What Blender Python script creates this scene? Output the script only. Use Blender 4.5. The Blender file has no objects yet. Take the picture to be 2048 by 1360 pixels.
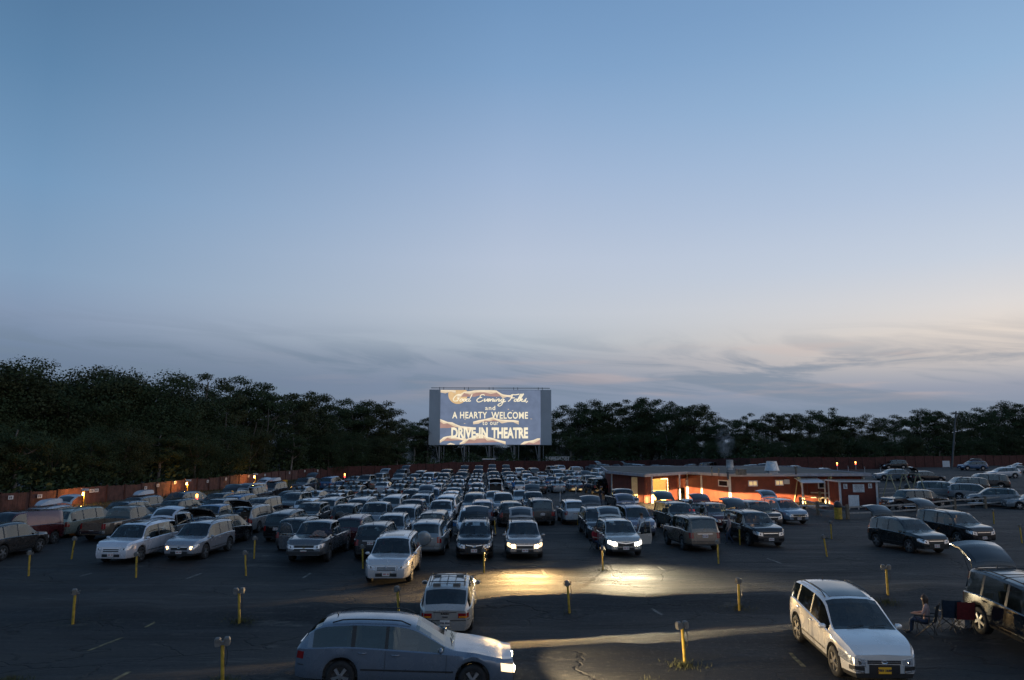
import bpy, bmesh, math, random
from mathutils import Vector, Matrix, Euler
from math import radians as RAD, sin, cos, tan, pi, sqrt, atan2, hypot, exp

# ------------------------------------------------------------------ camera
SC = bpy.context.scene
COL = SC.collection
CAM_H = 5.9
PITCH = RAD(8.3)
FPX = 1440.0
cam_d = bpy.data.cameras.new('camera'); cam = bpy.data.objects.new('camera', cam_d); COL.objects.link(cam)
cam_d.sensor_width = 36.0; cam_d.lens = 36.0 * FPX / 2048.0
cam_d.clip_start = 0.1; cam_d.clip_end = 3000
cam.location = (0, 0, CAM_H); cam.rotation_euler = (RAD(90) + PITCH, 0, 0)
SC.camera = cam
SC.view_settings.view_transform = 'Standard'; SC.view_settings.look = 'None'
SC.view_settings.exposure = 0.0; SC.view_settings.gamma = 1.0

def lin(*c):
    r = []
    for v in c[:3]:
        v = v / 255.0
        r.append(v / 12.92 if v <= .04045 else ((v + .055) / 1.055) ** 2.4)
    return (r[0], r[1], r[2], 1.0)

# ------------------------------------------------------------------ sky
W = bpy.data.worlds.new('World'); SC.world = W; W.use_nodes = True
nt = W.node_tree; nt.nodes.clear()
def N(t, **k):
    n = nt.nodes.new(t)
    for a, b in k.items(): setattr(n, a, b)
    return n
def LK(a, b): nt.links.new(a, b)
def M(op, a, b=None, c=None, clamp=False):
    n = N('ShaderNodeMath', operation=op, use_clamp=clamp)
    for i, v in enumerate((a, b, c)):
        if v is None: continue
        if isinstance(v, (int, float)): n.inputs[i].default_value = v
        else: LK(v, n.inputs[i])
    return n.outputs[0]
def RAMP(fac, pts, tree=None, interp='EASE'):
    t = tree or nt
    n = t.nodes.new('ShaderNodeValToRGB'); n.color_ramp.interpolation = interp
    e = n.color_ramp.elements
    while len(e) > 1: e.remove(e[0])
    e[0].position = pts[0][0]; e[0].color = pts[0][1]
    for p, c in pts[1:]:
        q = e.new(p); q.color = c
    t.links.new(fac, n.inputs[0])
    return n.outputs[0]
def MIX(f, a, b, mode='MIX', tree=None):
    t = tree or nt
    n = t.nodes.new('ShaderNodeMix'); n.data_type = 'RGBA'; n.blend_type = mode
    for s, v in ((n.inputs[0], f), (n.inputs[6], a), (n.inputs[7], b)):
        if isinstance(v, (int, float)): s.default_value = v
        elif isinstance(v, tuple): s.default_value = v
        else: t.links.new(v, s)
    return n.outputs[2]
tc = N('ShaderNodeTexCoord'); sep = N('ShaderNodeSeparateXYZ'); LK(tc.outputs['Generated'], sep.inputs[0])
X, Y, Z = sep.outputs
az = M('ARCTAN2', X, Y)
colC = RAMP(Z, [(0, lin(110,127,150)), (.05, lin(122,140,166)), (.085, lin(124,139,164)), (.115, lin(146,157,175)), (.14, lin(170,181,193)),
                (.18, lin(184,193,206)), (.25, lin(178,191,212)), (.36, lin(152,176,209)), (.48, lin(116,155,197)), (.58, lin(94,138,184)), (1, lin(62,98,140))], interp='LINEAR')
colL = RAMP(Z, [(0, lin(84,102,128)), (.06, lin(92,113,140)), (.106, lin(106,127,154)), (.15, lin(126,146,175)), (.2, lin(124,154,186)),
                (.30, lin(106,147,186)), (.42, lin(82,127,168)), (.52, lin(68,111,152)), (1, lin(52,86,126))], interp='LINEAR')
colR = RAMP(Z, [(0, lin(116,132,152)), (.045, lin(126,142,165)), (.068, lin(146,153,171)), (.085, lin(176,175,181)), (.106, lin(211,199,191)), (.135, lin(223,211,201)), (.165, lin(217,213,212)),
                (.22, lin(194,204,219)), (.30, lin(170,190,217)), (.42, lin(136,173,210)), (.52, lin(114,154,197)), (1, lin(66,104,146))], interp='LINEAR')
colW = RAMP(Z, [(0, lin(150,135,125)), (.05, lin(196,170,150)), (.14, lin(222,200,182)), (.28, lin(198,202,214)), (.5, lin(140,168,202)), (1, lin(66,104,146))], interp='LINEAR')
fL = M('MULTIPLY_ADD', az, -1/.60, 0.0, clamp=True)
fR = M('MULTIPLY_ADD', az, 1/.60, 0.0, clamp=True)
c = MIX(fL, colC, colL); c = MIX(fR, c, colR)
fW = M('MULTIPLY_ADD', M('SUBTRACT', az, .66), 1/.8, 0.0, clamp=True); fW = M('MULTIPLY', fW, M('MULTIPLY_ADD', M('SUBTRACT', 2.9, az), 1/.8, 0.0, clamp=True))
c = MIX(fW, c, colW)
# long thin cloud streaks low over the horizon
comb = N('ShaderNodeCombineXYZ'); LK(M('MULTIPLY', az, 2.1), comb.inputs[0])
LK(M('ADD', M('MULTIPLY', Z, 15.0), M('MULTIPLY', az, 1.6)), comb.inputs[1])
nz = N('ShaderNodeTexNoise'); nz.inputs['Scale'].default_value = 1.9; nz.inputs['Detail'].default_value = 7; nz.inputs['Roughness'].default_value = .58
nz.inputs['Distortion'].default_value = 1.1
LK(comb.outputs[0], nz.inputs['Vector'])
cl = RAMP(nz.outputs[0], [(.42, (0,0,0,1)), (.62, (1,1,1,1))])
zm = M('SUBTRACT', Z, M('MULTIPLY', az, -.012))
band = RAMP(zm, [(.02, (0,0,0,1)), (.06, (.8,.8,.8,1)), (.105, (.9,.9,.9,1)), (.135, (.3,.3,.3,1)), (.165, (0,0,0,1))])
cf = M('MULTIPLY', cl, band)
cf = M('MULTIPLY', cf, .75)
c = MIX(cf, c, lin(110,130,153))
nz2 = N('ShaderNodeTexNoise'); nz2.inputs['Scale'].default_value = 2.6; nz2.inputs['Detail'].default_value = 6
cb2 = N('ShaderNodeCombineXYZ'); LK(M('MULTIPLY', az, 1.6), cb2.inputs[0]); LK(M('MULTIPLY', Z, 16.0), cb2.inputs[1]); cb2.inputs[2].default_value = 4.2
LK(cb2.outputs[0], nz2.inputs['Vector'])
pk = RAMP(nz2.outputs[0], [(.52, (0,0,0,1)), (.7, (1,1,1,1))])
pb = RAMP(Z, [(.045, (0,0,0,1)), (.075, (1,1,1,1)), (.11, (1,1,1,1)), (.14, (0,0,0,1))])
pf = M('MULTIPLY', M('MULTIPLY', pk, pb), M('MULTIPLY_ADD', az, .9, .35, clamp=True))
c = MIX(M('MULTIPLY', pf, .7), c, lin(205,180,172))
# physical sky folded in lightly, sun just under the western horizon on the right
sky = N('ShaderNodeTexSky', sky_type='NISHITA'); sky.sun_disc = False
sky.sun_elevation = RAD(-1.0); sky.sun_rotation = RAD(55)
hs = N('ShaderNodeHueSaturation'); hs.inputs['Saturation'].default_value = .92; hs.inputs['Value'].default_value = 1.03; LK(c, hs.inputs['Color'])
bg1 = N('ShaderNodeBackground'); LK(hs.outputs[0], bg1.inputs[0]); bg1.inputs[1].default_value = 1.0
bg2 = N('ShaderNodeBackground'); LK(sky.outputs[0], bg2.inputs[0]); bg2.inputs[1].default_value = .01
ad = N('ShaderNodeAddShader'); LK(bg1.outputs[0], ad.inputs[0]); LK(bg2.outputs[0], ad.inputs[1])
wo = N('ShaderNodeOutputWorld'); LK(ad.outputs[0], wo.inputs[0])
# afterglow from the right, very soft
sd = bpy.data.lights.new('sun', 'SUN'); sd.energy = .10; sd.angle = RAD(40); sd.color = (1, .80, .62)
sun = bpy.data.objects.new('sun', sd); COL.objects.link(sun)
sun.rotation_euler = (RAD(78), 0, RAD(180 - 58)); sun.location = (60, 60, 40)

# ------------------------------------------------------------------ helpers
def ray(px, py):
    u = (px - 1024) / FPX; v = (680 - py) / FPX
    return Vector((u, cos(PITCH) - v * sin(PITCH), sin(PITCH) + v * cos(PITCH)))
def sstep(a, b, x):
    t = min(1, max(0, (x - a) / (b - a))); return t * t * (3 - 2 * t)
_FX = [(40,-39),(49.6,-38.6),(54.6,-38.0),(63.6,-35.1),(83.3,-33.2),(111,-31.0),(125,-29.6)]
def gz(x, y):
    w = .55 * sin(x / 7.5) + .3 * sin(x / 3.1 + 1.3)
    z = 0
    ma = 1 + .14*sin(x*.83+.4) + .10*sin(x*1.9+2)
    d = y - (27.4 + w + .07*x); z += .36 * ma * exp(-(d / (1.25 if d < 0 else 2.6)) ** 2)
    d = y - (20.9 + w * .6 + .25*(max(-14, min(x, 10)))); z += .26 * ma * exp(-(d / (1.3 if d < 0 else 1.4)) ** 2)
    if y > 33:
        z += .13 * (.5 - .5 * cos((y - 33) * 2 * pi / 12.2)) * sstep(33, 38, y)
    z += 1.25 * sstep(24, 46, x - (y - 80) * .02) * sstep(72, 98, y)
    if x < -22 and 30 < y < 122:
        xf = _FX[0][1]
        for (y0, x0), (y1, x1) in zip(_FX, _FX[1:]):
            if y >= y0: xf = x0 + (x1-x0)*min(1, (y-y0)/(y1-y0))
        z += .85 * (1 - sstep(1.2, 5.8, x - xf)) * sstep(32, 44, y) * (1 - sstep(110, 121, y))
    z += .035 * sin(x * .61 + y * .23) * sin(y * .47 - x * .17)
    return z
def P(px, py, h=0.0):
    """the point of the place seen at that spot, h metres above the ground"""
    r = ray(px, py); z = h
    for _ in range(12):
        t = (z - CAM_H) / r.z; p = r * t
        z = h + gz(p.x, p.y)
    return Vector((p.x, p.y, z))

def newmat(name, base=(.5,.5,.5,1), rough=.6, metal=0.0, spec=.5, noise=0.0, nscale=8.0, bump=0.0, bscale=30.0, coat=0.0, emis=None, estr=0.0):
    m = bpy.data.materials.new(name); m.use_nodes = True
    t = m.node_tree; b = t.nodes['Principled BSDF']
    b.inputs['Base Color'].default_value = base; b.inputs['Roughness'].default_value = rough
    b.inputs['Metallic'].default_value = metal; b.inputs['Specular IOR Level'].default_value = spec
    b.inputs['Coat Weight'].default_value = coat
    co = t.nodes.new('ShaderNodeTexCoord')
    n = t.nodes.new('ShaderNodeTexNoise'); n.inputs['Scale'].default_value = nscale; n.inputs['Detail'].default_value = 5
    t.links.new(co.outputs['Object'], n.inputs['Vector'])
    if noise > 0:
        d = tuple(v * (1 - noise) for v in base[:3]) + (1,); l = tuple(min(1, v * (1 + noise)) for v in base[:3]) + (1,)
        o = RAMP(n.outputs[0], [(.35, d), (.65, l)], tree=t, interp='LINEAR')
        t.links.new(o, b.inputs['Base Color'])
    if bump > 0:
        n2 = t.nodes.new('ShaderNodeTexNoise'); n2.inputs['Scale'].default_value = bscale; n2.inputs['Detail'].default_value = 6
        t.links.new(co.outputs['Object'], n2.inputs['Vector'])
        bp = t.nodes.new('ShaderNodeBump'); bp.inputs['Strength'].default_value = bump; bp.inputs['Distance'].default_value = .02
        t.links.new(n2.outputs[0], bp.inputs['Height']); t.links.new(bp.outputs[0], b.inputs['Normal'])
    if emis:
        b.inputs['Emission Color'].default_value = emis; b.inputs['Emission Strength'].default_value = estr
    return m

class MB:
    def __init__(s): s.v = []; s.f = []; s.m = []
    def add(s, vs, fs, mi=0):
        o = len(s.v); s.v += [tuple(v) for v in vs]; s.f += [tuple(i + o for i in f) for f in fs]; s.m += [mi] * len(fs)
    def box(s, x0, x1, y0, y1, z0, z1, mi=0, M4=None):
        vs = [Vector((x, y, z)) for x in (x0, x1) for y in (y0, y1) for z in (z0, z1)]
        if M4: vs = [M4 @ v for v in vs]
        s.add(vs, [(0,1,3,2),(4,6,7,5),(0,4,5,1),(2,3,7,6),(0,2,6,4),(1,5,7,3)], mi)
    def tube(s, pts, r, n=8, mi=0, cap=True):
        pts = [Vector(p) for p in pts]; rs = r if isinstance(r, (list, tuple)) else [r] * len(pts)
        vs = []
        for i, p in enumerate(pts):
            d = (pts[min(i+1, len(pts)-1)] - pts[max(i-1, 0)])
            if d.length < 1e-9: d = Vector((0,0,1))
            d.normalize()
            a = d.orthogonal().normalized() if abs(d.z) > .9 else d.cross(Vector((0,0,1))).normalized()
            if abs(d.z) > .9: a = (Vector((1,0,0)) - d * d.x).normalized()
            b = d.cross(a)
            for k in range(n):
                t = 2 * pi * k / n; vs.append(p + (a * cos(t) + b * sin(t)) * rs[i])
        fs = []
        for i in range(len(pts) - 1):
            for k in range(n):
                fs.append((i*n+k, i*n+(k+1)%n, (i+1)*n+(k+1)%n, (i+1)*n+k))
        if cap:
            fs.append(tuple(reversed(range(n)))); fs.append(tuple((len(pts)-1)*n + k for k in range(n)))
        s.add(vs, fs, mi)
    def lathe(s, prof, n=20, axis='z', c=(0,0,0), mi=0):
        vs = []
        for r, h in prof:
            for k in range(n):
                t = 2*pi*k/n
                if axis == 'z': vs.append((c[0]+r*cos(t), c[1]+r*sin(t), c[2]+h))
                else: vs.append((c[0]+r*cos(t), c[1]+h, c[2]+r*sin(t)))
        fs = []
        for i in range(len(prof)-1):
            for k in range(n): fs.append((i*n+k, i*n+(k+1)%n, (i+1)*n+(k+1)%n, (i+1)*n+k))
        s.add(vs, fs, mi)
    def mesh(s, name, mats, smooth=None):
        me = bpy.data.meshes.new(name); me.from_pydata(s.v, [], s.f)
        for m in (mats if isinstance(mats, (list, tuple)) else [mats]): me.materials.append(m)
        me.polygons.foreach_set('material_index', s.m)
        bm = bmesh.new(); bm.from_mesh(me); bmesh.ops.recalc_face_normals(bm, faces=bm.faces); bm.to_mesh(me); bm.free()
        if smooth is not None:
            me.shade_smooth()
            if smooth < 180: me.set_sharp_from_angle(angle=RAD(smooth))
        me.update(); return me
    def build(s, name, mats, parent=None, smooth=None, link=True):
        o = bpy.data.objects.new(name, s.mesh(name, mats, smooth))
        if link: COL.objects.link(o)
        if parent is not None: o.parent = parent
        return o
def tag(o, label=None, cat=None, group=None, kind=None):
    if label: o['label'] = label
    if cat: o['category'] = cat
    if group: o['group'] = group
    if kind: o['kind'] = kind
    return o
def empty(name, loc=(0,0,0), rz=0, label=None, cat=None, group=None, link=True):
    o = bpy.data.objects.new(name, None); o.empty_display_size = .3
    if link: COL.objects.link(o)
    o.location = loc; o.rotation_euler = (0, 0, rz)
    return tag(o, label, cat, group)
def copy_tree(o, parent=None, keep=None):
    c = o.copy(); COL.objects.link(c)
    if parent is not None: c.parent = parent
    for ch in KIDS.get(o.name, []):
        if keep is None or ch.name.split('.')[0] in keep: copy_tree(ch, c)
    return c
KIDS = {}
def reg(parent, ch):
    KIDS.setdefault(parent.name, []).append(ch)
def text_mesh(txt, size, mat, name, parent, M4, shear=0.0, ext=.004, offset=0.0, spacing=1.0, xs=1.0, link=True):
    cu = bpy.data.curves.new('t', 'FONT'); cu.body = txt; cu.size = size; cu.align_x = 'CENTER'; cu.align_y = 'CENTER'
    cu.extrude = ext; cu.shear = shear; cu.offset = offset; cu.space_character = spacing; cu.resolution_u = 3
    to = bpy.data.objects.new('t', cu); COL.objects.link(to)
    dg = bpy.context.evaluated_depsgraph_get(); dg.update()
    me = bpy.data.meshes.new_from_object(to.evaluated_get(dg))
    bpy.data.objects.remove(to); bpy.data.curves.remove(cu)
    me.transform(M4 @ Matrix.Diagonal((xs, 1, 1, 1)))
    me.materials.clear(); me.materials.append(mat); me.name = name
    o = bpy.data.objects.new(name, me)
    if link: COL.objects.link(o)
    if parent is not None: o.parent = parent
    return o

# ------------------------------------------------------------------ materials
m_plastic = newmat('black_plastic', (.018,.019,.021,1), .55, bump=.2, bscale=80)
m_tyre = newmat('tyre_rubber', (.016,.016,.017,1), .85, bump=.4, bscale=40, noise=.25)
m_rim = newmat('alloy_rim', (.55,.56,.58,1), .28, metal=.9, noise=.12, nscale=20)
m_chrome = newmat('chrome', (.75,.76,.78,1), .15, metal=1, noise=.05)
m_lamp = newmat('headlight_lens', (.55,.58,.62,1), .12, metal=.55, noise=.35, nscale=22, coat=.6)
m_tail = newmat('tail_lens', (.23,.008,.010,1), .18, noise=.3, nscale=25, coat=.5)
m_amber = newmat('amber_lens', (.7,.24,.02,1), .2, noise=.2, nscale=20)
m_plate = newmat('plate_white', (.62,.60,.58,1), .5, noise=.08, nscale=30)
m_plate_y = newmat('plate_yellow', (.72,.40,.03,1), .5, noise=.1, nscale=30)
m_ink = newmat('plate_ink', (.04,.03,.05,1), .6, noise=.1)
m_inkred = newmat('plate_red_ink', (.30,.03,.04,1), .6, noise=.1)
m_inside = newmat('cabin_trim', (.045,.043,.042,1), .85, noise=.3, nscale=9)
m_seat = newmat('seat_cloth', (.10,.095,.09,1), .9, noise=.25, nscale=14)
m_gold = newmat('gold_badge', (.75,.5,.12,1), .3, metal=.8, noise=.1)
m_on = newmat('headlight_on', (.9,.9,.8,1), .3, emis=(1,.93,.78,1), estr=60)
m_on_w = newmat('headlight_on_warm', (.9,.8,.6,1), .3, emis=(1,.80,.50,1), estr=50)
m_on_a = newmat('sidelight_on', (.9,.6,.3,1), .3, emis=(1,.55,.22,1), estr=6)
m_tail_on = newmat('tail_light_on', (.6,.02,.02,1), .3, emis=(1,.04,.05,1), estr=1.6)

def paint_mat():
    m = bpy.data.materials.new('car_paint'); m.use_nodes = True; t = m.node_tree; b = t.nodes['Principled BSDF']
    oi = t.nodes.new('ShaderNodeObjectInfo'); co = t.nodes.new('ShaderNodeTexCoord')
    n = t.nodes.new('ShaderNodeTexNoise'); n.inputs['Scale'].default_value = 2.2; n.inputs['Detail'].default_value = 6
    mp = t.nodes.new('ShaderNodeVectorMath'); mp.operation = 'ADD'
    t.links.new(co.outputs['Object'], mp.inputs[0]); t.links.new(oi.outputs['Random'], mp.inputs[1])
    t.links.new(mp.outputs[0], n.inputs['Vector'])
    dirt = RAMP(n.outputs[0], [(.45, (0,0,0,1)), (.8, (.8,.8,.8,1))], tree=t)
    dk = MIX(.22, oi.outputs['Color'], (.09,.08,.07,1), tree=t); t.links.new(MIX(dirt, oi.outputs['Color'], dk, tree=t), b.inputs['Base Color'])
    rr = RAMP(n.outputs[0], [(.3, (.14,.14,.14,1)), (.7, (.34,.34,.34,1))], tree=t)
    t.links.new(rr, b.inputs['Roughness'])
    b.inputs['Metallic'].default_value = .35
    b.inputs['Coat Weight'].default_value = .7; b.inputs['Coat Roughness'].default_value = .04
    return m
m_paint = paint_mat()
def glass_mat():
    m = bpy.data.materials.new('car_glass'); m.use_nodes = True; t = m.node_tree; t.nodes.clear()
    o = t.nodes.new('ShaderNodeOutputMaterial'); mx = t.nodes.new('ShaderNodeMixShader')
    g = t.nodes.new('ShaderNodeBsdfGlossy'); g.inputs['Roughness'].default_value = .04; g.inputs['Color'].default_value = (.85,.9,.92,1)
    tr = t.nodes.new('ShaderNodeBsdfTransparent')
    co = t.nodes.new('ShaderNodeTexCoord'); n = t.nodes.new('ShaderNodeTexNoise'); n.inputs['Scale'].default_value = 3
    t.links.new(co.outputs['Object'], n.inputs['Vector'])
    t.links.new(RAMP(n.outputs[0], [(.3, (.36,.41,.41,1)), (.7, (.44,.49,.49,1))], tree=t), tr.inputs[0])
    ge = t.nodes.new('ShaderNodeNewGeometry'); dt = t.nodes.new('ShaderNodeVectorMath'); dt.operation = 'DOT_PRODUCT'
    t.links.new(ge.outputs['Incoming'], dt.inputs[0]); t.links.new(ge.outputs['Normal'], dt.inputs[1])
    def mm(op, a, b_=None):
        q = t.nodes.new('ShaderNodeMath'); q.operation = op; q.use_clamp = op != 'SUBTRACT'
        for i, v in enumerate((a, b_)):
            if v is None: continue
            if isinstance(v, (int, float)): q.inputs[i].default_value = v
            else: t.links.new(v, q.inputs[i])
        return q.outputs[0]
    c_ = mm('ABSOLUTE', dt.outputs['Value']); inv = mm('SUBTRACT', 1.0, c_); p5 = mm('POWER', inv, 4.0)
    fac = mm('ADD', mm('MULTIPLY', p5, .90), .085); t.links.new(fac, mx.inputs[0])
    t.links.new(tr.outputs[0], mx.inputs[1]); t.links.new(g.outputs[0], mx.inputs[2]); t.links.new(mx.outputs[0], o.inputs[0])
    return m
m_glass = glass_mat()
# ------------------------------------------------------------------ cars
def pchip(pts):
    xs = [p[0] for p in pts]; ys = [p[1] for p in pts]; n = len(xs)
    d = [(ys[i+1]-ys[i])/(xs[i+1]-xs[i]) for i in range(n-1)]
    m = [d[0]] + [0 if d[i-1]*d[i] <= 0 else 2*d[i-1]*d[i]/(d[i-1]+d[i]) for i in range(1, n-1)] + [d[-1]]
    def f(x):
        if x <= xs[0]: return ys[0]
        if x >= xs[-1]: return ys[-1]
        i = 0
        while x > xs[i+1]: i += 1
        h = xs[i+1]-xs[i]; t = (x-xs[i])/h
        return ((2*t**3-3*t*t+1)*ys[i] + (t**3-2*t*t+t)*h*m[i] + (-2*t**3+3*t*t)*ys[i+1] + (t**3-t*t)*h*m[i+1])
    return f

SP = {}
# top = centre-line profile rear -> front; belt = shoulder line; win = side window spans; ws = windshield span; rg = rear glass span
SP['suv'] = dict(L=4.75, Wd=1.90, rw=.37, ax=(-1.36, 1.40), zs=.30, clad=True, rails=True, hatch=True,
    top=[(-2.37,1.00),(-2.30,1.16),(-2.06,1.58),(-1.85,1.68),(-1.2,1.74),(-.4,1.76),(.3,1.72),(.52,1.67),(1.22,1.12),(1.7,1.06),(2.15,.98),(2.30,.88),(2.37,.80)],
    belt=[(-2.37,1.0),(-1.2,1.08),(.4,1.03),(1.2,.99),(2.0,.90),(2.37,.76)],
    win=[(-2.02,-1.34),(-1.24,-.32),(-.24,1.02)], ws=(.50,1.22), rg=(-2.28,-1.98), hinge=-1.86)
SP['bigsuv'] = dict(L=5.10, Wd=2.00, rw=.39, ax=(-1.45, 1.52), zs=.34, clad=True, rails=True, hatch=True,
    top=[(-2.55,1.04),(-2.50,1.20),(-2.34,1.66),(-2.15,1.80),(-1.3,1.86),(-.4,1.87),(.4,1.84),(.62,1.78),(1.22,1.24),(1.7,1.19),(2.32,1.12),(2.48,1.02),(2.55,.92)],
    belt=[(-2.55,1.04),(-1.2,1.16),(.4,1.14),(1.2,1.12),(2.2,1.04),(2.55,.88)],
    win=[(-2.34,-1.42),(-1.32,-.30),(-.20,1.06)], ws=(.60,1.22), rg=(-2.49,-2.26), hinge=-2.16)
SP['boxsuv'] = dict(L=4.80, Wd=1.97, rw=.37, ax=(-1.38, 1.38), zs=.32, clad=False, rails=True, hatch=True, sunroof=True,
    top=[(-2.40,1.04),(-2.36,1.20),(-2.20,1.62),(-2.02,1.74),(-1.2,1.80),(-.4,1.81),(.45,1.77),(.68,1.71),(1.30,1.16),(1.75,1.12),(2.22,1.06),(2.34,.97),(2.40,.86)],
    belt=[(-2.40,1.04),(-1.2,1.10),(.4,1.07),(1.2,1.05),(2.1,.99),(2.40,.84)],
    win=[(-2.22,-1.40),(-1.30,-.28),(-.18,1.12)], ws=(.66,1.30), rg=(-2.35,-2.12), hinge=-2.02)
SP['crossover'] = dict(L=4.46, Wd=1.86, rw=.37, ax=(-1.28, 1.38), zs=.26, clad=True, rails=True, hatch=True, roofglass=True,
    top=[(-2.23,1.06),(-2.17,1.24),(-1.90,1.58),(-1.70,1.67),(-1.0,1.73),(-.3,1.74),(.1,1.71),(.36,1.65),(1.22,1.13),(1.60,1.08),(1.96,.98),(2.14,.86),(2.23,.74)],
    belt=[(-2.23,1.06),(-1.5,1.20),(-.6,1.14),(.2,1.08),(1.2,1.01),(1.9,.89),(2.23,.72)],
    win=[(-1.85,-1.30),(-1.20,-.30),(-.22,1.00)], ws=(.34,1.22), rg=(-2.15,-1.80), hinge=-1.70)
SP['wagon'] = dict(L=4.35, Wd=1.69, rw=.30, ax=(-1.22, 1.30), zs=.25, clad=False, rails=True, hatch=True,
    top=[(-2.17,.86),(-2.08,.98),(-1.62,1.34),(-1.45,1.40),(-.7,1.44),(-.1,1.43),(.20,1.37),(.95,.98),(1.4,.92),(1.95,.82),(2.10,.74),(2.17,.66)],
    belt=[(-2.17,.86),(-1.2,.93),(.2,.90),(1.0,.87),(1.8,.76),(2.17,.63)],
    win=[(-1.90,-1.14),(-1.08,-.32),(-.26,.74)], ws=(.18,.95), rg=(-2.04,-1.60), hinge=-1.5)
SP['hatchback'] = dict(L=4.25, Wd=1.76, rw=.32, ax=(-1.25, 1.30), zs=.27, clad=False, rails=False, hatch=True,
    top=[(-2.12,.92),(-2.06,1.06),(-1.74,1.38),(-1.5,1.46),(-.7,1.51),(-.1,1.50),(.25,1.43),(1.08,.98),(1.4,.93),(1.85,.84),(2.04,.75),(2.12,.66)],
    belt=[(-2.12,.92),(-1.2,.99),(.2,.93),(1.0,.88),(1.75,.77),(2.12,.63)],
    win=[(-1.70,-1.10),(-1.02,-.28),(-.22,.86)], ws=(.22,1.08), rg=(-2.02,-1.60), hinge=-1.5)
SP['sedan'] = dict(L=4.75, Wd=1.80, rw=.32, ax=(-1.33, 1.40), zs=.26, clad=False, rails=False, hatch=False,
    top=[(-2.37,.88),(-2.30,.98),(-2.05,1.04),(-1.72,1.06),(-1.02,1.38),(-.75,1.43),(-.2,1.46),(.2,1.43),(.42,1.37),(1.18,.96),(1.6,.92),(2.1,.82),(2.30,.72),(2.37,.64)],
    belt=[(-2.37,.88),(-1.75,.99),(-1.0,.97),(.2,.92),(1.1,.87),(2.0,.77),(2.37,.62)],
    win=[(-1.42,-1.02),(-.96,-.22),(-.16,.98)], ws=(.40,1.18), rg=(-1.72,-.98), hinge=-1.7)
SP['minivan'] = dict(L=5.08, Wd=1.98, rw=.34, ax=(-1.50, 1.53), zs=.27, clad=False, rails=True, hatch=True,
    top=[(-2.54,1.00),(-2.48,1.16),(-2.26,1.56),(-2.05,1.68),(-1.2,1.74),(-.2,1.75),(.45,1.71),(.70,1.65),(1.62,1.08),(1.9,1.02),(2.28,.90),(2.46,.78),(2.54,.68)],
    belt=[(-2.54,1.0),(-1.4,1.05),(.4,1.00),(1.4,.94),(2.2,.84),(2.54,.66)],
    win=[(-2.26,-1.30),(-1.20,-.10),(0.0,1.34)], ws=(.68,1.62), rg=(-2.47,-2.18), hinge=-2.08)
SP['estate'] = dict(L=5.20, Wd=1.88, rw=.34, ax=(-1.50, 1.62), zs=.26, clad=False, rails=True, hatch=True,
    top=[(-2.60,.92),(-2.52,1.06),(-2.15,1.40),(-1.9,1.48),(-1.0,1.54),(-.3,1.54),(.0,1.50),(.22,1.44),(1.15,1.00),(1.6,.95),(2.2,.85),(2.46,.76),(2.60,.66)],
    belt=[(-2.60,.92),(-1.4,1.00),(.2,.95),(1.1,.91),(2.1,.81),(2.60,.64)],
    win=[(-2.2,-1.30),(-1.20,-.50),(-.42,.92)], ws=(.20,1.15), rg=(-2.50,-2.05), hinge=-1.95)
SP['jeep'] = dict(L=4.40, Wd=1.86, rw=.39, ax=(-1.20, 1.34), zs=.42, clad=True, rails=False, hatch=True, spare=True,
    top=[(-2.20,1.10),(-2.18,1.30),(-2.12,1.72),(-2.02,1.80),(-1.2,1.83),(-.4,1.83),(.25,1.81),(.40,1.76),(.72,1.20),(1.2,1.17),(1.98,1.12),(2.14,1.06),(2.20,.96)],
    belt=[(-2.20,1.10),(-1.2,1.16),(.4,1.15),(1.0,1.12),(1.9,1.06),(2.20,.93)],
    win=[(-2.08,-1.26),(-1.14,-.38),(-.26,.58)], ws=(.38,.72), rg=(-2.175,-2.08), hinge=-2.03)
SP['van'] = dict(L=5.5, Wd=2.02, rw=.36, ax=(-1.75, 1.75), zs=.34, clad=False, rails=False, hatch=True,
    top=[(-2.75,1.10),(-2.73,1.30),(-2.66,1.86),(-2.55,1.98),(-1.2,2.03),(0,2.03),(.95,1.99),(1.15,1.92),(1.85,1.26),(2.05,1.20),(2.55,1.08),(2.70,.98),(2.75,.86)],
    belt=[(-2.75,1.10),(-1.2,1.22),(.4,1.20),(1.5,1.17),(2.4,1.02),(2.75,.84)],
    win=[(-2.60,-1.70),(-1.5,.35),(.48,1.60)], ws=(1.12,1.85), rg=(-2.72,-2.62), hinge=-2.56, cargo=True)
SP['pickup'] = dict(L=5.85, Wd=2.02, rw=.40, ax=(-1.85, 1.80), zs=.42, clad=False, rails=False, hatch=False, bed=-.72,
    top=[(-2.92,1.13),(-2.90,1.14),(-.80,1.14),(-.70,1.16),(-.52,1.80),(-.30,1.86),(.2,1.88),(.75,1.86),(.95,1.80),(1.55,1.26),(2.0,1.22),(2.66,1.16),(2.84,1.06),(2.92,.94)],
    belt=[(-2.92,1.13),(-.8,1.13),(-.6,1.14),(.9,1.14),(1.5,1.13),(2.6,1.08),(2.92,.90)],
    win=[(-.58,.04),(.14,1.40)], ws=(.93,1.55), rg=(-.70,-.54), hinge=-2.0)

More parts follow.
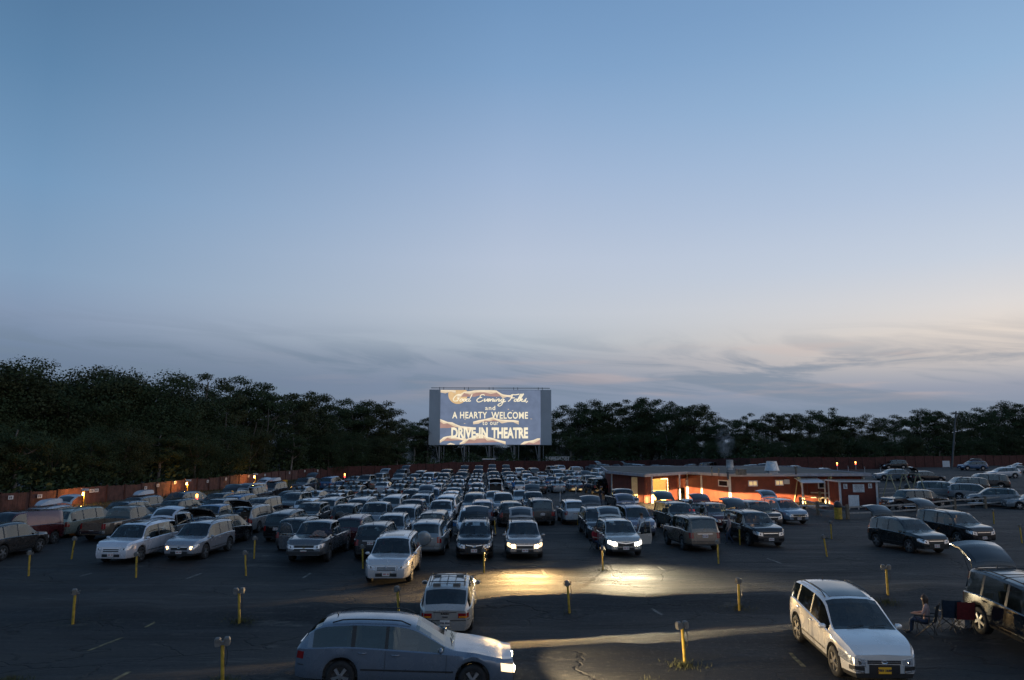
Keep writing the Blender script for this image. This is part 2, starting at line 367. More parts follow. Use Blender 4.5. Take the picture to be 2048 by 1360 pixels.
def make_car(kind, opened=False, front='plain', bar=None):
    s = SP[kind]; L = s['L']; xe = L/2; W0 = s['Wd']/2; T = pchip(s['top']); B = pchip(s['belt']); r = s['rw']; R = r + .075
    zmax = max(p[1] for p in s['top'])
    def Pl(x):
        a = xe - abs(x)
        w = 1.0
        if a < .75: w = 1 - .22 * (1 - a/.75) ** 2.6
        return w
    def arch(x):
        z = s['zs']
        for xa in s['ax']:
            d = abs(x - xa)
            if d < R - 1e-6: z = max(z, r + sqrt(R*R - d*d) * .98)
        return z
    def ring(x, zlow=None):
        zb = arch(x) if zlow is None else zlow
        zt = T(x); w = W0 * Pl(x); zbe = min(B(x), zt - .025); g = zt - zbe
        z3 = max(.52, zb + .08); z4 = max(.74, z3 + .05); zbe = max(zbe, z4 + .04); zt = max(zt, zbe + .025)
        tb = min(1, max(0, g / .55))
        y6 = w * .945; y7 = w * (.925 - .135 * tb) ; y8 = y7 - (.03 + .03 * tb); z7 = zbe + (zt - zbe) * .86
        pts = [(0, zb), (w*.93, zb), (w*.985, zb + (z3-zb)*.45), (w*1.0, z3), (w*1.0, z4), (w*.985, zbe - .02), (y6, zbe + .004), (y7, z7), (y8, zt - .035*tb - .004), (y7*.62, zt - .004 + .012*tb), (0, zt + .012 + .015*tb)]
        if 'bed' in s and x < s['bed'] - .02:
            pts = pts[:6] + [(w*.95, 1.14), (w*.86, 1.14), (w*.85, .78), (w*.5, .78), (0, .78)]
            if x < -xe + .06: pts = pts[:6] + [(w*.95, 1.135), (w*.86, 1.135), (w*.84, 1.135), (w*.5, 1.135), (0, 1.135)]
        # nose and tail lean with height
        if x > 0: k = sstep(xe - .30, xe, x); dx = [-.16*k*max(0, (p[1]-.55))**1.2 - .10*k*max(0, .42-p[1]) for p in pts]
        else: k = sstep(xe - .30, xe, -x); dx = [.07*k*max(0, (p[1]-.6)) + .08*k*max(0, .42-p[1]) for p in pts]
        return [(x + dx[i], p[0], p[1]) for i, p in enumerate(pts)]
    # stations
    xs = set()
    n = 18
    for i in range(n+1): xs.add(round(-xe + L*i/n, 4))
    for p in s['top']: xs.add(p[0])
    for a in (.04, .12, .25, .45): xs.add(round(-xe+a, 4)); xs.add(round(xe-a, 4))
    for xa in s['ax']:
        for f in (-1, -.96, -.84, -.62, -.34, 0, .34, .62, .84, .96, 1): xs.add(round(xa + R*f, 4))
    keyx = [s['ws'][0], s['ws'][1], s['rg'][0], s['rg'][1], s['hinge']] + [v for w_ in s['win'] for v in w_]
    if 'bed' in s: keyx += [s['bed'], s['bed'] - .03]
    xs = sorted(x for x in xs if all(abs(x-k) > .03 for k in keyx) or abs(abs(x)-xe) < 1e-3)
    xs = sorted(set(xs) | set(keyx))
    xs2 = [xs[0]]
    for x in xs[1:]:
        if x - xs2[-1] > .012: xs2.append(x)
        elif x in keyx: xs2[-1] = x
    xs = xs2
    RG = [ring(x) for x in xs]
    NR = 11
    body = MB(); glass = {'windshield': MB(), 'rear_window': MB()}
    sidew = {}
    def inn(x0, x1, span): return x0 >= span[0] - 1e-4 and x1 <= span[1] + 1e-4
    vs = []
    for rg_ in RG:
        for p in rg_: vs.append(p)
    nv = len(vs)
    for rg_ in RG:
        for p in rg_: vs.append((p[0], -p[1], p[2]))
    body.v = list(vs)
    def addf(i, b, sgn, mi):
        o = 0 if sgn > 0 else nv
        body.f.append((o+i*NR+b, o+(i+1)*NR+b, o+(i+1)*NR+b+1, o+i*NR+b+1)); body.m.append(mi)
    def gl(mb, i, b, sgn):
        q = [RG[i][b], RG[i+1][b], RG[i+1][b+1], RG[i][b+1]]
        mb.add([(p[0], p[1]*sgn, p[2]) for p in q], [(0,1,2,3)])
    zo = .66
    for i in range(len(xs)-1):
        x0, x1 = xs[i], xs[i+1]
        for b in range(NR-1):
            for sgn in (1, -1):
                if b in (8, 9) and inn(x0, x1, s['ws']): gl(glass['windshield'], i, b, sgn); continue
                if b in (8, 9) and inn(x0, x1, s['rg']):
                    if not opened: gl(glass['rear_window'], i, b, sgn)
                    continue
                if opened and s['hatch'] and b in (8, 9) and x1 <= s['hinge'] + 1e-4: continue
                if b == 6:
                    hit = None
                    for wi, w_ in enumerate(s['win']):
                        if inn(x0, x1, w_): hit = wi
                    if s.get('cargo') and hit in (0, 1): hit = None
                    if hit is not None:
                        gl(sidew.setdefault((hit, sgn), MB()), i, b, sgn); continue
                    if inn(x0, x1, (s['win'][0][0], s['win'][-1][1])) and not s.get('cargo'): addf(i, b, sgn, 1); continue
                mi = 0
                if b == 0: mi = 2
                elif b == 1 and s['clad']: mi = 1
                addf(i, b, sgn, mi)
    for end, i in ((0, 0), (1, len(xs)-1)):
        for b in range(NR-1):
            if end == 0 and opened and s['hatch'] and RG[0][b+1][2] > zo + .05 and b >= 3: continue
            body.f.append((i*NR+b, i*NR+b+1, nv+i*NR+b+1, nv+i*NR+b)); body.m.append(1 if (b < 2 and s['clad']) else 0)
    me = body.mesh('body', [m_paint, m_plastic, m_inside])
    bm = bmesh.new(); bm.from_mesh(me); bmesh.ops.remove_doubles(bm, verts=bm.verts, dist=.0008)
    bmesh.ops.recalc_face_normals(bm, faces=bm.faces); bm.to_mesh(me); bm.free(); me.shade_smooth(); me.set_sharp_from_angle(angle=RAD(34))
    name = {'suv':'sport_utility_car','bigsuv':'sport_utility_car','boxsuv':'sport_utility_car','estate':'station_wagon','spare':'sport_utility_car','crossover':'sport_utility_car','wagon':'station_wagon','hatchback':'hatchback_car','sedan':'sedan_car','minivan':'minivan','jeep':'off_road_car','van':'cargo_van','pickup':'pickup_truck'}[kind]
    root = bpy.data.objects.new(name, None); root.empty_display_size = .3
    def part(nm, mesh, par=root, col=False):
        o = bpy.data.objects.new(nm, mesh); o.parent = par; reg(par, o); return o
    bo = part('body', me)
    for k, mb in glass.items():
        if mb.f: part(k, mb.mesh(k, m_glass, 40))
    for k, mb in sorted(sidew.items()):
        if mb.f: part('side_window', mb.mesh('side_window', m_glass, 40))
    # surface sampling for trim that follows the skin
    def side_y(x, z):
        rg_ = ring(x, .3)
        for a, b in zip(rg_[1:8], rg_[2:9]):
            if a[2] <= z <= b[2] + 1e-6:
                t = (z-a[2])/max(1e-6, b[2]-a[2]); return a[1] + (b[1]-a[1])*t
        return rg_[5][1]
    def outline(end, z):
        sg = 1 if end > 0 else -1
        e = ring(sg*xe, .3)
        yc = side_y(sg*xe, z)
        # x of the end face at this height
        if sg > 0: xx = xe - .16*max(0, z-.55)**1.2 - .10*max(0, .42-z)
        else: xx = -xe + .07*max(0, z-.6) + .08*max(0, .42-z)
        pts = [(xx, yc*k/8) for k in range(9)]
        st = [.04, .12, .25, .45, .7, 1.0, 1.3]
        for a in st:
            x = sg*(xe - a)
            k = sstep(xe-.30, xe, abs(x))
            if sg > 0: dx = -.16*k*max(0, z-.55)**1.2 - .10*k*max(0, .42-z)
            else: dx = .07*k*max(0, z-.6) + .08*k*max(0, .42-z)
            pts.append((x+dx, side_y(x, z)))
        return pts
    def at(end, z, a, off):
        pts = outline(end, z); sgn = 1 if a >= 0 else -1; a = abs(a); acc = 0
        for p, q in zip(pts, pts[1:]):
            l = hypot(q[0]-p[0], q[1]-p[1])
            if acc + l >= a or q is pts[-1]:
                t = min(1, (a-acc)/max(l, 1e-6)); x = p[0]+(q[0]-p[0])*t; y = p[1]+(q[1]-p[1])*t
                nx, ny = (q[1]-p[1])/max(l,1e-6), -(q[0]-p[0])/max(l,1e-6)
                if end < 0: nx, ny = -nx, -ny
                return Vector((x + nx*off, (y + ny*off)*sgn, z))
            acc += l
    def patch(mb, end, a0, a1, z0, z1, off=.008, n=6, mi=0, z0b=None, z1b=None, rows=2):
        z0b = z0 if z0b is None else z0b; z1b = z1 if z1b is None else z1b
        vs = []; fs = []
        for i in range(n+1):
            t = i/n; a = a0 + (a1-a0)*t; lo = z0+(z0b-z0)*t; hi = z1+(z1b-z1)*t
            for k in range(rows+1):
                vs.append(at(end, lo+(hi-lo)*k/rows, a, off))
            vs.append(at(end, lo, a, -.03)); vs.append(at(end, hi, a, -.03))
        q = rows+3
        for i in range(n):
            for k in range(rows): fs.append((i*q+k, (i+1)*q+k, (i+1)*q+k+1, i*q+k+1))
            fs.append((i*q+rows+1, (i+1)*q+rows+1, (i+1)*q, i*q)); fs.append((i*q+rows, (i+1)*q+rows, (i+1)*q+rows+2, i*q+rows+2))
        fs.append((rows+1,) + tuple(range(0, rows+1)) + (rows+2,)); e = n*q
        fs.append((e+rows+2,) + tuple(e+k for k in range(rows, -1, -1)) + (e+rows+1,))
        mb.add(vs, fs, mi)
    zh = B(xe) ; zt = T(xe)
    hb = T(xe - .25)            # bonnet edge height
    hl0, hl1 = zh - .20, zh - .015
    wf = side_y(xe, .6)
    # lights
    for sgn in (1, -1):
        mb = MB(); patch(mb, 1, sgn*(wf*.62), sgn*(wf*1.0+(.52 if front == 'slot' else .34)), hl0, hl1, .010, 7, z0b=hl0+.12, z1b=hl1+.12)
        h = part('headlight', mb.mesh('headlight', m_lamp, 50))
        # round bulb housing, gives a lit lamp its spot
        mb = MB(); c_ = at(1, (hl0+hl1)/2+.02, sgn*wf*.86, .012)
        mb.lathe([(0,0),(.055,0),(.062,-.03)], 14, axis='z', mi=0)
        me_ = mb.mesh('bulb', m_chrome, 60); d = Vector((1, .35*sgn, 0)).normalized()
        me_.transform(Matrix.Translation(c_) @ d.to_track_quat('Z','Y').to_matrix().to_4x4())
        bulb = part('bulb', me_, h)
        mb = MB()
        if kind in ('suv','spare','bigsuv','minivan','jeep','van','boxsuv'): patch(mb, -1, sgn*(side_y(-xe,.9)*.84), sgn*(side_y(-xe,.9)+.16), .72, 1.02, .010, 4)
        elif kind == 'pickup': patch(mb, -1, sgn*(side_y(-xe,.9)*.86), sgn*(side_y(-xe,.9)+.12), .78, 1.10, .010, 4)
        elif kind == 'wagon':
            patch(mb, -1, sgn*(side_y(-xe,.7)*.62), sgn*(side_y(-xe,.7)+.14), .64, .78, .010, 5)
        else: patch(mb, -1, sgn*(side_y(-xe,.8)*.66), sgn*(side_y(-xe,.8)+.22), .70, .86, .010, 5)
        tl = part('taillight', mb.mesh('taillight', m_tail, 50))
        if kind == 'wagon':
            mb = MB(); patch(mb, -1, sgn*(side_y(-xe,.7)*.66), sgn*(side_y(-xe,.7)+.04), .652, .695, .016, 5)
            part('indicator', mb.mesh('indicator', m_amber, 50), tl)
    # grille
    mb = MB(); gw = wf*.56
    if front == 'slot':     # slim upper slot and big lower mouth
        patch(mb, 1, -gw, gw, zh-.115, zh-.035, .008, 8)
        g = part('grille', mb.mesh('grille', m_plastic, 50))
        mb = MB(); patch(mb, 1, -gw, gw, zh-.080, zh-.066, .018, 8); part('grille_bar', mb.mesh('grille_bar', m_chrome, 50), g)
        mb = MB(); patch(mb, 1, -gw*.92, gw*.92, .36, .585, .012, 8, rows=3)
        g2 = part('lower_grille', mb.mesh('lower_grille', m_plastic, 50))
        for sgn in (1, -1):
            mb = MB(); patch(mb, 1, sgn*gw*1.20, sgn*(wf+.16), .38, .56, .010, 5, z0b=.45, z1b=.55)
            f_ = part('fog_light_recess', mb.mesh('fog_light_recess', m_plastic, 50))
            mb = MB(); patch(mb, 1, sgn*gw*1.22, sgn*(wf+.05), .40, .435, .018, 5, z0b=.44, z1b=.47); part('fog_light', mb.mesh('fog_light', m_lamp, 50), f_)
    else:
        g0 = {'plain': (zh-.19, zh-.03), 'bars': (zh-.235, zh-.055), 'wide': (zh-.26, zh-.02), 'vee': (zh-.22, zh-.02), 'slats': (zh-.22, zh-.03)}[front]
        gw2 = gw*(1.18 if front == 'wide' else .86 if front in ('slats',) else 1.0)
        patch(mb, 1, -gw2, gw2, g0[0], g0[1], .009, 8)
        g = part('grille', mb.mesh('grille', m_plastic, 50))
        mb = MB()
        if front == 'bars':
            for k in (0, .46, .90): patch(mb, 1, -gw2, gw2, g0[0]+(g0[1]-g0[0])*k, g0[0]+(g0[1]-g0[0])*k+.022, .018, 8)
            for a in (-gw2, gw2-.03): patch(mb, 1, a, a+.03, g0[0], g0[1], .018, 1)
        elif front == 'slats':
            for k in range(8): a = -gw2 + 2*gw2*k/7; patch(mb, 1, a-.02, a+.02, g0[0], g0[1], .018, 1)
            patch(mb, 1, -gw2, gw2, g0[1]-.015, g0[1]+.012, .016, 6)
        elif front == 'wide': patch(mb, 1, -gw2, gw2, (g0[0]+g0[1])/2-.02, (g0[0]+g0[1])/2+.02, .018, 8)
        elif front == 'vee':
            patch(mb, 1, -gw2, 0, g0[1]-.01, g0[1]+.02, .016, 5, z0b=g0[1]-.07, z1b=g0[1]-.03); patch(mb, 1, 0, gw2, g0[1]-.07, g0[1]-.03, .016, 5, z0b=g0[1]-.01, z1b=g0[1]+.02)
        else: patch(mb, 1, -gw2, gw2, g0[1]-.03, g0[1], .018, 8)
        part('grille_bar', mb.mesh('grille_bar', m_chrome, 50), g)
        mb = MB(); patch(mb, 1, -gw*1.05, gw*1.05, s['zs']+.06, s['zs']+.20, .008, 8); part('lower_grille', mb.mesh('lower_grille', m_plastic, 50))
    # plates
    for end, nm in ((1, 'number_plate'), (-1, 'number_plate')):
        zc = (.455 if front == 'slot' else s['zs'] + .17) if end > 0 else (.50 if kind == 'wagon' else .62 if kind in ('pickup',) else .84 if s['hatch'] else .74)
        mb = MB(); x = at(end, zc, 0, .022).x
        mb.box(x-.004, x+.004, -.155, .155, zc-.08, zc+.08)
        pl = part(nm, mb.mesh(nm, m_plate_y if (front == 'slot' and end > 0) else m_plate))
        mb = MB()
        for k in range(6):
            if k == 3: continue
            y = -.115 + k*.042
            x2 = x + (.0055 if end > 0 else -.0055)
            mb.box(x2-.002, x2+.002, y, y+.026, zc-.035, zc+.03)
        if front != 'slot' and kind != 'wagon': part('plate_characters', mb.mesh('plate_characters', m_inkred), pl)
        pl['zc'] = zc; pl['xp'] = x; pl['end'] = end
    # rear trim
    if kind != 'pickup' and not opened:
        mb = MB(); patch(mb, -1, -side_y(-xe,.9)*.55, side_y(-xe,.9)*.55, .94 if s['hatch'] and kind != 'wagon' else .80, .965 if s['hatch'] and kind != 'wagon' else .815, .014, 6)
        part('rear_trim', mb.mesh('rear_trim', m_chrome if kind != 'wagon' else m_plastic, 50))
    mb = MB(); patch(mb, -1, -side_y(-xe,.5)-.25, side_y(-xe,.5)+.25, .555, .575, .006, 14); part('rear_bumper_gap', mb.mesh('rear_bumper_gap', m_plastic, 50))
    if kind == 'pickup':
        mb = MB(); patch(mb, -1, -side_y(-xe,.5)-.1, side_y(-xe,.5)+.1, .50, .68, .05, 12); part('rear_bumper', mb.mesh('rear_bumper', m_chrome, 50))
        mb = MB(); patch(mb, 1, -wf-.2, wf+.2, .46, .62, .03, 12); part('front_bumper', mb.mesh('front_bumper', m_chrome if front != 'wide' else m_plastic, 50))
    # shut lines and handles
    for sgn in (1, -1):
        mb = MB()
        def vline(x, z0, z1, w_=.010):
            zz = [z0 + (z1-z0)*k/5 for k in range(6)]
            v_ = []
            for z in zz:
                y = side_y(x, z) + .0025
                v_ += [(x-w_/2, y*sgn, z), (x+w_/2, y*sgn, z)]
            mb.add(v_, [(2*k, 2*k+1, 2*k+3, 2*k+2) for k in range(5)])
        wl = s['win']
        doorx = [(w_[0] - .05) for w_ in wl[-2:]] + [min(wl[-1][1] + .06, s['ax'][1] - R - .04)] if not kind == 'pickup' else [wl[0][0]-.02, wl[1][0]-.05, wl[1][1]-.1]
        for x in doorx:
            if all(abs(x - xa) > R + .01 for xa in s['ax']): vline(x, s['zs']+.12, B(x)-.03)
            else: vline(x, r*2+.24, B(x)-.03)
        # sill line
        x0_, x1_ = s['ax'][0]+R+.05, s['ax'][1]-R-.05
        v_ = []
        for k in range(7):
            x = x0_+(x1_-x0_)*k/6
            for z in (.500, .535): v_.append((x, (side_y(x, z)+.012)*sgn, z))
        mb.add(v_, [(2*k, 2*k+1, 2*k+3, 2*k+2) for k in range(6)])
        part('door_seams', mb.mesh('door_seams', m_plastic))
        for w_ in (wl[-2:] if kind != 'pickup' else wl):
            x = w_[0] + .10; z = B(x) - .11; y = side_y(x, z)
            mb = MB(); mb.tube([(x-.0, (y+.0)*sgn, z), (x+.03, (y+.035)*sgn, z), (x+.15, (y+.035)*sgn, z), (x+.18, y*sgn, z)], .014, 6)
            part('door_handle', mb.mesh('door_handle', m_paint if kind not in ('jeep','van') else m_plastic, 60))
        # wing mirror
        x = wl[-1][1] - .10; z = B(x) + .08; y = side_y(x, B(x)-.03)
        mb = MB()
        prof = [(-.02,.02),(.02,.085),(.09,.095),(.15,.075),(.185,.03)]
        v_ = []
        for yy, hh in prof:
            for k in range(10):
                t = 2*pi*k/10; v_.append((x + .055*cos(t)*(hh/.095) + .02, (y+yy)*sgn, z + hh*.75*sin(t)))
        f_ = [(i*10+k, i*10+(k+1)%10, (i+1)*10+(k+1)%10, (i+1)*10+k) for i in range(4) for k in range(10)] + [tuple(range(40, 50)), tuple(range(10))]
        mb.add(v_, f_)
        mi_ = part('wing_mirror', mb.mesh('wing_mirror', m_paint, 60))
        mb = MB(); mb.box(x-.045, x-.037, (y+.03)*sgn if sgn > 0 else -(y+.15), (y+.15) if sgn > 0 else -(y+.03), z-.05, z+.05); part('mirror_glass', mb.mesh('mirror_glass', m_chrome), mi_)
        # roof rail
        if s['rails']:
            x0_, x1_ = s['hinge']+.15, s['ws'][0]-.12; pts = []
            for k in range(9):
                x = x0_+(x1_-x0_)*k/8; rg_ = ring(x, .3); pts.append((x, (rg_[8][1]-.045)*sgn, T(x) + (.0 if k in (0, 8) else .045)))
            mb = MB(); mb.tube(pts, .017, 6); part('roof_rail', mb.mesh('roof_rail', m_plastic, 60))
    if bar or kind == 'wagon':
        for x in ((s['hinge']+.5, (s['hinge']+s['ws'][0])/2, s['ws'][0]-.45) if kind != 'wagon' else (-1.15, -.35)):
            y = ring(x, .3)[8][1]-.045; mb = MB(); mb.tube([(x, -y, T(x)+.055), (x, y, T(x)+.055)], .014, 6); part('roof_bar', mb.mesh('roof_bar', m_plastic, 60))
        if kind == 'wagon':
            for y in (-.26, 0, .26): mb = MB(); mb.tube([(-1.15, y, 1.49), (-.35, y, 1.49)], .010, 6); part('roof_bar', mb.mesh('roof_bar', m_plastic, 60))
    if s.get('sunroof') or s.get('roofglass'):
        xa_, xb_ = (s['ws'][0]-.75, s['ws'][0]-.28) if s.get('sunroof') else (s['hinge']+.45, s['ws'][0]-.12)
        yw = .42 if s.get('sunroof') else .52
        v_ = []; nx_ = 6
        for k in range(nx_+1):
            x = xa_+(xb_-xa_)*k/nx_
            rg_ = ring(x, .3)
            for y in (-yw, -yw*.5, 0, yw*.5, yw):
                t = abs(y)/rg_[9][1]; z = rg_[10][2] + (rg_[9][2]-rg_[10][2])*min(1, t) + .006
                v_.append((x, y, z))
        mb = MB(); mb.add(v_, [(k*5+j, (k+1)*5+j, (k+1)*5+j+1, k*5+j+1) for k in range(nx_) for j in range(4)])
        part('sunroof', mb.mesh('sunroof', m_tint, 60))
    # antenna and wipers
    mb = MB(); xa_ = s['hinge'] + .18 if s['hatch'] else -.85; mb.tube([(xa_, 0, T(xa_)), (xa_-.05, 0, T(xa_)+.09)], [.02, .008], 6); part('antenna', mb.mesh('antenna', m_plastic, 60))
    mb = MB(); xw = s['ws'][1] - .06
    for y0 in (-.45, .12):
        mb.tube([(xw+.02, y0, T(xw)+.035), (xw-.05, y0+.46, T(xw-.05)+.03)], .009, 5)
    part('wipers', mb.mesh('wipers', m_plastic))
    # cabin
    zf = s['zs'] + .42
    def seat(x, y, w_):
        mb = MB(); M4 = Matrix.Translation((x, y, zf))
        v_ = []
        prof = [(.28,0,.12),(.26,.16,.14),(-.18,.14,.13),(-.30,.62,.10),(-.40,.62,.08),(-.36,0,.12)]
        for yy in (-w_/2, w_/2):
            for px_, pz_, _ in prof: v_.append(M4 @ Vector((px_, yy, pz_)))
        n_ = len(prof)
        f_ = [tuple(range(n_)), tuple(range(2*n_-1, n_-1, -1))] + [(i, (i+1)%n_, n_+(i+1)%n_, n_+i) for i in range(n_)]
        mb.add(v_, f_)
        nh = 1 if w_ < .8 else 2
        for k in range(nh):
            yc = 0 if nh == 1 else (-.32 if k == 0 else .32)
            mb.box(-.40, -.30, yc-.12, yc+.12, .66, .82, 0, M4)
        return part('seat', mb.mesh('seat', m_seat))
    xf = s['ws'][0] - .25
    seat(xf, .38, .5); seat(xf, -.38, .5)
    if kind != 'van': seat(xf - (1.0 if kind != 'pickup' else .75), 0, 1.25)
    mb = MB(); mb.box(s['ws'][1]-.62, s['ws'][1]-.02, -W0*.80, W0*.80, .62, B(s['ws'][1])-.03); mb.box((s['bed']+.12) if 'bed' in s else -xe*.80, s['ws'][1]-.5, -W0*.86, W0*.86, s['zs']+.05, zf-.04)
    part('dashboard', mb.mesh('dashboard', m_inside))
    mb = MB(); xsw = s['ws'][1]-.72; pts = [(xsw - .05*sin(2*pi*k/16), .38 + .18*cos(2*pi*k/16), B(.5)+.02 + .17*sin(2*pi*k/16)) for k in range(17)]
    mb.tube(pts, .014, 6, cap=False); part('steering_wheel', mb.mesh('steering_wheel', m_inside, 60))
    # wheels
    for xa in s['ax']:
        for sgn in (1, -1):
            y0 = W0 - .02; tw = .22
            mb = MB()
            prof = [(r*.62,0),(r*.66,.012),(r*.86,.018),(r*.96,.0),(r,-.03),(r,-tw+.03),(r*.95,-tw),(r*.6,-tw)]
            mb.lathe([(a, b*sgn) for a, b in prof], 28, axis='y', c=(xa, y0*sgn, r))
            wh = bpy.data.objects.new('wheel', mb.mesh('tyre', m_tyre, 40)); wh.parent = root; reg(root, wh)
            mb = MB(); rr = r*.64
            mb.lathe([(rr, -.005*sgn), (rr*.94, .006*sgn), (rr*.90, -.05*sgn), (rr*.35, -.07*sgn), (0.001, -.07*sgn)], 28, axis='y', c=(xa, y0*sgn, r), mi=1)
            for k in range(6 if kind in ('jeep', 'pickup') else 5):
                t = 2*pi*k/(6 if kind in ('jeep', 'pickup') else 5) + .3; M4 = Matrix.Translation((xa, y0*sgn, r)) @ Matrix.Rotation(t, 4, 'Y')
                v_ = []
                for q, wd in ((.10, .13), (.96, .19)):
                    for yy in (-.045*sgn, (.004 if q > .5 else .012)*sgn):
                        for e in (-1, 1): v_.append(M4 @ Vector((rr*q, yy, e*rr*wd)))
                mb.add(v_, [(0,1,3,2),(4,6,7,5),(0,4,5,1),(2,3,7,6),(0,2,6,4),(1,5,7,3)], 0)
            mb.lathe([(.0001, .018*sgn), (.06, .016*sgn), (.065, -.04*sgn)], 12, axis='y', c=(xa, y0*sgn, r))
            rim = bpy.data.objects.new('rim', mb.mesh('rim', [m_rim, m_inside], 40)); rim.parent = wh; reg(wh, rim)
    # tailgate raised
    if opened and s['hatch']:
        prof = []
        hx, hz = s['hinge'], T(s['hinge'])
        k0 = [x for x in xs if x <= hx + 1e-4][::-1]
        for x in k0: prof.append((x, T(x)+.02, ring(x, .3)[8][1]))
        for z in (T(-xe)-.12, zo+.12, zo): prof.append((-xe + .05*max(0, z-.6), z, side_y(-xe, z)*.93))
        a0 = atan2(prof[-1][1]-hz, prof[-1][0]-hx); ang = (pi - RAD(27)) - (a0 + 2*pi if a0 < 0 else a0)
        ca, sa = cos(ang), sin(ang)
        def rot(x, z): x -= hx; z -= hz; return (hx + x*ca - z*sa, hz + x*sa + z*ca + .02)
        nn = len(prof); nrm = []
        for i in range(nn):
            a = prof[max(0, i-1)]; b = prof[min(nn-1, i+1)]; l = hypot(b[0]-a[0], b[1]-a[1]); nrm.append(((b[1]-a[1])/l, -(b[0]-a[0])/l))
        def P3(i, f, off):
            x, z, w_ = prof[i]; nx_, nz_ = nrm[i]; cr = .085*(1-f*f)
            xx, zz = rot(x + nx_*(off - 0) + (-cr), z + nz_*(off)); return (xx, w_*f, zz)
        sgnn = 1 if nrm[nn//2][0] < 0 else -1
        fr = [-1, -.75, -.35, 0, .35, .75, 1]; q = len(fr)
        mb = MB(); vo = [P3(i, f, .0) for i in range(nn) for f in fr]; vi = [P3(i, f, -.05*sgnn) for i in range(nn) for f in fr]
        fs = [(i*q+j, i*q+j+1, (i+1)*q+j+1, (i+1)*q+j) for i in range(nn-1) for j in range(q-1)]
        mb.add(vo, fs, 0); mb.add(vi, fs, 1)
        ring_ = [i*q for i in range(nn)] + [(nn-1)*q+j for j in range(1, q)] + [i*q+q-1 for i in range(nn-2, -1, -1)] + [j for j in range(q-2, 0, -1)]
        nvv = nn*q; ed = [(a, b, b+nvv, a+nvv) for a, b in zip(ring_, ring_[1:]+ring_[:1])]
        mb2 = MB(); mb2.v = mb.v; mb2.f = mb.f + ed; mb2.m = mb.m + [0]*len(ed)
        tg = part('tailgate', mb2.mesh('tailgate', [m_paint, m_inside], 40))
        ig = [i for i in range(nn) if prof[i][0] <= s['rg'][1]+1e-3 and prof[i][0] >= s['rg'][0]-1e-3 and prof[i][1] > T(-xe)-.02]
        if len(ig) < 2: ig = list(range(1, nn-3))
        fr2 = [-.82, -.4, 0, .4, .82]; mb = MB()
        for off in (.008*sgnn, -.058*sgnn):
            mb.add([P3(i, f, off) for i in ig for f in fr2], [(i*5+j, i*5+j+1, (i+1)*5+j+1, (i+1)*5+j) for i in range(len(ig)-1) for j in range(4)])
        part('rear_window', mb.mesh('rear_window', m_tint, 40), tg)
        for sgn in (1, -1):
            mb = MB(); i = ig[0]; a = P3(min(nn-2, nn//2), .97*sgn, -.05*sgnn); mb.tube([a, (hx-.12, ring(hx, .3)[8][1]*.93*sgn, hz-.35)], .012, 6); part('gas_strut', mb.mesh('gas_strut', m_plastic, 60))
    if s.get('spare') and not opened:
        mb = MB(); mb.lathe([(.001,-.23),(r*.55,-.225),(r*.9,-.20),(r,-.15),(r*.98,.0)], 26, axis='y')
        me_ = mb.mesh('spare_wheel', m_paint, 40); me_.transform(Matrix.Translation((-xe-.02, .05, .98)) @ Matrix.Rotation(RAD(-90), 4, 'Z')); part('spare_wheel', me_)
    info = dict(kind=kind, L=L, H=zmax, zs=s['zs'], xe=xe, at=at, T=T, hlz=(hl0+hl1)/2+.03, hly=wf*.86)
    # distance from centre to the roof's near edge, seen from the front / from behind
    info['rf'] = s['ws'][0] - .05; info['rr'] = -(s['hinge'] if s['hatch'] else s['rg'][1]) if kind != 'pickup' else -(s['rg'][1]+.02)
    root['_k'] = 1; del root['_k']
    return root, info
m_tint = newmat('tinted_glass', (.012,.015,.018,1), .06, spec=.9, noise=.2, coat=.3)
PROTO = {}
def proto(kind, opened=False, front='plain', bar=None):
    k = (kind, opened, front, bar)
    if k not in PROTO: PROTO[k] = make_car(kind, opened, front, bar)
    return PROTO[k]
PAINT = {'w': (.56,.58,.61,1), 's': (.25,.27,.29,1), 'g': (.06,.066,.075,1), 'k': (.014,.015,.018,1), 'b': (.05,.12,.24,1), 'm': (.075,.012,.018,1), 't': (.22,.17,.13,1), 'n': (.03,.05,.045,1), 'o': (.30,.32,.27,1), 'c': (.16,.20,.24,1), 'p': (.15,.15,.20,1)}
CNAME = {'w': 'white', 's': 'silver', 'g': 'dark grey', 'k': 'black', 'b': 'blue', 'm': 'dark red', 't': 'tan', 'n': 'dark green', 'o': 'pale green', 'c': 'blue grey', 'p': 'purple grey'}
TNAME = {'estate': 'station wagon', 'suv': 'sport utility car', 'bigsuv': 'large sport utility car', 'boxsuv': 'boxy sport utility car', 'crossover': 'sport utility car', 'wagon': 'station wagon', 'hatchback': 'hatchback', 'sedan': 'sedan', 'minivan': 'minivan', 'jeep': 'off road car', 'van': 'cargo van', 'pickup': 'pickup truck'}
CATN = {'estate': 'station wagon', 'suv': 'car', 'bigsuv': 'car', 'boxsuv': 'car', 'crossover': 'car', 'wagon': 'station wagon', 'hatchback': 'hatchback', 'sedan': 'sedan', 'minivan': 'minivan', 'jeep': 'off road car', 'van': 'van', 'pickup': 'pickup truck'}
FAR_KEEP = {'body', 'windshield', 'rear_window', 'side_window', 'headlight', 'taillight', 'wheel', 'rim', 'number_plate', 'tailgate', 'wing_mirror', 'roof_rail', 'seat', 'grille', 'bumper', 'rear_bumper', 'spare_wheel', 'sunroof'}
VFAR_KEEP = {'body', 'windshield', 'rear_window', 'side_window', 'headlight', 'taillight', 'wheel', 'tailgate', 'number_plate', 'seat', 'spare_wheel'}
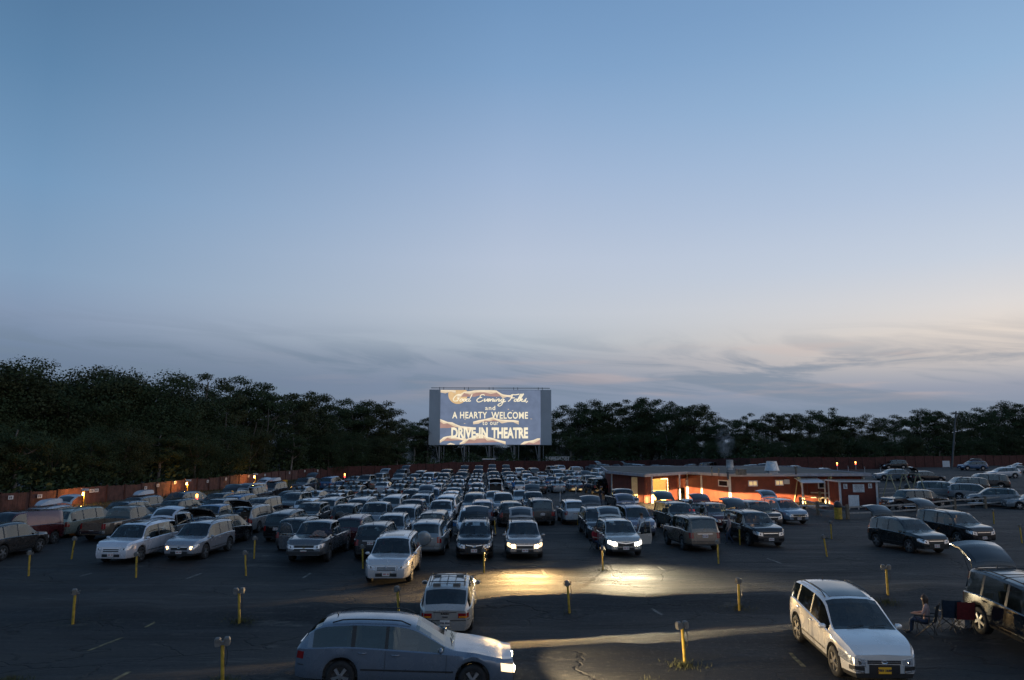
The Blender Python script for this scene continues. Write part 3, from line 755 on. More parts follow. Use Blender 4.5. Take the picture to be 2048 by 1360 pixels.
def settle(o, x, y, rz, ax):
    """stand a car on the ground, following its slope"""
    f = Vector((cos(rz), sin(rz)))
    z1 = gz(x + f.x*ax[1], y + f.y*ax[1]); z0 = gz(x + f.x*ax[0], y + f.y*ax[0])
    ss = (z1 - z0)/(ax[1]-ax[0]); o.location = (x, y, z0 - ss*ax[0]); o.rotation_euler = (0, -math.atan(ss), rz)
def put_car(kind, colr, x, y, rz, label, opened=False, front='plain', bar=None, group='cars parked in the drive-in lot', keep=None):
    root, info = proto(kind, opened, front, bar)
    o = copy_tree(root, keep=keep); settle(o, x, y, rz, SP[kind]['ax'])
    c = PAINT[colr] if isinstance(colr, str) else colr
    jit = random.Random(hash((round(x*10), round(y*10))) & 0xffff).uniform(.85, 1.15)
    c = (c[0]*jit, c[1]*jit, c[2]*jit, 1)
    def setc(q):
        for ch in q.children:
            ch.color = c; setc(ch)
    setc(o)
    tag(o, label, CATN[kind], group)
    return o, info
# ------------------------------------------------------------------ ground
def frange(a, b, st):
    r = []; x = a
    while x < b - 1e-6: r.append(x); x += st
    return r
gxs = [-1500, -700, -400, -250, -160] + frange(-120, -60, 6) + frange(-60, 60, 1.0) + frange(60, 130, 5) + [130, 170, 260, 420, 700, 1500]
gys = [-60, -20, 0, 8] + frange(12, 46, .33) + frange(46, 110, 1.1) + frange(110, 180, 2.5) + [180, 200, 230, 280, 360, 500, 800, 1600]
mb = MB(); nx_ = len(gxs)
mb.add([(x, y, gz(x, y)) for y in gys for x in gxs], [(j*nx_+i, j*nx_+i+1, (j+1)*nx_+i+1, (j+1)*nx_+i) for j in range(len(gys)-1) for i in range(nx_-1)])
def asphalt():
    m = bpy.data.materials.new('asphalt'); m.use_nodes = True; t = m.node_tree; b = t.nodes['Principled BSDF']
    def n_(ty, **k):
        n = t.nodes.new(ty)
        for a, v in k.items(): setattr(n, a, v)
        return n
    co = n_('ShaderNodeTexCoord')
    def noise(sc, det=5, st=(1,1,1), dist=0, rough=.55):
        mp = n_('ShaderNodeMapping'); mp.inputs['Scale'].default_value = st; t.links.new(co.outputs['Object'], mp.inputs[0])
        q = n_('ShaderNodeTexNoise'); q.inputs['Scale'].default_value = sc; q.inputs['Detail'].default_value = det; q.inputs['Distortion'].default_value = dist; q.inputs['Roughness'].default_value = rough
        t.links.new(mp.outputs[0], q.inputs['Vector']); return q.outputs[0]
    big = noise(.11, 5, (1, 1.6, 1)); mid = noise(.5, 7, (.22, 1.6, 1), .6, .65); fine = noise(9, 8, rough=.7); grit = noise(60, 3)
    c = RAMP(big, [(.32, (.009,.010,.012,1)), (.5, (.024,.026,.027,1)), (.68, (.052,.050,.046,1))], tree=t, interp='LINEAR')
    c = MIX(RAMP(mid, [(.40, (0,0,0,1)), (.62, (1,1,1,1))], tree=t), MIX(.8, c, (.007,.008,.010,1), tree=t), c, tree=t)
    c = MIX(RAMP(fine, [(.52, (0,0,0,1)), (.70, (.55,.55,.55,1))], tree=t), c, (.085,.080,.072,1), tree=t)
    # patches of worn gravel
    wr = noise(.9, 8, (.35, 1.3, 1), .4, .7)
    c = MIX(RAMP(wr, [(.57, (0,0,0,1)), (.68, (.75,.75,.75,1))], tree=t), c, (.085,.08,.07,1), tree=t)
    # cracks
    vm = n_('ShaderNodeMapping'); vm.inputs['Scale'].default_value = (.22, .30, 1); t.links.new(co.outputs['Object'], vm.inputs[0])
    dn = n_('ShaderNodeTexNoise'); dn.inputs['Scale'].default_value = 1.4; dn.inputs['Detail'].default_value = 6; t.links.new(vm.outputs[0], dn.inputs['Vector'])
    va = n_('ShaderNodeVectorMath', operation='ADD'); t.links.new(vm.outputs[0], va.inputs[0]); t.links.new(dn.outputs[1], va.inputs[1])
    vo = n_('ShaderNodeTexVoronoi', feature='DISTANCE_TO_EDGE'); vo.inputs['Scale'].default_value = 1.0; t.links.new(va.outputs[0], vo.inputs['Vector'])
    cr = RAMP(vo.outputs[0], [(.0, (.8,.8,.8,1)), (.006, (.6,.6,.6,1)), (.014, (0,0,0,1))], tree=t, interp='LINEAR')
    crm = n_('ShaderNodeMath', operation='MULTIPLY'); t.links.new(cr, crm.inputs[0]); t.links.new(RAMP(big, [(.40, (0,0,0,1)), (.55, (1,1,1,1))], tree=t), crm.inputs[1])
    c = MIX(crm.outputs[0], c, (.010,.010,.010,1), tree=t)
    st = noise(1.7, 4, (1,1,1), 1.2, .5); c = MIX(RAMP(st, [(.64, (0,0,0,1)), (.70, (.7,.7,.7,1))], tree=t), c, (.008,.008,.009,1), tree=t)
    t.links.new(c, b.inputs['Base Color'])
    t.links.new(RAMP(mid, [(.3, (.62,.62,.62,1)), (.7, (.88,.88,.88,1))], tree=t), b.inputs['Roughness'])
    b.inputs['Specular IOR Level'].default_value = .35
    h1 = n_('ShaderNodeMath', operation='MULTIPLY_ADD'); t.links.new(mid, h1.inputs[0]); h1.inputs[1].default_value = 2.4
    h0 = n_('ShaderNodeMath', operation='MULTIPLY_ADD'); t.links.new(fine, h0.inputs[0]); h0.inputs[1].default_value = .5; t.links.new(grit, h0.inputs[2])
    hg = n_('ShaderNodeMath', operation='MULTIPLY'); t.links.new(h0.outputs[0], hg.inputs[0]); hg.inputs[1].default_value = .35
    t.links.new(hg.outputs[0], h1.inputs[2])
    h2 = n_('ShaderNodeMath', operation='MULTIPLY_ADD'); t.links.new(crm.outputs[0], h2.inputs[0]); h2.inputs[1].default_value = -1.2; t.links.new(h1.outputs[0], h2.inputs[2])
    bp = n_('ShaderNodeBump'); bp.inputs['Strength'].default_value = 1.0; bp.inputs['Distance'].default_value = .085
    t.links.new(h2.outputs[0], bp.inputs['Height']); t.links.new(bp.outputs[0], b.inputs['Normal'])
    return m
g = mb.build('ground', asphalt(), smooth=180); tag(g, kind='structure')

m_mark = newmat('worn_line_paint', (.11,.11,.10,1), .8, noise=.6, nscale=6)
m_marky = newmat('worn_yellow_line_paint', (.15,.125,.06,1), .85, noise=.7, nscale=5)
def marking(pa, pb, w, m=None):
    a = P(*pa); b = P(*pb); d = (b-a); d.z = 0; L_ = d.length; d.normalize(); s_ = Vector((-d.y, d.x, 0))*w/2
    mb = MB(); n = max(2, int(L_/.3)); v_ = []
    for i in range(n+1):
        q = a + (b-a)*i/n
        for e in (-1, 1): p = q + s_*e*(.85+.3*random.Random(i*7+e).random()); v_.append((p.x, p.y, gz(p.x, p.y)+.006))
    mb.add(v_, [(2*i, 2*i+1, 2*i+3, 2*i+2) for i in range(n)]); o = mb.build('road_marking', m or m_mark); tag(o, kind='structure')
for a, b, w, m in [((1084,1139),(1091,1150),.13,None), ((228,1360),(258,1344),.12,m_marky), ((175,1302),(245,1275),.10,m_marky), ((290,1255),(332,1231),.10,m_marky),
                   ((160,1153),(184,1146),.12,None), ((372,1158),(402,1147),.12,None), ((606,1156),(622,1146),.12,None), ((1316,1133),(1328,1141),.12,None),
                   ((1534,1117),(1562,1127),.12,None), ((1700,1042),(1740,1046),.14,None), ((1303,1214),(1325,1230),.12,None), ((1581,1306),(1608,1334),.12,m_marky),
                   ((1130,990),(1150,990),.3,None), ((2000,1063),(2026,1066),.12,None), ((525,1112),(537,1112),.2,None)]:
    marking(a, b, w, m)

# ------------------------------------------------------------------ fence round the lot
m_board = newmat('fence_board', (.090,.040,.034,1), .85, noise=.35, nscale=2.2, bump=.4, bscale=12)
m_fpost = newmat('fence_post', (.055,.024,.02,1), .9, noise=.3, nscale=5)
m_white = newmat('white_paint', (.60,.62,.64,1), .6, noise=.12, nscale=6)
FP = [Vector(v) for v in ((-39.2,45,0),(-38.6,49.6,0),(-38.0,54.6,0),(-35.1,63.6,0),(-33.2,83.3,0),(-31.3,107,0))]
FP2 = [Vector((-31.3,107,0))] + [P(px, py, 2.3) for px, py in [(668,933.5),(800,928.5),(940,924),(1090,922),(1200,920)]]
FP3 = [P(px, py, 2.3) for px, py in [(1200,920),(1300,918.5),(1500,916),(1750,913),(2048,910),(2220,909)]]
m_board2 = newmat('shaded_fence_board', (.062,.017,.014,1), .9, noise=.3, nscale=2.2, bump=.3, bscale=12)  # far fence boards, darker than the left ones: tree shade put into the colour
def fence(path, name, label, step=2.5, hh=2.3):
    root = empty('board_fence', (path[0].x, path[0].y, 0), label=label, cat='fence')
    seg = []
    for a, b in zip(path, path[1:]):
        L_ = hypot(b.x-a.x, b.y-a.y); n = max(1, round(L_/step))
        for i in range(n): seg.append((a.x+(b.x-a.x)*i/n, a.y+(b.y-a.y)*i/n))
    seg.append((path[-1].x, path[-1].y)); bx, by = path[0].x, path[0].y
    for k, ((x0, y0), (x1, y1)) in enumerate(zip(seg, seg[1:])):
        d = Vector((x1-x0, y1-y0, 0)); L_ = d.length; d.normalize(); nrm = Vector((-d.y, d.x, 0))
        mb = MB(); nb = 12; rr = random.Random(k*3+len(path))
        top = hh + rr.uniform(-.05, .05)
        for j in range(nb):
            a = Vector((x0, y0, 0)) + d*(L_*j/nb); w_ = L_/nb*.96
            M4 = Matrix.Translation((a.x-bx, a.y-by, 0)) @ Matrix.Rotation(atan2(d.y, d.x), 4, 'Z')
            g0 = gz(a.x, a.y)
            if j == 0 and x0 < -22: top = 2.3 - min(.9, max(0, g0)) + rr.uniform(-.04, .04); hp = top
            mb.box(0, w_, -.012+rr.uniform(-.004,.004), .012, g0-.05, g0+top+rr.uniform(-.02,.02), 0, M4)
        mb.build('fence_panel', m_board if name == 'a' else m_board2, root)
        mb = MB(); M4 = Matrix.Translation((x0-bx, y0-by, 0)) @ Matrix.Rotation(atan2(d.y, d.x), 4, 'Z'); g0 = gz(x0, y0)
        mb.box(-.07, .07, -.09, .06, g0-.1, g0+(2.3-min(.9, max(0, g0)) if x0 < -22 else hh)+.10, 0, M4); mb.build('fence_post', m_fpost, root)
    return root
fence(FP, 'a', 'long reddish brown board fence running down the left side below the trees', 2.5, 1.45)
fence(FP2, 'b', 'shade-darkened red board fence across the far end below the movie screen', 2.9)
fence(FP3, 'c', 'shade-darkened red board fence across the far right side of the lot', 3.2)
def fence_point(px):
    """a point on the inner face of the left fence, found by its bearing"""
    best = None; tx = (px-1024)/FPX
    for path in (FP, FP2, FP3):
        for a, b in zip(path, path[1:]):
            for i in range(41):
                q = a + (b-a)*i/40; e = abs(q.x/(q.y*cos(PITCH) + (2-CAM_H)*sin(PITCH)) - tx)
                if best is None or e < best[0]: best = (e, q, (b-a).normalized())
    return best[1], best[2]
m_signink = newmat('sign_ink', (.04,.045,.06,1), .7, noise=.1)
for px, zz, lb in [(20,1.95,'first white number plate on the left fence, at the photo edge'),(78,1.95,'second white number plate from the left on the fence'),(181,1.95,'left one of two close white plates on the left fence'),(190,1.95,'right one of two close white plates on the left fence'),
               (289,1.9,'white number plate on the fence left of the lit lamp post with glowing grass'),(314,2.0,'white number plate on the fence just left of the lamp lit plate'),(346,2.05,'white number plate right above the fence lamp with glowing grass'),(415,1.95,'white number plate between the two farther lit fence lamps'),
               (452,2.0,'white number plate left of the farthest lit fence lamp'),(495,2.05,'white number plate right of the farthest lit fence lamp'),(528,2.05,'white number plate on the fence above the white boxy car'),(578,1.95,'white number plate on the fence left of the yellow barrel'),(608,2.0,'white number plate on the fence right of the yellow barrel'),(634,2.05,'last white number plate before the fence turns at the far corner')]:
    q, d = fence_point(px); nrm = Vector((d.y, -d.x, 0)); a_ = atan2(d.y, d.x)
    root = empty('number_plate_sign', (q.x+nrm.x*.13, q.y+nrm.y*.13, gz(q.x,q.y)+zz-.86), a_, lb, 'sign', 'white plates along the left fence')
    mb = MB(); mb.box(-.20,.20,-.012,.012,-.14,.14); mb.build('board', m_white, root)
    mb = MB()
    for k in range(2): mb.box(-.12+.13*k,-.04+.13*k,-.020,-.013,-.08,.08)
    mb.build('digits', m_signink, root)

# ------------------------------------------------------------------ trees
def leaf_mat(name, a, b, c_):
    m = bpy.data.materials.new(name); m.use_nodes = True; t = m.node_tree; bs = t.nodes['Principled BSDF']
    co = t.nodes.new('ShaderNodeTexCoord'); oi = t.nodes.new('ShaderNodeObjectInfo')
    ad_ = t.nodes.new('ShaderNodeVectorMath'); ad_.operation = 'ADD'; t.links.new(co.outputs['Object'], ad_.inputs[0]); t.links.new(oi.outputs['Location'], ad_.inputs[1])
    n = t.nodes.new('ShaderNodeTexNoise'); n.inputs['Scale'].default_value = .55; n.inputs['Detail'].default_value = 8; n.inputs['Roughness'].default_value = .7
    t.links.new(ad_.outputs[0], n.inputs['Vector'])
    cc = RAMP(n.outputs[0], [(.32, a), (.5, b), (.68, c_)], tree=t, interp='LINEAR')
    t.links.new(cc, bs.inputs['Base Color']); bs.inputs['Roughness'].default_value = .8; bs.inputs['Specular IOR Level'].default_value = .15
    return m
m_leaf = [leaf_mat('foliage_deep', (.026,.042,.020,1), (.040,.060,.026,1), (.052,.068,.031,1)), leaf_mat('foliage_olive', (.030,.038,.018,1), (.046,.056,.024,1), (.058,.066,.032,1))]
m_bark = newmat('bark', (.085,.072,.062,1), .9, noise=.35, nscale=4, bump=.6, bscale=10)
m_pale = newmat('pale_bark', (.17,.155,.14,1), .85, noise=.35, nscale=4, bump=.4, bscale=10)
def tree_proto(seed, H, R, low, style, mi, pale=False):
    rr = random.Random(seed)
    mb = MB()
    lean = Vector((rr.uniform(-.06,.06), rr.uniform(-.06,.06), 0))
    trunk = [Vector((lean.x*z, lean.y*z, z)) + Vector((rr.uniform(-.12,.12), rr.uniform(-.12,.12), 0))*(z/H*3) for z in [H*.9*i/7 for i in range(8)]]
    mb.tube(trunk, [.26*(1-i/9)*H/13+.03 for i in range(8)], 9)
    clumps = []
    nb = 9
    for k in range(nb):
        a = rr.uniform(0, 2*pi); z0 = H*rr.uniform(max(low, .25), .72); i0 = min(6, int(z0/(H*.9)*7)); st = trunk[i0] + (trunk[i0+1]-trunk[i0])*.5
        l = R*rr.uniform(.55, .95); e = st + Vector((cos(a)*l, sin(a)*l, l*rr.uniform(.35, .9)))
        m_ = (st+e)/2 + Vector((0,0,-.12*l)) + Vector((rr.uniform(-.3,.3), rr.uniform(-.3,.3), 0))
        mb.tube([st, m_, e], [.10*H/13, .06*H/13, .02], 6, cap=False); clumps.append((e, R*rr.uniform(.26,.42)))
        for q in range(2):
            e2 = m_ + Vector((rr.uniform(-1,1), rr.uniform(-1,1), rr.uniform(.3,1)))*R*.4; mb.tube([m_, e2], [.04, .012], 5, cap=False); clumps.append((e2, R*rr.uniform(.22,.34)))
    # shell of clumps giving the crown outline
    cz = H*(low + (1-low)*.52); hz = H*(1-low)*.5
    n = 26 if style == 'dense' else 17
    for k in range(n):
        a = 2*pi*k*.618; u = (k+.5)/n*2-1; rad = sqrt(max(0, 1-u*u))
        if style == 'flat': u = abs(u)*.9+.05
        rq = rr.uniform(.70, 1.0)
        clumps.append((Vector((cos(a)*R*rad*rq*.86, sin(a)*R*rad*rq*.86, cz + u*hz*.86*rr.uniform(.85,1.08))) + lean*H*.5, R*(rr.uniform(.24,.40) if style == 'dense' else rr.uniform(.20,.32))))
    for k in range(5 if style == 'dense' else 2): clumps.append((Vector((rr.uniform(-.4,.4)*R, rr.uniform(-.4,.4)*R, cz+rr.uniform(-.6,.6)*hz)), R*.42))
    lf = MB(); sz = .088*H/12; pad = .72 if style == 'dense' else .46
    tot = 20000 if style == 'dense' else 12000
    wsum = sum(c[1]**2 for c in clumps); vs = []; fs = []
    for c_, r_ in clumps:
        m = int(tot*r_**2/wsum)
        for _ in range(m):
            v = Vector((rr.gauss(0,1), rr.gauss(0,1), rr.gauss(0,1))); v.normalize(); v *= r_*(rr.random()**.38)*(1+.25*rr.gauss(0,.5)); v.z *= pad
            p = c_ + v
            if p.z < .3: continue
            nrm = (v.normalized() + Vector((rr.gauss(0,.6), rr.gauss(0,.6), rr.gauss(0,.6)+.35))).normalized()
            a = nrm.orthogonal().normalized(); b = nrm.cross(a); t = rr.uniform(0, pi); a, b = a*cos(t)+b*sin(t), b*cos(t)-a*sin(t)
            s1 = sz*rr.uniform(.6,1.5); s2 = s1*rr.uniform(.5,.9); o = len(vs)
            vs += [p-a*s1, p-b*s2+a*.2*s1, p+a*s1, p+b*s2-a*.1*s1]; fs.append((o,o+1,o+2,o+3))
    lf.add(vs, fs)
    me = bpy.data.meshes.new('crown'); me.from_pydata([tuple(v) for v in vs], [], fs); me.materials.append(m_leaf[mi])
    root = bpy.data.objects.new('tree', None); tr = bpy.data.objects.new('trunk', mb.mesh('trunk', m_pale if pale else m_bark, 60)); cr = bpy.data.objects.new('crown', me)
    for o in (tr, cr): o.parent = root; reg(root, o)
    root.name = {'dense': 'broadleaf_tree', 'open': 'open_crowned_tree', 'flat': 'flat_topped_tree'}[style]
    return root
_tp = [tree_proto(1,12,4.6,.10,'dense',0), tree_proto(2,12,4.2,.16,'dense',1), tree_proto(3,12,5.2,.06,'dense',0), tree_proto(4,13,4.0,.40,'open',0,True), tree_proto(5,13,4.4,.45,'flat',1), tree_proto(6,13,4.0,.42,'open',1,True), tree_proto(7,12,4.4,.50,'flat',0,True)]
def tree_tree(i, x, y, h, label, group, rs, wide=1.0):
    root = _tp[i]; o = root.copy(); COL.objects.link(o); o.location = (x, y, gz(x, y)-.1); base = TOPZ[i]
    s_ = h/base; o.scale = (s_*wide, s_*wide, s_); o.rotation_euler = (0, 0, rs)
    for ch in _KT[i]:
        c = ch.copy(); COL.objects.link(c); c.parent = o
    tag(o, label, 'tree', group); return o
TOPZ = [sorted(v.co.z for v in [ch for ch in bpy.data.objects if ch.parent == r and ch.name.startswith('crown')][0].data.vertices)[-60] for r in _tp]
_KT = [[ch for ch in bpy.data.objects if ch.parent == r] for r in _tp]
def horiz(px, py):
    r = ray(px, py); return r.z/hypot(r.x, r.y), r.x/r.y
SKY = [(-60,722,11),(0,722,9),(45,714,7),(100,740,9),(150,737,8),(205,730,8),(235,727,8),(290,744,8),(330,758,8),(380,777,8),(425,747,9),(490,754,9),(530,770,7),(570,780,8),(612,782,8),(655,792,8),(700,796,9),(735,797,9),(775,815,9),(803,838,8),(830,845,10),(855,832,10),
       (900,850,14),(960,850,14),(1020,850,14),(1075,845,12),(1108,826,9),(1150,804,9),(1185,803,9),(1225,799,9),(1275,796,9),(1300,794,7),(1345,802,9),(1385,806,8),(1415,832,7),(1450,838,8),(1495,826,8),(1540,823,8),(1575,828,8),(1620,820,9),(1655,815,9),(1700,828,9),(1745,835,9),(1790,829,9),(1838,819,8),(1870,817,8),(1915,824,8),(1955,815,8),(1995,812,8),(2030,802,8),(2075,800,9),(2130,800,9)]
def fence_dist(tx):
    """distance (Y) of the fence along a bearing x/y"""
    best = 150
    for path in (FP, FP2, FP3):
        for a, b in zip(path, path[1:]):
            for i in range(21):
                q = a+(b-a)*i/20
                if abs(q.x/q.y - tx) < .012: return q.y
    return best if tx > -.6 else 45
rt = random.Random(77)
words1 = ['bushy', 'dense', 'rounded', 'ragged', 'spreading', 'shaggy', 'full', 'broad', 'open', 'airy']
ntree = 0
def bearing_words(px):
    if px < 860:
        return 'on the left slope'
    if px < 1110: return 'behind the movie screen'
    if px < 1420: return 'right of the movie screen'
    if px < 1800: return 'beyond the red concession building'
    return 'near the utility pole on the far right'
ORD = ['first','second','third','fourth','fifth','sixth','seventh','eighth','ninth','tenth','eleventh','twelfth','thirteenth','fourteenth','fifteenth','sixteenth','seventeenth','eighteenth','nineteenth','twentieth','twenty-first','twenty-second','twenty-third','twenty-fourth','twenty-fifth','twenty-sixth','twenty-seventh','twenty-eighth','twenty-ninth','thirtieth']
cnt = {}
for k, (px, py, ex) in enumerate(SKY):
    el, tx = horiz(px, py); yf = fence_dist(tx); Yt = yf + ex + 7 + (26 if 780 < px < 1120 else 0)
    X_ = tx*Yt; d = hypot(X_, Yt); h = CAM_H + el*d - gz(X_, Yt)
    hi = 3 + (k*5) % 4 if px > 380 else (0, 2, 1)[k % 3]
    bw = bearing_words(px); cnt[bw] = cnt.get(bw, 0)+1
    if 880 < px < 1085: continue
    tree_tree(hi, X_, Yt, h*1.0, 'tall %s tree, %s skyline crown from left %s' % (('open' if hi > 2 else 'dense'), ORD[cnt[bw]-1], bw), 'tall trees on the skyline', rt.uniform(0, 6.28), 1.0 if px > 380 else 1.15)
# lower belts in front of the skyline trees, closing the wood down to the fence
def belt(off, hf, st, nm, jit, idx, label):
    c_ = 0; px = -70
    while px < 2140:
        py = [s for s in SKY if s[0] <= px][-1:] or [SKY[0]]; a = py[0]; b = ([s for s in SKY if s[0] > px][:1] or [SKY[-1]])[0]
        t = 0 if b[0] == a[0] else (px-a[0])/(b[0]-a[0]); yy = a[1]+(b[1]-a[1])*t
        el, tx = horiz(px, yy); yf = fence_dist(tx); Yt = yf + off + rt.uniform(-jit, jit); X_ = tx*Yt; d = hypot(X_, Yt)
        if 840 < px < 1120: Yt = max(Yt, 185 + rt.uniform(0, 6)); X_ = tx*Yt; d = hypot(X_, Yt)
        h = max(5, (CAM_H + el*d - gz(X_, Yt))*hf*rt.uniform(.88, 1.06))
        c_ += 1
        tree_tree(idx[c_ % len(idx)], X_, Yt, h, label % (ORD[min(c_-1, 29)] if c_ <= 30 else ORD[29]) if False else label, nm, rt.uniform(0, 6.28), rt.uniform(1.0, 1.25))
        px += st*(1.0 if px > 600 else 1.45)*rt.uniform(.85, 1.15)
belt(13, .66, 44, 'trees filling the wood behind the fence', 2.0, (0,1,2), 'dark leafy tree in the unbroken middle of the wood behind the fence')
belt(5.5, .58, 46, 'lower trees at the edge of the wood', 1.5, (2,0,1,3), 'lower dark leafy tree at the edge of the wood just behind the fence')
belt(26, .70, 60, 'trees filling the wood behind the fence', 3.0, (0,2), 'dark leafy tree in the unbroken middle of the wood behind the fence')
m_bark2 = newmat('grey_bark', (.10,.09,.08,1), .9, noise=.3)
# bare pale trunks leaning at the wood edge on the left
for k, (px, py, hh, ln, lb) in enumerate([(497,948,9,-.06,'pale forked bare trunk leaning out of the dark wood behind the left fence'),(530,944,8,.12,'thin pale trunk right of the forked pale trunk'),(563,942,10,.02,'straight pale trunk standing farthest right on the left slope')]):
    q, d_ = fence_point(px); x, y = q.x-d_.y*2.6, q.y+d_.x*2.6; root = empty('bare_trunk', (x, y, gz(x,y)), label=lb, cat='tree')
    mb = MB(); pts = [Vector((ln*z + .15*sin(z*.7+k), .1*cos(z), z)) for z in [hh*i/8 for i in range(9)]]; mb.tube(pts, [.15*(1-i/11) for i in range(9)], 8); mb.build('trunk', m_bark2, root, 60)
    for j in range(3):
        s_ = pts[3+j]; mb = MB(); sg = 1 if j != 1 else -1; mb.tube([s_, s_+Vector((sg*.9,0,1.2)), s_+Vector((sg*1.5,0,3.0))], [.06,.04,.02], 6); mb.build('branch', m_bark2, root, 60)
# undergrowth
rr = random.Random(5); vs = []; fs = []
for path in (FP, FP2, FP3):
    for a, b in zip(path, path[1:]):
        L_ = (b-a).length; d = (b-a).normalized(); nrm = Vector((-d.y, d.x, 0)); 
        for _ in range(int(L_*130)):
            t = rr.random(); of = rr.uniform(.6, 5.5); hump = 1.2+1.5*abs(sin(t*L_*.35)+.4*sin(t*L_*.9)); z = rr.random()**.8*hump*(1.5 if of > 2 else .95)
            q = a+(b-a)*t + nrm*of; p = Vector((q.x, q.y, gz(q.x, q.y)+z)); n_ = Vector((rr.gauss(0,1), rr.gauss(0,1), rr.gauss(.3,1))).normalized(); a1 = n_.orthogonal().normalized(); b1 = n_.cross(a1); s1 = rr.uniform(.12,.30); o = len(vs)
            vs += [p-a1*s1, p-b1*s1*.6, p+a1*s1, p+b1*s1*.6]; fs.append((o,o+1,o+2,o+3))
me = bpy.data.meshes.new('undergrowth'); me.from_pydata([tuple(v) for v in vs], [], fs); me.materials.append(m_leaf[0]); o = bpy.data.objects.new('undergrowth', me); COL.objects.link(o); tag(o, 'dark undergrowth filling the foot of the wood behind the fence', 'undergrowth', kind='stuff')
# grass verge between the cars and the left fence
mb = MB(); v_ = []; n = 0
for a, b in zip(FP, FP[1:]):
    d = (b-a).normalized(); nrm = Vector((d.y, -d.x, 0))
    for i in range(12):
        q = a+(b-a)*i/12
        for e in range(7):
            p = q + nrm*(.1 + e*(1.1 + .25*sin(i*.9+a.x))); v_.append((p.x, p.y, gz(p.x, p.y)+.03+.05*sin(e*2.1+i)*(1 if e < 6 else 0)-(0 if e < 6 else .06)))
        n += 1
mb.add(v_, [(i*7+e, i*7+e+1, (i+1)*7+e+1, (i+1)*7+e) for i in range(n-1) for e in range(6)])
m_grass = newmat('rough_grass', (.045,.050,.026,1), .95, noise=.5, nscale=1.5, bump=1.0, bscale=9)
tag(mb.build('grass_verge', m_grass, smooth=180), kind='structure')
vs = []; fs = []
for a, b in zip(FP, FP[1:]):
    d = (b-a).normalized(); nrm = Vector((d.y, -d.x, 0)); L_ = (b-a).length
    for _ in range(int(L_*170)):
        q = a+d*(rr.random()*L_)+nrm*(rr.random()*6.2); h = rr.uniform(.08,.28); w = .03; t = rr.uniform(0, pi); o = len(vs); z = gz(q.x,q.y)+.02
        vs += [(q.x-w*cos(t), q.y-w*sin(t), z), (q.x+w*cos(t), q.y+w*sin(t), z), (q.x+rr.uniform(-.08,.08), q.y+rr.uniform(-.08,.08), z+h)]; fs.append((o,o+1,o+2))
me = bpy.data.meshes.new('grass'); me.from_pydata(vs, [], fs); me.materials.append(m_grass); o = bpy.data.objects.new('grass', me); COL.objects.link(o); tag(o, 'short rough grass along the left fence', 'grass', kind='stuff')

# ------------------------------------------------------------------ movie screen
SY = 178.0; px_m = FPX/(SY*cos(PITCH))
scr = empty('movie_screen', ((980.5-1024)/px_m, SY, 0), RAD(2.2), 'huge pale outdoor movie screen glowing with a welcome message over orange clouds', 'movie screen')
SW, SH, SB = 30.1, 13.55, 5.9
m_panel = newmat('screen_panel', (.40,.43,.46,1), .8, noise=.05, nscale=.3)
m_steel = newmat('screen_steel', (.10,.105,.11,1), .6, metal=.4, noise=.3)
m_leg = newmat('screen_leg_paint', (.18,.18,.18,1), .7, noise=.3)
mb = MB(); mb.box(-SW/2, SW/2, 0, .9, SB, SB+SH); pn = mb.build('panel', m_panel, scr)
mb = MB(); mb.tube([(-SW/2+.4, .2, SB+SH+.42), (SW/2-.3, .2, SB+SH+.42)], .09, 6)
for k in range(5):
    for e in (0, 1.0): x = -SW/2 + 2.5 + k*6.1 + e; mb.tube([(x, .2, SB+SH), (x, .2, SB+SH+.62)], .07, 5)
mb.build('top_rail', m_steel, scr, 60)
for k in range(5):
    x = -SW/2+2.6 + k*6.1
    mb = MB(); mb.tube([(x, .45, 0), (x, .45, SB)], .20, 8); mb.tube([(x+1.1, .5, 0), (x+1.1, .5, SB)], .10, 6); mb.tube([(x-.9, .45, SB), (x, .45, 1.2)], .10, 6); mb.tube([(x+.5, 4.2, 0), (x+.4, .9, SB-.5)], .13, 6)
    mb.build('leg', m_leg, scr, 60)
def emi(name, c, s_=1.0):
    m = bpy.data.materials.new(name); m.use_nodes = True; t = m.node_tree; t.nodes.clear(); o = t.nodes.new('ShaderNodeOutputMaterial'); e = t.nodes.new('ShaderNodeEmission')
    co = t.nodes.new('ShaderNodeTexCoord'); n = t.nodes.new('ShaderNodeTexNoise'); n.inputs['Scale'].default_value = .6; n.inputs['Detail'].default_value = 4; t.links.new(co.outputs['Object'], n.inputs['Vector'])
    lo = tuple(v*.92 for v in c[:3])+(1,); hi_ = tuple(v*1.08 for v in c[:3])+(1,)
    t.links.new(RAMP(n.outputs[0], [(.3, lo), (.7, hi_)], tree=t), e.inputs[0]); e.inputs[1].default_value = s_; t.links.new(e.outputs[0], o.inputs[0]); return m
# projected picture: blue field 25 m wide
IX0, IX1 = -SW/2 + (150/1590)*SW*.97, SW/2 - (145/1590)*SW*.97
m_field = emi('projected_blue', lin(108,121,146)); m_cream = emi('projected_cream', lin(250,238,208)); m_cl = emi('projected_cloud', lin(222,200,172)); m_cl2 = emi('projected_cloud_pink', lin(172,138,130)); m_moon = emi('projected_moon', lin(222,188,142)); m_cl3 = emi('projected_cloud_edge', lin(246,228,198))
mb = MB(); mb.box(IX0, IX1, -.02, -.001, SB+.12, SB+SH-.1); pic = mb.build('projected_picture', m_field, scr)
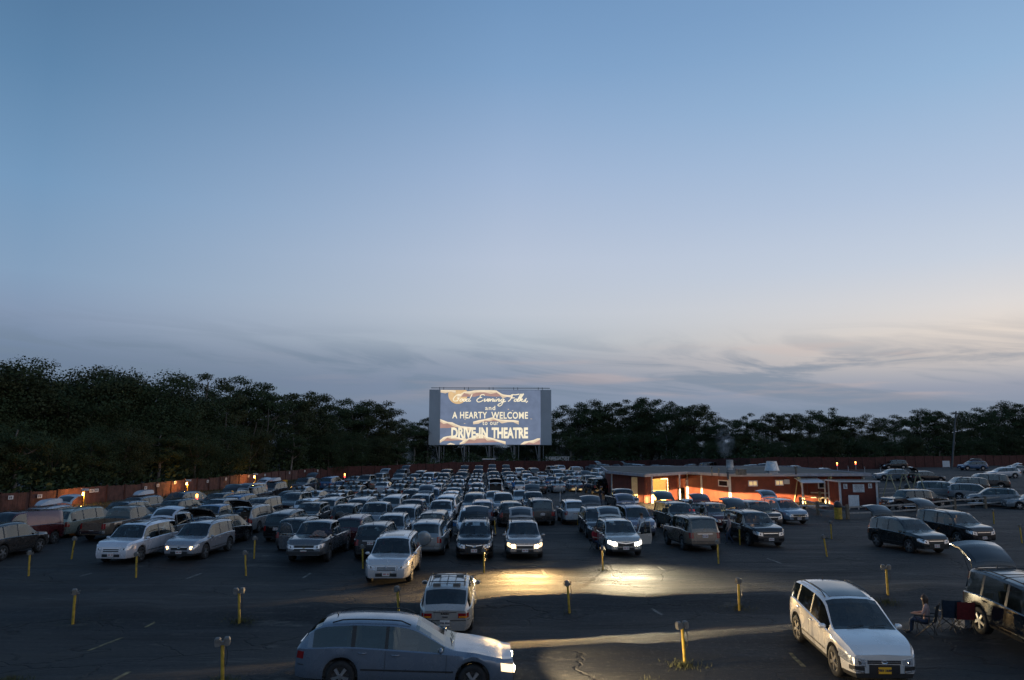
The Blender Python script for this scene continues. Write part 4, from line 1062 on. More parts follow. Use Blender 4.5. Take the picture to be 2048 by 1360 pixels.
# coordinates of the picture: u,v in the zoomed close-up, 1590 x 725 units
def SU(u, v): return (-SW/2 + (u-240)/1585*SW, SB+SH - (v-258)/712*SH)
def poly_layer(name, pts, m, y):
    mb = MB(); n = len(pts); ps = [SU(*p) for p in pts]; ps = [(min(IX1-.01, max(IX0+.01, x)), min(SB+SH-.12, max(SB+.14, z))) for x, z in ps]
    mb.add([(x, y, z) for x, z in ps], [tuple(range(n))]); bm = bmesh.new(); me = bpy.data.meshes.new(name); me.from_pydata(mb.v, [], mb.f); bm.from_mesh(me); bmesh.ops.triangulate(bm, faces=bm.faces, ngon_method='EAR_CLIP'); bm.to_mesh(me); bm.free()
    me.materials.append(m); o = bpy.data.objects.new(name, me); COL.objects.link(o); o.parent = pic; return o
def cloud(top, bot, y):
    pts = top + bot[::-1]; poly_layer('cloud', pts, m_cl2, y)
    midl = [(p[0], p[1]) for p in top]; k = len(top)
    low = [(p[0], p[1] + (10 + 14*abs(sin(i*1.7)))) for i, p in enumerate(top)]
    poly_layer('cloud', top + [(p[0], p[1]+(q[1]-p[1])) for p, q in zip(top, low)][::-1], m_cl3, y-.012)
    low2 = [(top[i][0], top[i][1] + min(34+16*sin(i*2.3), 60)) for i in range(k)]
    poly_layer('cloud', low + [p for p in low2][::-1], m_cl, y-.008)
poly_layer('moon', [(610+125*cos(2*pi*k/40), 322+122*sin(2*pi*k/40)) for k in range(40)], m_moon, -.04)
cloud([(600,330),(640,318),(690,285),(760,278),(820,268),(900,262),(1040,264),(1110,268),(1150,295),(1190,318),(1260,328),(1320,330)], [(600,352),(640,352),(690,352),(760,348),(820,352),(900,330),(1040,345),(1110,348),(1150,345),(1190,345),(1260,340),(1320,336)], -.06)
cloud([(385,262),(450,262),(520,266),(580,268)], [(385,266),(450,275),(520,285),(580,276)], -.06)
cloud([(385,640),(430,655),(480,675),(540,680),(590,705),(650,728),(740,738),(830,745)], [(385,755),(430,752),(480,755),(540,748),(590,745),(650,748),(740,752),(830,750)], -.06)
cloud([(810,672),(880,652),(960,640),(1030,622),(1070,612),(1110,632),(1180,645),(1260,650),(1330,650),(1400,660)], [(810,678),(880,672),(960,672),(1030,668),(1070,665),(1110,668),(1180,668),(1260,662),(1330,662),(1400,663)], -.06)
cloud([(385,910),(430,870),(480,858),(530,850),(580,862),(650,880),(720,885)], [(385,930),(430,920),(480,918),(530,915),(580,912),(650,910),(720,892)], -.06)
cloud([(640,945),(700,905),(760,880),(830,868),(880,838),(930,830),(990,865),(1060,880),(1140,905),(1230,925)], [(640,950),(700,950),(760,948),(830,945),(880,942),(930,940),(990,938),(1060,935),(1140,932),(1230,930)], -.065)
cloud([(470,965),(520,942),(580,960)], [(470,968),(520,968),(580,968)], -.06)
cloud([(1420,962),(1470,925),(1530,918),(1590,905),(1640,885),(1675,882)], [(1420,966),(1470,966),(1530,966),(1590,966),(1640,966),(1675,966)], -.06)
for p in [(1265,510),(1320,528),(705,642),(700,694),(1560,634)]: poly_layer('bird', [(p[0]-14, p[1]), (p[0], p[1]+5), (p[0]+14, p[1]+2), (p[0], p[1]-3)], m_cl, -.05)
sx = SW/1585
def stext(txt, u0, u1, v0, v1, shear=0, off=0, sp=1.0):
    """lettering filling the box u0..u1, v0..v1"""
    x0, z1 = SU(u0, v0); x1, z0 = SU(u1, v1)
    o = text_mesh(txt, 1, m_cream, 'lettering', pic, Matrix.Identity(4), shear=shear, ext=.0, offset=off, spacing=sp)
    vs = [v.co for v in o.data.vertices]; a0 = min(v.x for v in vs); a1 = max(v.x for v in vs); b0 = min(v.y for v in vs); b1 = max(v.y for v in vs)
    kx = (x1-x0)/(a1-a0); kz = (z1-z0)/(b1-b0)
    for v in o.data.vertices: v.co = Vector((x0+(v.co.x-a0)*kx, -.10, z0+(v.co.y-b0)*kz))
    return o
stext('and', 965, 1095, 468, 522, off=.012, sp=1.15)
stext('A HEARTY', 540, 990, 545, 630, off=.022, sp=1.1); stext('WELCOME', 1045, 1520, 545, 635, off=.022, sp=1.1)
stext('to our', 930, 1138, 665, 715, off=.012, sp=1.15)
stext('DRIVE-IN', 530, 1000, 745, 882, off=.045); stext('THEATRE', 1050, 1520, 745, 885, off=.045)
# the cursive first line, drawn stroke by stroke (units: the same close-up)
def stroke(pts, r=.13):
    # Catmull-Rom through the points, drawn as a flat ribbon tube
    q = []
    P_ = [pts[0]] + pts + [pts[-1]]
    for i in range(1, len(P_)-2):
        p0, p1, p2, p3 = P_[i-1:i+3]
        for k in range(6):
            t = k/6; q.append(tuple(.5*((2*p1[j]) + (-p0[j]+p2[j])*t + (2*p0[j]-5*p1[j]+4*p2[j]-p3[j])*t*t + (-p0[j]+3*p1[j]-3*p2[j]+p3[j])*t**3) for j in (0,1)))
    q.append(pts[-1]); return [(SU(*p)[0], -.12, SU(*p)[1]) for p in q]
curs = MB()
def S_(ox, pts, sl=.42, by=410, sc=1.0):
    # pts in letter space: x right, y up, baseline 0; slanted
    k_ = {540: 1.2, 850: 1.2, 1262: 1.3}[ox]; curs.tube(stroke([(ox + (x*k_ + sl*y)*sc, by - y*sc) for x, y in pts]), .125, 6)
oo = lambda x: [(x+22,28),(x+8,30),(x,14),(x+8,1),(x+22,4),(x+28,18),(x+22,30),(x+34,26)]
S_(540, [(66,72),(50,88),(22,84),(2,52),(2,22),(18,4),(42,6),(54,22),(56,40),(34,40)])
S_(540, [(56,40),(52,10),(46,-2)])
for x in (76, 112): S_(540, oo(x))
S_(540, [(172,24),(160,32),(146,24),(144,8),(156,0),(170,12),(176,34),(180,92)]); S_(540, [(176,34),(172,6),(182,0),(196,10)])
S_(850, [(62,76),(46,88),(24,84),(18,64),(30,50),(44,50)]); S_(850, [(44,50),(18,46),(0,26),(4,6),(24,-8),(48,-2),(70,18)])
S_(850, [(74,24),(82,30),(84,6),(90,0),(104,14),(110,32),(118,26)])
S_(850, [(118,12),(134,18),(138,28),(128,32),(118,20),(118,6),(128,0),(144,12)])
S_(850, [(150,30),(150,0)]); S_(850, [(150,16),(164,32),(174,28),(174,4),(184,4),(192,14)])
S_(850, [(194,30),(192,4),(200,0),(208,10)]); S_(850, [(200,46),(201,50)])
S_(850, [(214,30),(214,0)]); S_(850, [(214,16),(228,32),(238,28),(238,4),(248,4),(256,14)])
S_(850, [(288,26),(276,32),(262,22),(262,8),(272,0),(284,10),(290,30),(292,-10),(288,-46),(270,-60),(250,-50),(256,-34),(290,-10),(318,4)])
S_(1262, [(0,0),(14,20),(18,60),(20,82)]); S_(1262, [(2,76),(14,88),(44,86),(72,92),(82,96)]); S_(1262, [(14,42),(36,46),(52,46)])
S_(1262, oo(56)); S_(1262, [(92,14),(104,60),(104,90),(96,92),(92,60),(92,8),(100,0),(110,10)])
S_(1262, [(112,0),(118,60),(124,92),(116,94),(112,50),(112,0)]); S_(1262, [(112,14),(128,32),(136,26),(124,18),(114,16),(130,8),(142,0),(152,8)])
S_(1262, [(156,8),(168,32),(170,40),(166,20),(174,8),(166,0),(150,2)]); S_(1262, [(190,8),(192,2),(184,-16)])
curs.build('lettering', m_cream, pic, 60)
# ------------------------------------------------------------------ concession building
m_red = newmat('red_boards', (.12,.026,.016,1), .8, noise=.22, nscale=1.6, bump=.5, bscale=14)
m_trim = newmat('white_trim', (.55,.55,.56,1), .6, noise=.12, nscale=3)
m_fascia = newmat('roof_fascia', (.33,.32,.35,1), .65, noise=.15, nscale=2)
m_roof = newmat('gravel_roof', (.10,.092,.078,1), .95, noise=.35, nscale=.6, bump=.5, bscale=20)
m_cream2 = newmat('cream_wall', (.70,.55,.30,1), .8, noise=.1)
m_dark = newmat('dark_opening', (.01,.01,.012,1), .5, noise=.2)
m_galv = newmat('galvanised_metal', (.50,.52,.54,1), .4, metal=.6, noise=.15, nscale=5)
m_glow = newmat('warm_lit_window', (.9,.7,.4,1), .5, noise=.1, emis=(1,.62,.25,1), estr=.55)
m_bulbs = newmat('string_of_bulbs', (1,.8,.4,1), .5, emis=(1,.66,.22,1), estr=9)
m_wood = newmat('weathered_wood', (.16,.125,.09,1), .85, noise=.35, nscale=5, bump=.4, bscale=18)
m_yel = newmat('yellow_paint', (.42,.27,.03,1), .55, noise=.3, nscale=6, bump=.25, bscale=30)
HB = 2.8
def top(px, py, h): q = P(px, py, h); return Vector((q.x, q.y, 0))
q0, q1 = top(1224, 944, HB), top(1291, 949.5, HB)
q2 = P(1376, 998, 0); q2.z = 0; q3 = P(1461, 1005.5, 0); q3.z = 0
q4 = Vector((q3.x+14.2, q3.y+1.2, 0)); q5 = Vector((q4.x+1.0, q3.y+27, 0)); q6 = Vector((q0.x+1.5, q3.y+26, 0))
FPB = [q0, q1, q2, q3, q4, q5, q6]
ctr = sum(FPB, Vector())/7
bld = empty('concession_building', (ctr.x, ctr.y, 0), label='long low red concession building with white trim and flat roof, its wall glowing orange', cat='building')
def wall_seg(a, b, z0, z1, th, m, name, parent=bld, t0=0, t1=1, push=0.0):
    d = (b-a); L_ = d.length; d.normalize(); M4 = Matrix.Translation((a.x-ctr.x, a.y-ctr.y, 0)) @ Matrix.Rotation(atan2(d.y, d.x), 4, 'Z')
    mb = MB(); mb.box(L_*t0, L_*t1, -push, th-push, z0, z1, 0, M4); o = mb.build(name, m, parent); o['_'] = 1; del o['_']; return o
def on_wall(a, b, px, py0, py1, px1):
    """span along a wall and heights for a patch seen between two columns and rows"""
    d = (b-a).normalized()
    def hit(px_, py_):
        r = ray(px_, py_); n = Vector((-d.y, d.x, 0)); t = (a - Vector((0,0,0))).dot(n)/ (r.x*n.x + r.y*n.y); p = r*t; return (Vector((p.x, p.y, 0))-a).dot(d), CAM_H + p.z
    s0, zt_ = hit(px, py0); s1, zb_ = hit(px1, py1); return s0, s1, zb_, zt_
wall_seg(q0, q1, -.2, HB-.02, .2, m_red, 'wall'); wall_seg(q2, q3, -.2, HB-.02, .2, m_red, 'wall'); wall_seg(q3, q4, -.2, HB-.02, .2, m_red, 'wall')
wall_seg(q4, q5, -.2, HB-.02, .2, m_red, 'wall'); wall_seg(q5, q6, -.2, HB-.02, .2, m_red, 'wall'); wall_seg(q6, q0, -.2, HB-.02, .2, m_red, 'wall')
# entrance side with a lit alcove and an open lit doorway
for t0, t1 in ((0,.13),(.50,.74),(.97,1)): wall_seg(q1, q2, -.2, HB-.02, .2, m_red, 'wall', t0=t0, t1=t1)
wall_seg(q1, q2, 2.45, HB-.02, .2, m_red, 'wall', t0=.13, t1=.50); wall_seg(q1, q2, 2.25, HB-.02, .2, m_red, 'wall', t0=.74, t1=.97)
dE = (q2-q1); LE = dE.length; dE.normalize(); ME = Matrix.Translation((q1.x-ctr.x, q1.y-ctr.y, 0)) @ Matrix.Rotation(atan2(dE.y, dE.x), 4, 'Z')
mb = MB(); mb.box(LE*.13, LE*.50, 2.2, 2.3, 0, 2.6, 0, ME); mb.box(LE*.13-.1, LE*.13, .2, 2.3, 0, 2.6, 0, ME); mb.box(LE*.50, LE*.50+.1, .2, 2.3, 0, 2.6, 0, ME); mb.build('alcove', m_cream2, bld)
mb = MB(); mb.box(LE*.74, LE*.97, 1.8, 1.9, 0, 2.4, 0, ME); mb.build('doorway', m_cream2, bld)
mb = MB(); M5 = ME @ Matrix.Translation((LE*.97, .05, 0)) @ Matrix.Rotation(RAD(-130), 4, 'Z'); mb.box(-.03, .02, 0, .95, .05, 2.1, 0, M5)
mb.box(-.045, -.032, .2, .75, 1.2, 1.9, 0, M5); mb.build('door', m_trim, bld)
mb = MB(); 
for k in range(14): mb.box(LE*.49-.05, LE*.49, -.10, -.03, .25+k*.155, .33+k*.155, 0, ME)
for k in range(8): mb.box(LE*(.34+k*.02), LE*(.34+k*.02)+.10, -.08, -.03, 2.36, 2.41, 0, ME)
mb.build('light_string', m_bulbs, bld)
def lamp_pt(name, co, e, col, r=.12, kind='POINT', parent=None):
    l = bpy.data.lights.new(name, kind); l.energy = e; l.color = col; l.shadow_soft_size = r
    o = bpy.data.objects.new(name, l); COL.objects.link(o); o.location = co
    if parent: o.parent = parent
    return o
lamp_pt('alcove_lamp', (ME @ Vector((LE*.32, 1.2, 2.3))), 150, (1,.60,.22), .15, parent=bld)
lamp_pt('doorway_lamp', (ME @ Vector((LE*.86, 1.0, 2.15))), 90, (1,.66,.30), .1, parent=bld)
# roof slab and fascias
def inset(pts, d):
    out = []; n = len(pts)
    for i in range(n):
        a, b, c = pts[i-1], pts[i], pts[(i+1)%n]; e1 = (b-a).normalized(); e2 = (c-b).normalized(); n1 = Vector((e1.y, -e1.x, 0)); n2 = Vector((e2.y, -e2.x, 0)); m_ = (n1+n2); m_ = m_/max(.3, m_.dot(n1)); out.append(b+m_*d)
    return out
ro = inset(FPB, .55); n = len(ro)
mb = MB(); mb.add([(p.x-ctr.x, p.y-ctr.y, HB+.17) for p in ro] + [(p.x-ctr.x, p.y-ctr.y, HB-.01) for p in ro], [tuple(range(n)), tuple(range(2*n-1, n-1, -1))] )
mb.build('roof', m_roof, bld)
mb = MB()
for i in range(n):
    a, b = ro[i], ro[(i+1)%n]; d = (b-a); L_ = d.length; d.normalize(); M4 = Matrix.Translation((a.x-ctr.x, a.y-ctr.y, 0)) @ Matrix.Rotation(atan2(d.y, d.x), 4, 'Z'); mb.box(-.04, L_+.04, -.06, .10, HB-.05, HB+.24, 0, M4)
mb.build('fascia', m_fascia, bld)
# corner boards and canopy posts
for a, b, t in ((q0,q1,0),(q2,q3,0),(q2,q3,.36),(q3,q4,0),(q3,q4,1)):
    d = (b-a); L_ = d.length; d.normalize(); M4 = Matrix.Translation((a.x-ctr.x, a.y-ctr.y, 0)) @ Matrix.Rotation(atan2(d.y, d.x), 4, 'Z')
    mb = MB(); mb.box(L_*t-.10, L_*t+.10, -.09, .10, -.1, HB-.06, 0, M4); mb.build('corner_board', m_trim, bld)
for t in (.03, .68):
    mb = MB(); mb.box(LE*t-.06, LE*t+.06, -.62, -.50, 0, HB-.05, 0, ME); mb.build('canopy_post', m_trim, bld)
# windows of the long front
def window(a, b, px0, px1, py0, py1, m, name='window', split=0):
    s0, s1, z0, z1 = on_wall(a, b, px0, py0, py1, px1); d = (b-a).normalized(); M4 = Matrix.Translation((a.x-ctr.x, a.y-ctr.y, 0)) @ Matrix.Rotation(atan2(d.y, d.x), 4, 'Z')
    mb = MB(); f = .10; mb.box(s0, s1, -.07, -.002, z0, z0+f, 0, M4); mb.box(s0, s1, -.07, -.002, z1-f, z1, 0, M4); mb.box(s0, s0+f, -.068, -.002, z0+f, z1-f, 0, M4); mb.box(s1-f, s1, -.068, -.002, z0+f, z1-f, 0, M4)
    if split: mb.box((s0+s1)/2-.04, (s0+s1)/2+.04, -.066, -.002, z0+f, z1-f, 0, M4)
    w_ = mb.build(name, m_trim, bld); mb = MB(); mb.box(s0+f, s1-f, -.03, -.004, z0+f, z1-f, 0, M4); mb.build('pane', m, w_)
window(q2, q3, 1437, 1457, 959.5, 974, m_tint); window(q3, q4, 1496, 1515, 961, 972.5, m_glow, split=1); window(q3, q4, 1550, 1567, 960, 971, m_glow, split=1); window(q3, q4, 1635, 1650, 959, 977, m_tint)
s0, s1, z0, z1 = on_wall(q3, q4, 1568, 959, 968, 1579); M4_ = Matrix.Translation((q3.x-ctr.x, q3.y-ctr.y, 0)) @ Matrix.Rotation(atan2((q4-q3).y, (q4-q3).x), 4, 'Z')
mb = MB(); mb.box(s0, s1, -.05, -.002, z0, z1, 0, M4_); mb.build('wall_board', m_trim, bld)
# awning on posts
s0, s1, z0, z1 = on_wall(q3, q4, 1587, 954, 961, 1634)
mb = MB(); v_ = [M4_ @ Vector(p) for p in ((s0,-.08,HB-.22),(s1,-.08,HB-.22),(s1,-1.7,HB-.62),(s0,-1.7,HB-.62))]; v2 = [p-Vector((0,0,.05)) for p in v_]
mb.add(v_+v2, [(0,1,2,3),(7,6,5,4),(0,3,7,4),(1,5,6,2),(3,2,6,7),(0,4,5,1)]); mb.build('awning', m_trim, bld)
for s_ in (s0+.06, s1-.06):
    mb = MB(); mb.box(s_-.05, s_+.05, -1.66, -1.56, 0, HB-.66, 0, M4_); mb.build('awning_post', m_trim, bld)
# white board fence and golf carts in front of the left wing
a = P(1249, 987, 0); b = P(1293, 984, 0)
wf_ = empty('white_fence', (a.x, a.y, gz(a.x,a.y)), atan2(b.y-a.y, b.x-a.x), 'low white board fence beside the golf carts at the red building', 'fence')
mb = MB(); L_ = hypot(b.x-a.x, b.y-a.y)
for k in range(14): mb.box(L_*k/14, L_*(k+.93)/14, 0, .03, 0, 1.55)
mb.build('boards', m_trim, wf_); mb = MB(); mb.box(0, L_, .032, .08, .3, .4); mb.box(0, L_, .032, .08, 1.2, 1.3); mb.build('rail', m_trim, wf_)
m_cart = newmat('cart_body', (.32,.30,.20,1), .4, noise=.1, coat=.3)
def cart(px, py, rz, label, c2):
    q = P(px, py, 0); r_ = empty('golf_cart', (q.x, q.y, gz(q.x, q.y)), rz, label, 'golf cart', 'golf carts by the building')
    mb = MB(); pr = [(1.2,.35),(1.25,.55),(.95,.88),(.62,.92),(.5,.42),(-.2,.40),(-.25,.62),(-1.15,.66),(-1.2,.35)]
    nn = len(pr); v_ = [(x, y, z) for y in (-.58, .58) for x, z in pr]; mb.add(v_, [tuple(range(nn)), tuple(range(2*nn-1, nn-1, -1))]+[(i, (i+1)%nn, nn+(i+1)%nn, nn+i) for i in range(nn)]); mb.build('body', c2, r_)
    mb = MB(); mb.box(-.25,.25,-.52,.52,.62,.76); mb.box(-.38,-.26,-.52,.52,.70,1.15); mb.build('seat', m_trim, r_)
    mb = MB(); mb.box(-1.0,.95,-.60,.60,1.86,1.93); mb.build('canopy', m_trim, r_)
    for x, y, x2 in ((.85,.52,.80),(.85,-.52,.80),(-.9,.52,-.85),(-.9,-.52,-.85)): mb = MB(); mb.tube([(x,y,.7),(x2,y,1.88)], .022, 6); mb.build('post', m_plastic, r_, 60)
    for x in (.78,-.78):
        for y in (.52,-.52): mb = MB(); mb.lathe([(.001,.09),(.12,.09),(.21,.08),(.22,-.05),(.10,-.08),(.001,-.08)], 16, axis='y', c=(x,y,.22)); mb.build('wheel', m_tyre, r_, 50)
    mb = MB(); mb.tube([(.62,.28,.9),(.42,.28,1.08)], .02, 6); mb.lathe([(.17,0),(.185,.015),(.17,.03)], 16, c=(.40,.28,1.06)); mb.build('steering_wheel', m_plastic, r_, 60)
    return r_
cart(1271, 1000, RAD(-70), 'left golf cart with white canopy, parked before the white fence', m_cart)
cart1 = cart(1312, 997, RAD(-120), 'right golf cart with a driver, in front of the lit alcove', m_plastic)
# roof gear
def roof_pt(px, py): return P(px, py, HB+.17)
def vent(px, py, r0, r1, h, label, name='roof_vent'):
    q = roof_pt(px, py); r_ = empty(name, (q.x, q.y, HB+.17), label=label, cat='roof vent', group='vents on the concession roof')
    mb = MB(); mb.lathe([(r0, .30),(r0*.98, .36),(r1, .30+h),(r1*1.03, .33+h),(r1*.9, .33+h),(r1*.8, h-.1),(.001, h-.1)], 24); mb.lathe([(r0*1.05,.28),(r0*1.05,.34)], 24); mb.build('hood', m_galv, r_, 40)
    mb = MB(); mb.box(-r0*.6, r0*.6, -r0*.6, r0*.6, 0, .32); mb.build('curb', m_galv, r_)
    for x in (-.7,.7): mb = MB(); mb.tube([(x*r0, 0, 0), (x*r0, 0, .32)], .05, 6); mb.build('leg', m_galv, r_)
vent(1544, 945, .74, .50, .95, 'big white tapered roof vent at the centre of the concession roof')
vent(1460, 937, .42, .40, .85, 'round smoking roof vent on the concession roof, left of the big one')
for px, py, w_, h, lb in [(1482,948,.42,.5,'dark roof box on the concession roof between the two vents'),(1592,946,.22,.7,'thin roof pipe right of the big tapered vent'),(1424,951,.10,.75,'leftmost thin roof pipe above the middle corner of the building'),(1438,952,.10,.6,'second thin roof pipe above the middle corner of the building'),(1456,955,.16,.55,'short roof pipe right above the white corner post')]:
    q = roof_pt(px, py); mb = MB()
    if w_ > .3: mb.box(-w_, w_, -w_, w_, 0, h); mb.box(-w_*1.1, w_*1.1, -w_*1.1, w_*1.1, h, h+.06)
    else: mb.tube([(0,0,0),(0,0,h)], w_*.5, 8); mb.lathe([(w_*.9,h-.02),(w_*.9,h+.08),(.001,h+.14)], 10)
    o = mb.build('roof_box' if w_ > .3 else 'roof_pipe', m_steel, None, 50); o.location = (q.x, q.y, HB+.17); tag(o, lb, 'roof box' if w_ > .3 else 'pipe')
# smoke from the left vent
q = roof_pt(1460, 937); mb = MB()
mb.lathe([(.001,-2.4),(.5,-2.2),(1.3,-1.2),(2.0,.3),(1.9,1.6),(1.0,2.4),(.001,2.6)], 24)
sm = mb.build('smoke', None or newmat('tmp', (1,1,1,1)), None, 180); sm.location = (q.x-.3, q.y+.5, HB+3.4); sm.scale = (.85,.8,.9)
ms = bpy.data.materials.new('smoke_volume'); ms.use_nodes = True; t = ms.node_tree; t.nodes.clear(); o_ = t.nodes.new('ShaderNodeOutputMaterial'); pv = t.nodes.new('ShaderNodeVolumePrincipled'); pv.inputs['Color'].default_value = (.75,.82,.9,1)
co = t.nodes.new('ShaderNodeTexCoord'); gr = t.nodes.new('ShaderNodeTexGradient'); gr.gradient_type = 'SPHERICAL'; mp = t.nodes.new('ShaderNodeMapping'); mp.inputs['Scale'].default_value = (.66,.66,.40); t.links.new(co.outputs['Object'], mp.inputs[0]); t.links.new(mp.outputs[0], gr.inputs[0])
nn_ = t.nodes.new('ShaderNodeTexNoise'); nn_.inputs['Scale'].default_value = 1.3; nn_.inputs['Detail'].default_value = 4; t.links.new(co.outputs['Object'], nn_.inputs['Vector']); nr = RAMP(nn_.outputs[0], [(.40, (0,0,0,1)), (.65, (1,1,1,1))], tree=t)
mu = t.nodes.new('ShaderNodeMath'); mu.operation = 'MULTIPLY'; t.links.new(gr.outputs[1], mu.inputs[0]); t.links.new(nr, mu.inputs[1]); m2 = t.nodes.new('ShaderNodeMath'); m2.operation = 'MULTIPLY'; m2.inputs[1].default_value = .55; t.links.new(mu.outputs[0], m2.inputs[0]); t.links.new(m2.outputs[0], pv.inputs['Density']); t.links.new(pv.outputs[0], o_.inputs['Volume'])
sm.data.materials.clear(); sm.data.materials.append(ms); tag(sm, 'faint plume of blue smoke drifting up from the left roof vent', 'smoke', kind='stuff')

# ------------------------------------------------------------------ pale shed at the far fence
a = P(1092, 940, 0); sd_ = empty('storage_shed', (a.x, a.y, gz(a.x,a.y)), RAD(-2), 'pale blue grey storage shed standing at the far red fence', 'shed')
mb = MB(); mb.box(0, 5.4, 0, 3, 0, 2.95); mb.build('wall', m_galv, sd_); mb = MB(); mb.box(-.15, 5.6, -.2, 3.1, 2.96, 3.08); mb.build('roof', m_galv, sd_); mb = MB(); mb.box(.5,1.05,-.03,-.002,1.7,2.2); mb.build('window', m_dark, sd_); mb = MB(); mb.box(3.0,5.35,-.05,-.002,.0,2.0); mb.build('door', m_board, sd_)
# small flat-roofed hut behind the fence
a = P(964, 921, 2.6); hu = empty('roof_hut', (a.x, a.y+4, gz(a.x,a.y)), 0, 'pale roofed hut peeking over the far fence below the screen', 'hut'); mb = MB(); mb.box(0,2.6,0,2,0,2.75); mb.build('wall', m_board, hu); mb = MB(); mb.box(-.15,2.8,-.2,2.2,2.76,2.95); mb.build('roof', m_galv, hu)

# ------------------------------------------------------------------ utility pole
q = P(1916, 938, 0); up = empty('utility_pole', (q.x, q.y+2, gz(q.x,q.y)), 0, 'tall grey utility pole standing against the trees on the far right', 'utility pole')
el, tx = horiz(1912, 822); h = CAM_H + el*hypot(q.x, q.y+2) - gz(q.x, q.y)
mb = MB(); tdx = tx*(q.y+2)-q.x; mb.tube([(0,0,0),(tdx*.5,0,h*.5),(tdx,0,h)], [.20,.17,.13], 10); mb.build('pole', m_steel, up, 60)
mb = MB(); mb.box(tdx-.9,tdx+.6,-.08,.08,h-.5,h-.38); mb.build('crossarm', m_steel, up); mb = MB(); mb.lathe([(.12,0),(.12,.5)], 10, c=(tdx*.42+.2,-.1,h*.42)); mb.box(tdx-.25,tdx+.2,-.2,-.1,h-.62,h-.52); mb.build('pole_fitting', m_steel, up)

# ------------------------------------------------------------------ red booth
a = P(1682, 1014, 0); b = P(1749, 1002, 0); c_ = P(1669, 1006, 0)
bo = empty('ticket_booth', (a.x, a.y, gz(a.x,a.y)), 0, 'small dark red booth with white corner boards and white signs', 'booth'); bw_ = 3.55; bd = 2.4
mb = MB(); mb.box(0, bw_, 0, bd, 0, 2.38); mb.build('wall', m_red, bo)
mb = MB(); mb.box(-.22, bw_+.22, -.25, bd+.25, 2.40, 2.50); mb.build('roof', m_roof, bo); mb = MB(); mb.box(-.25, bw_+.25, -.29, -.252, 2.36, 2.50); mb.box(-.27,-.222,-.25,bd+.25,2.36,2.50); mb.build('fascia', m_trim, bo)
for x, y in ((0,0),(bw_,0),(0,bd),(bw_,bd)): mb = MB(); mb.box(x-.09, x+.09, y-.06, y+.06, -.05, 2.37); mb.build('corner_board', m_trim, bo)
def sign_on(par, x0, x1, z0, z1, y, rows, nm='sign_board', icon=False):
    mb = MB(); mb.box(x0, x1, y-.04, y, z0, z1); s_ = mb.build(nm, m_white, par); mb = MB()
    if icon:
        xc = (x0+x1)/2; zc = (z0+z1)/2; mb.lathe([(.001,-.045),(.045,-.044)], 10, axis='y', c=(xc-.05,y,zc+.13)); mb.box(xc-.08,xc-.02,y-.05,y-.042,zc-.12,zc+.07); mb.box(xc+.02,xc+.12,y-.05,y-.042,zc-.14,zc-.10); mb.box(xc+.02,xc+.06,y-.05,y-.042,zc-.12,zc+.02)
    else:
        r2 = random.Random(int(x0*10)); 
        for k in range(rows):
            z = z1 - (z1-z0)*(k+.8)/(rows+.6); w_ = (x1-x0)*r2.uniform(.55,.85); xc = (x0+x1)/2; x = xc-w_/2
            while x < xc+w_/2: l = r2.uniform(.05,.14); mb.box(x, min(x+l, xc+w_/2), y-.046, y-.042, z-.02, z+.02); x += l+.04
    mb.build('sign_marks', m_signink, s_)
sign_on(bo, .35, .72, 1.72, 2.18, -.003, 0, icon=True); sign_on(bo, 2.75, 3.10, 1.78, 2.22, -.003, 0, icon=True); sign_on(bo, 1.25, 2.35, 1.40, 2.15, -.003, 6)
# white sandwich boards and signs
def board_sign(px, py, w_, h, leg, label, rz=0, rows=0, lean=0):
    q = P(px, py, 0); r_ = empty('board_sign', (q.x, q.y, gz(q.x,q.y)), rz, label, 'sign'); mb = MB(); mb.box(-w_/2, w_/2, -.02, .02, leg, leg+h); mb.build('board', m_white, r_)
    for x in (-w_/2+.04, w_/2-.04): mb = MB(); mb.box(x-.035, x+.035, .022, .09, 0, leg+h*.9); mb.build('leg', m_trim, r_)
    if rows: sign_on(r_, -w_/2+.08, w_/2-.08, leg+.1, leg+h-.1, -.022, rows)
board_sign(1709, 1019, .95, 1.05, .25, 'white board sign standing right of the yellow bin, before the booth')
board_sign(1917, 998, .72, .95, .75, 'white sign on two posts behind the rail fence, right of the lamp post', RAD(8)); 
board_sign(1893, 935, 1.45, 1.25, .1, 'big white board leaning at the far right fence', 0)
q = P(1906, 997, 0)
# rail fences round the playground
def rail_fence(pts, name, label, hh=1.0, rails=(.45,.92), m=None, wd=.11):
    ps = [P(px, py, 0) for px, py in pts]; r_ = empty(name, (ps[0].x, ps[0].y, 0), label=label, cat='fence'); bx, by = ps[0].x, ps[0].y
    for p in ps: mb = MB(); mb.box(p.x-bx-wd, p.x-bx+wd, p.y-by-wd, p.y-by+wd, gz(p.x,p.y)-.1, gz(p.x,p.y)+hh+.12); mb.build('fence_post', m or m_wood, r_)
    for a, b in zip(ps, ps[1:]):
        for z in rails:
            mb = MB(); d = (b-a); L_ = hypot(d.x, d.y); M4 = Matrix.Translation((a.x-bx, a.y-by, 0)) @ Matrix.Rotation(atan2(d.y, d.x), 4, 'Z'); za = gz(a.x,a.y)+z; zb = gz(b.x,b.y)+z
            mb.add([M4 @ Vector(v) for v in [(0,-.045,za-.06),(0,.045,za-.06),(0,.045,za+.06),(0,-.045,za+.06),(L_,-.045,zb-.06),(L_,.045,zb-.06),(L_,.045,zb+.06),(L_,-.045,zb+.06)]], [(0,1,2,3),(7,6,5,4),(0,4,5,1),(1,5,6,2),(2,6,7,3),(3,7,4,0)]); mb.build('rail', m_rail, r_)
m_rail = newmat('grey_rail_wood', (.26,.25,.235,1), .75, noise=.25, nscale=4, bump=.3, bscale=20)
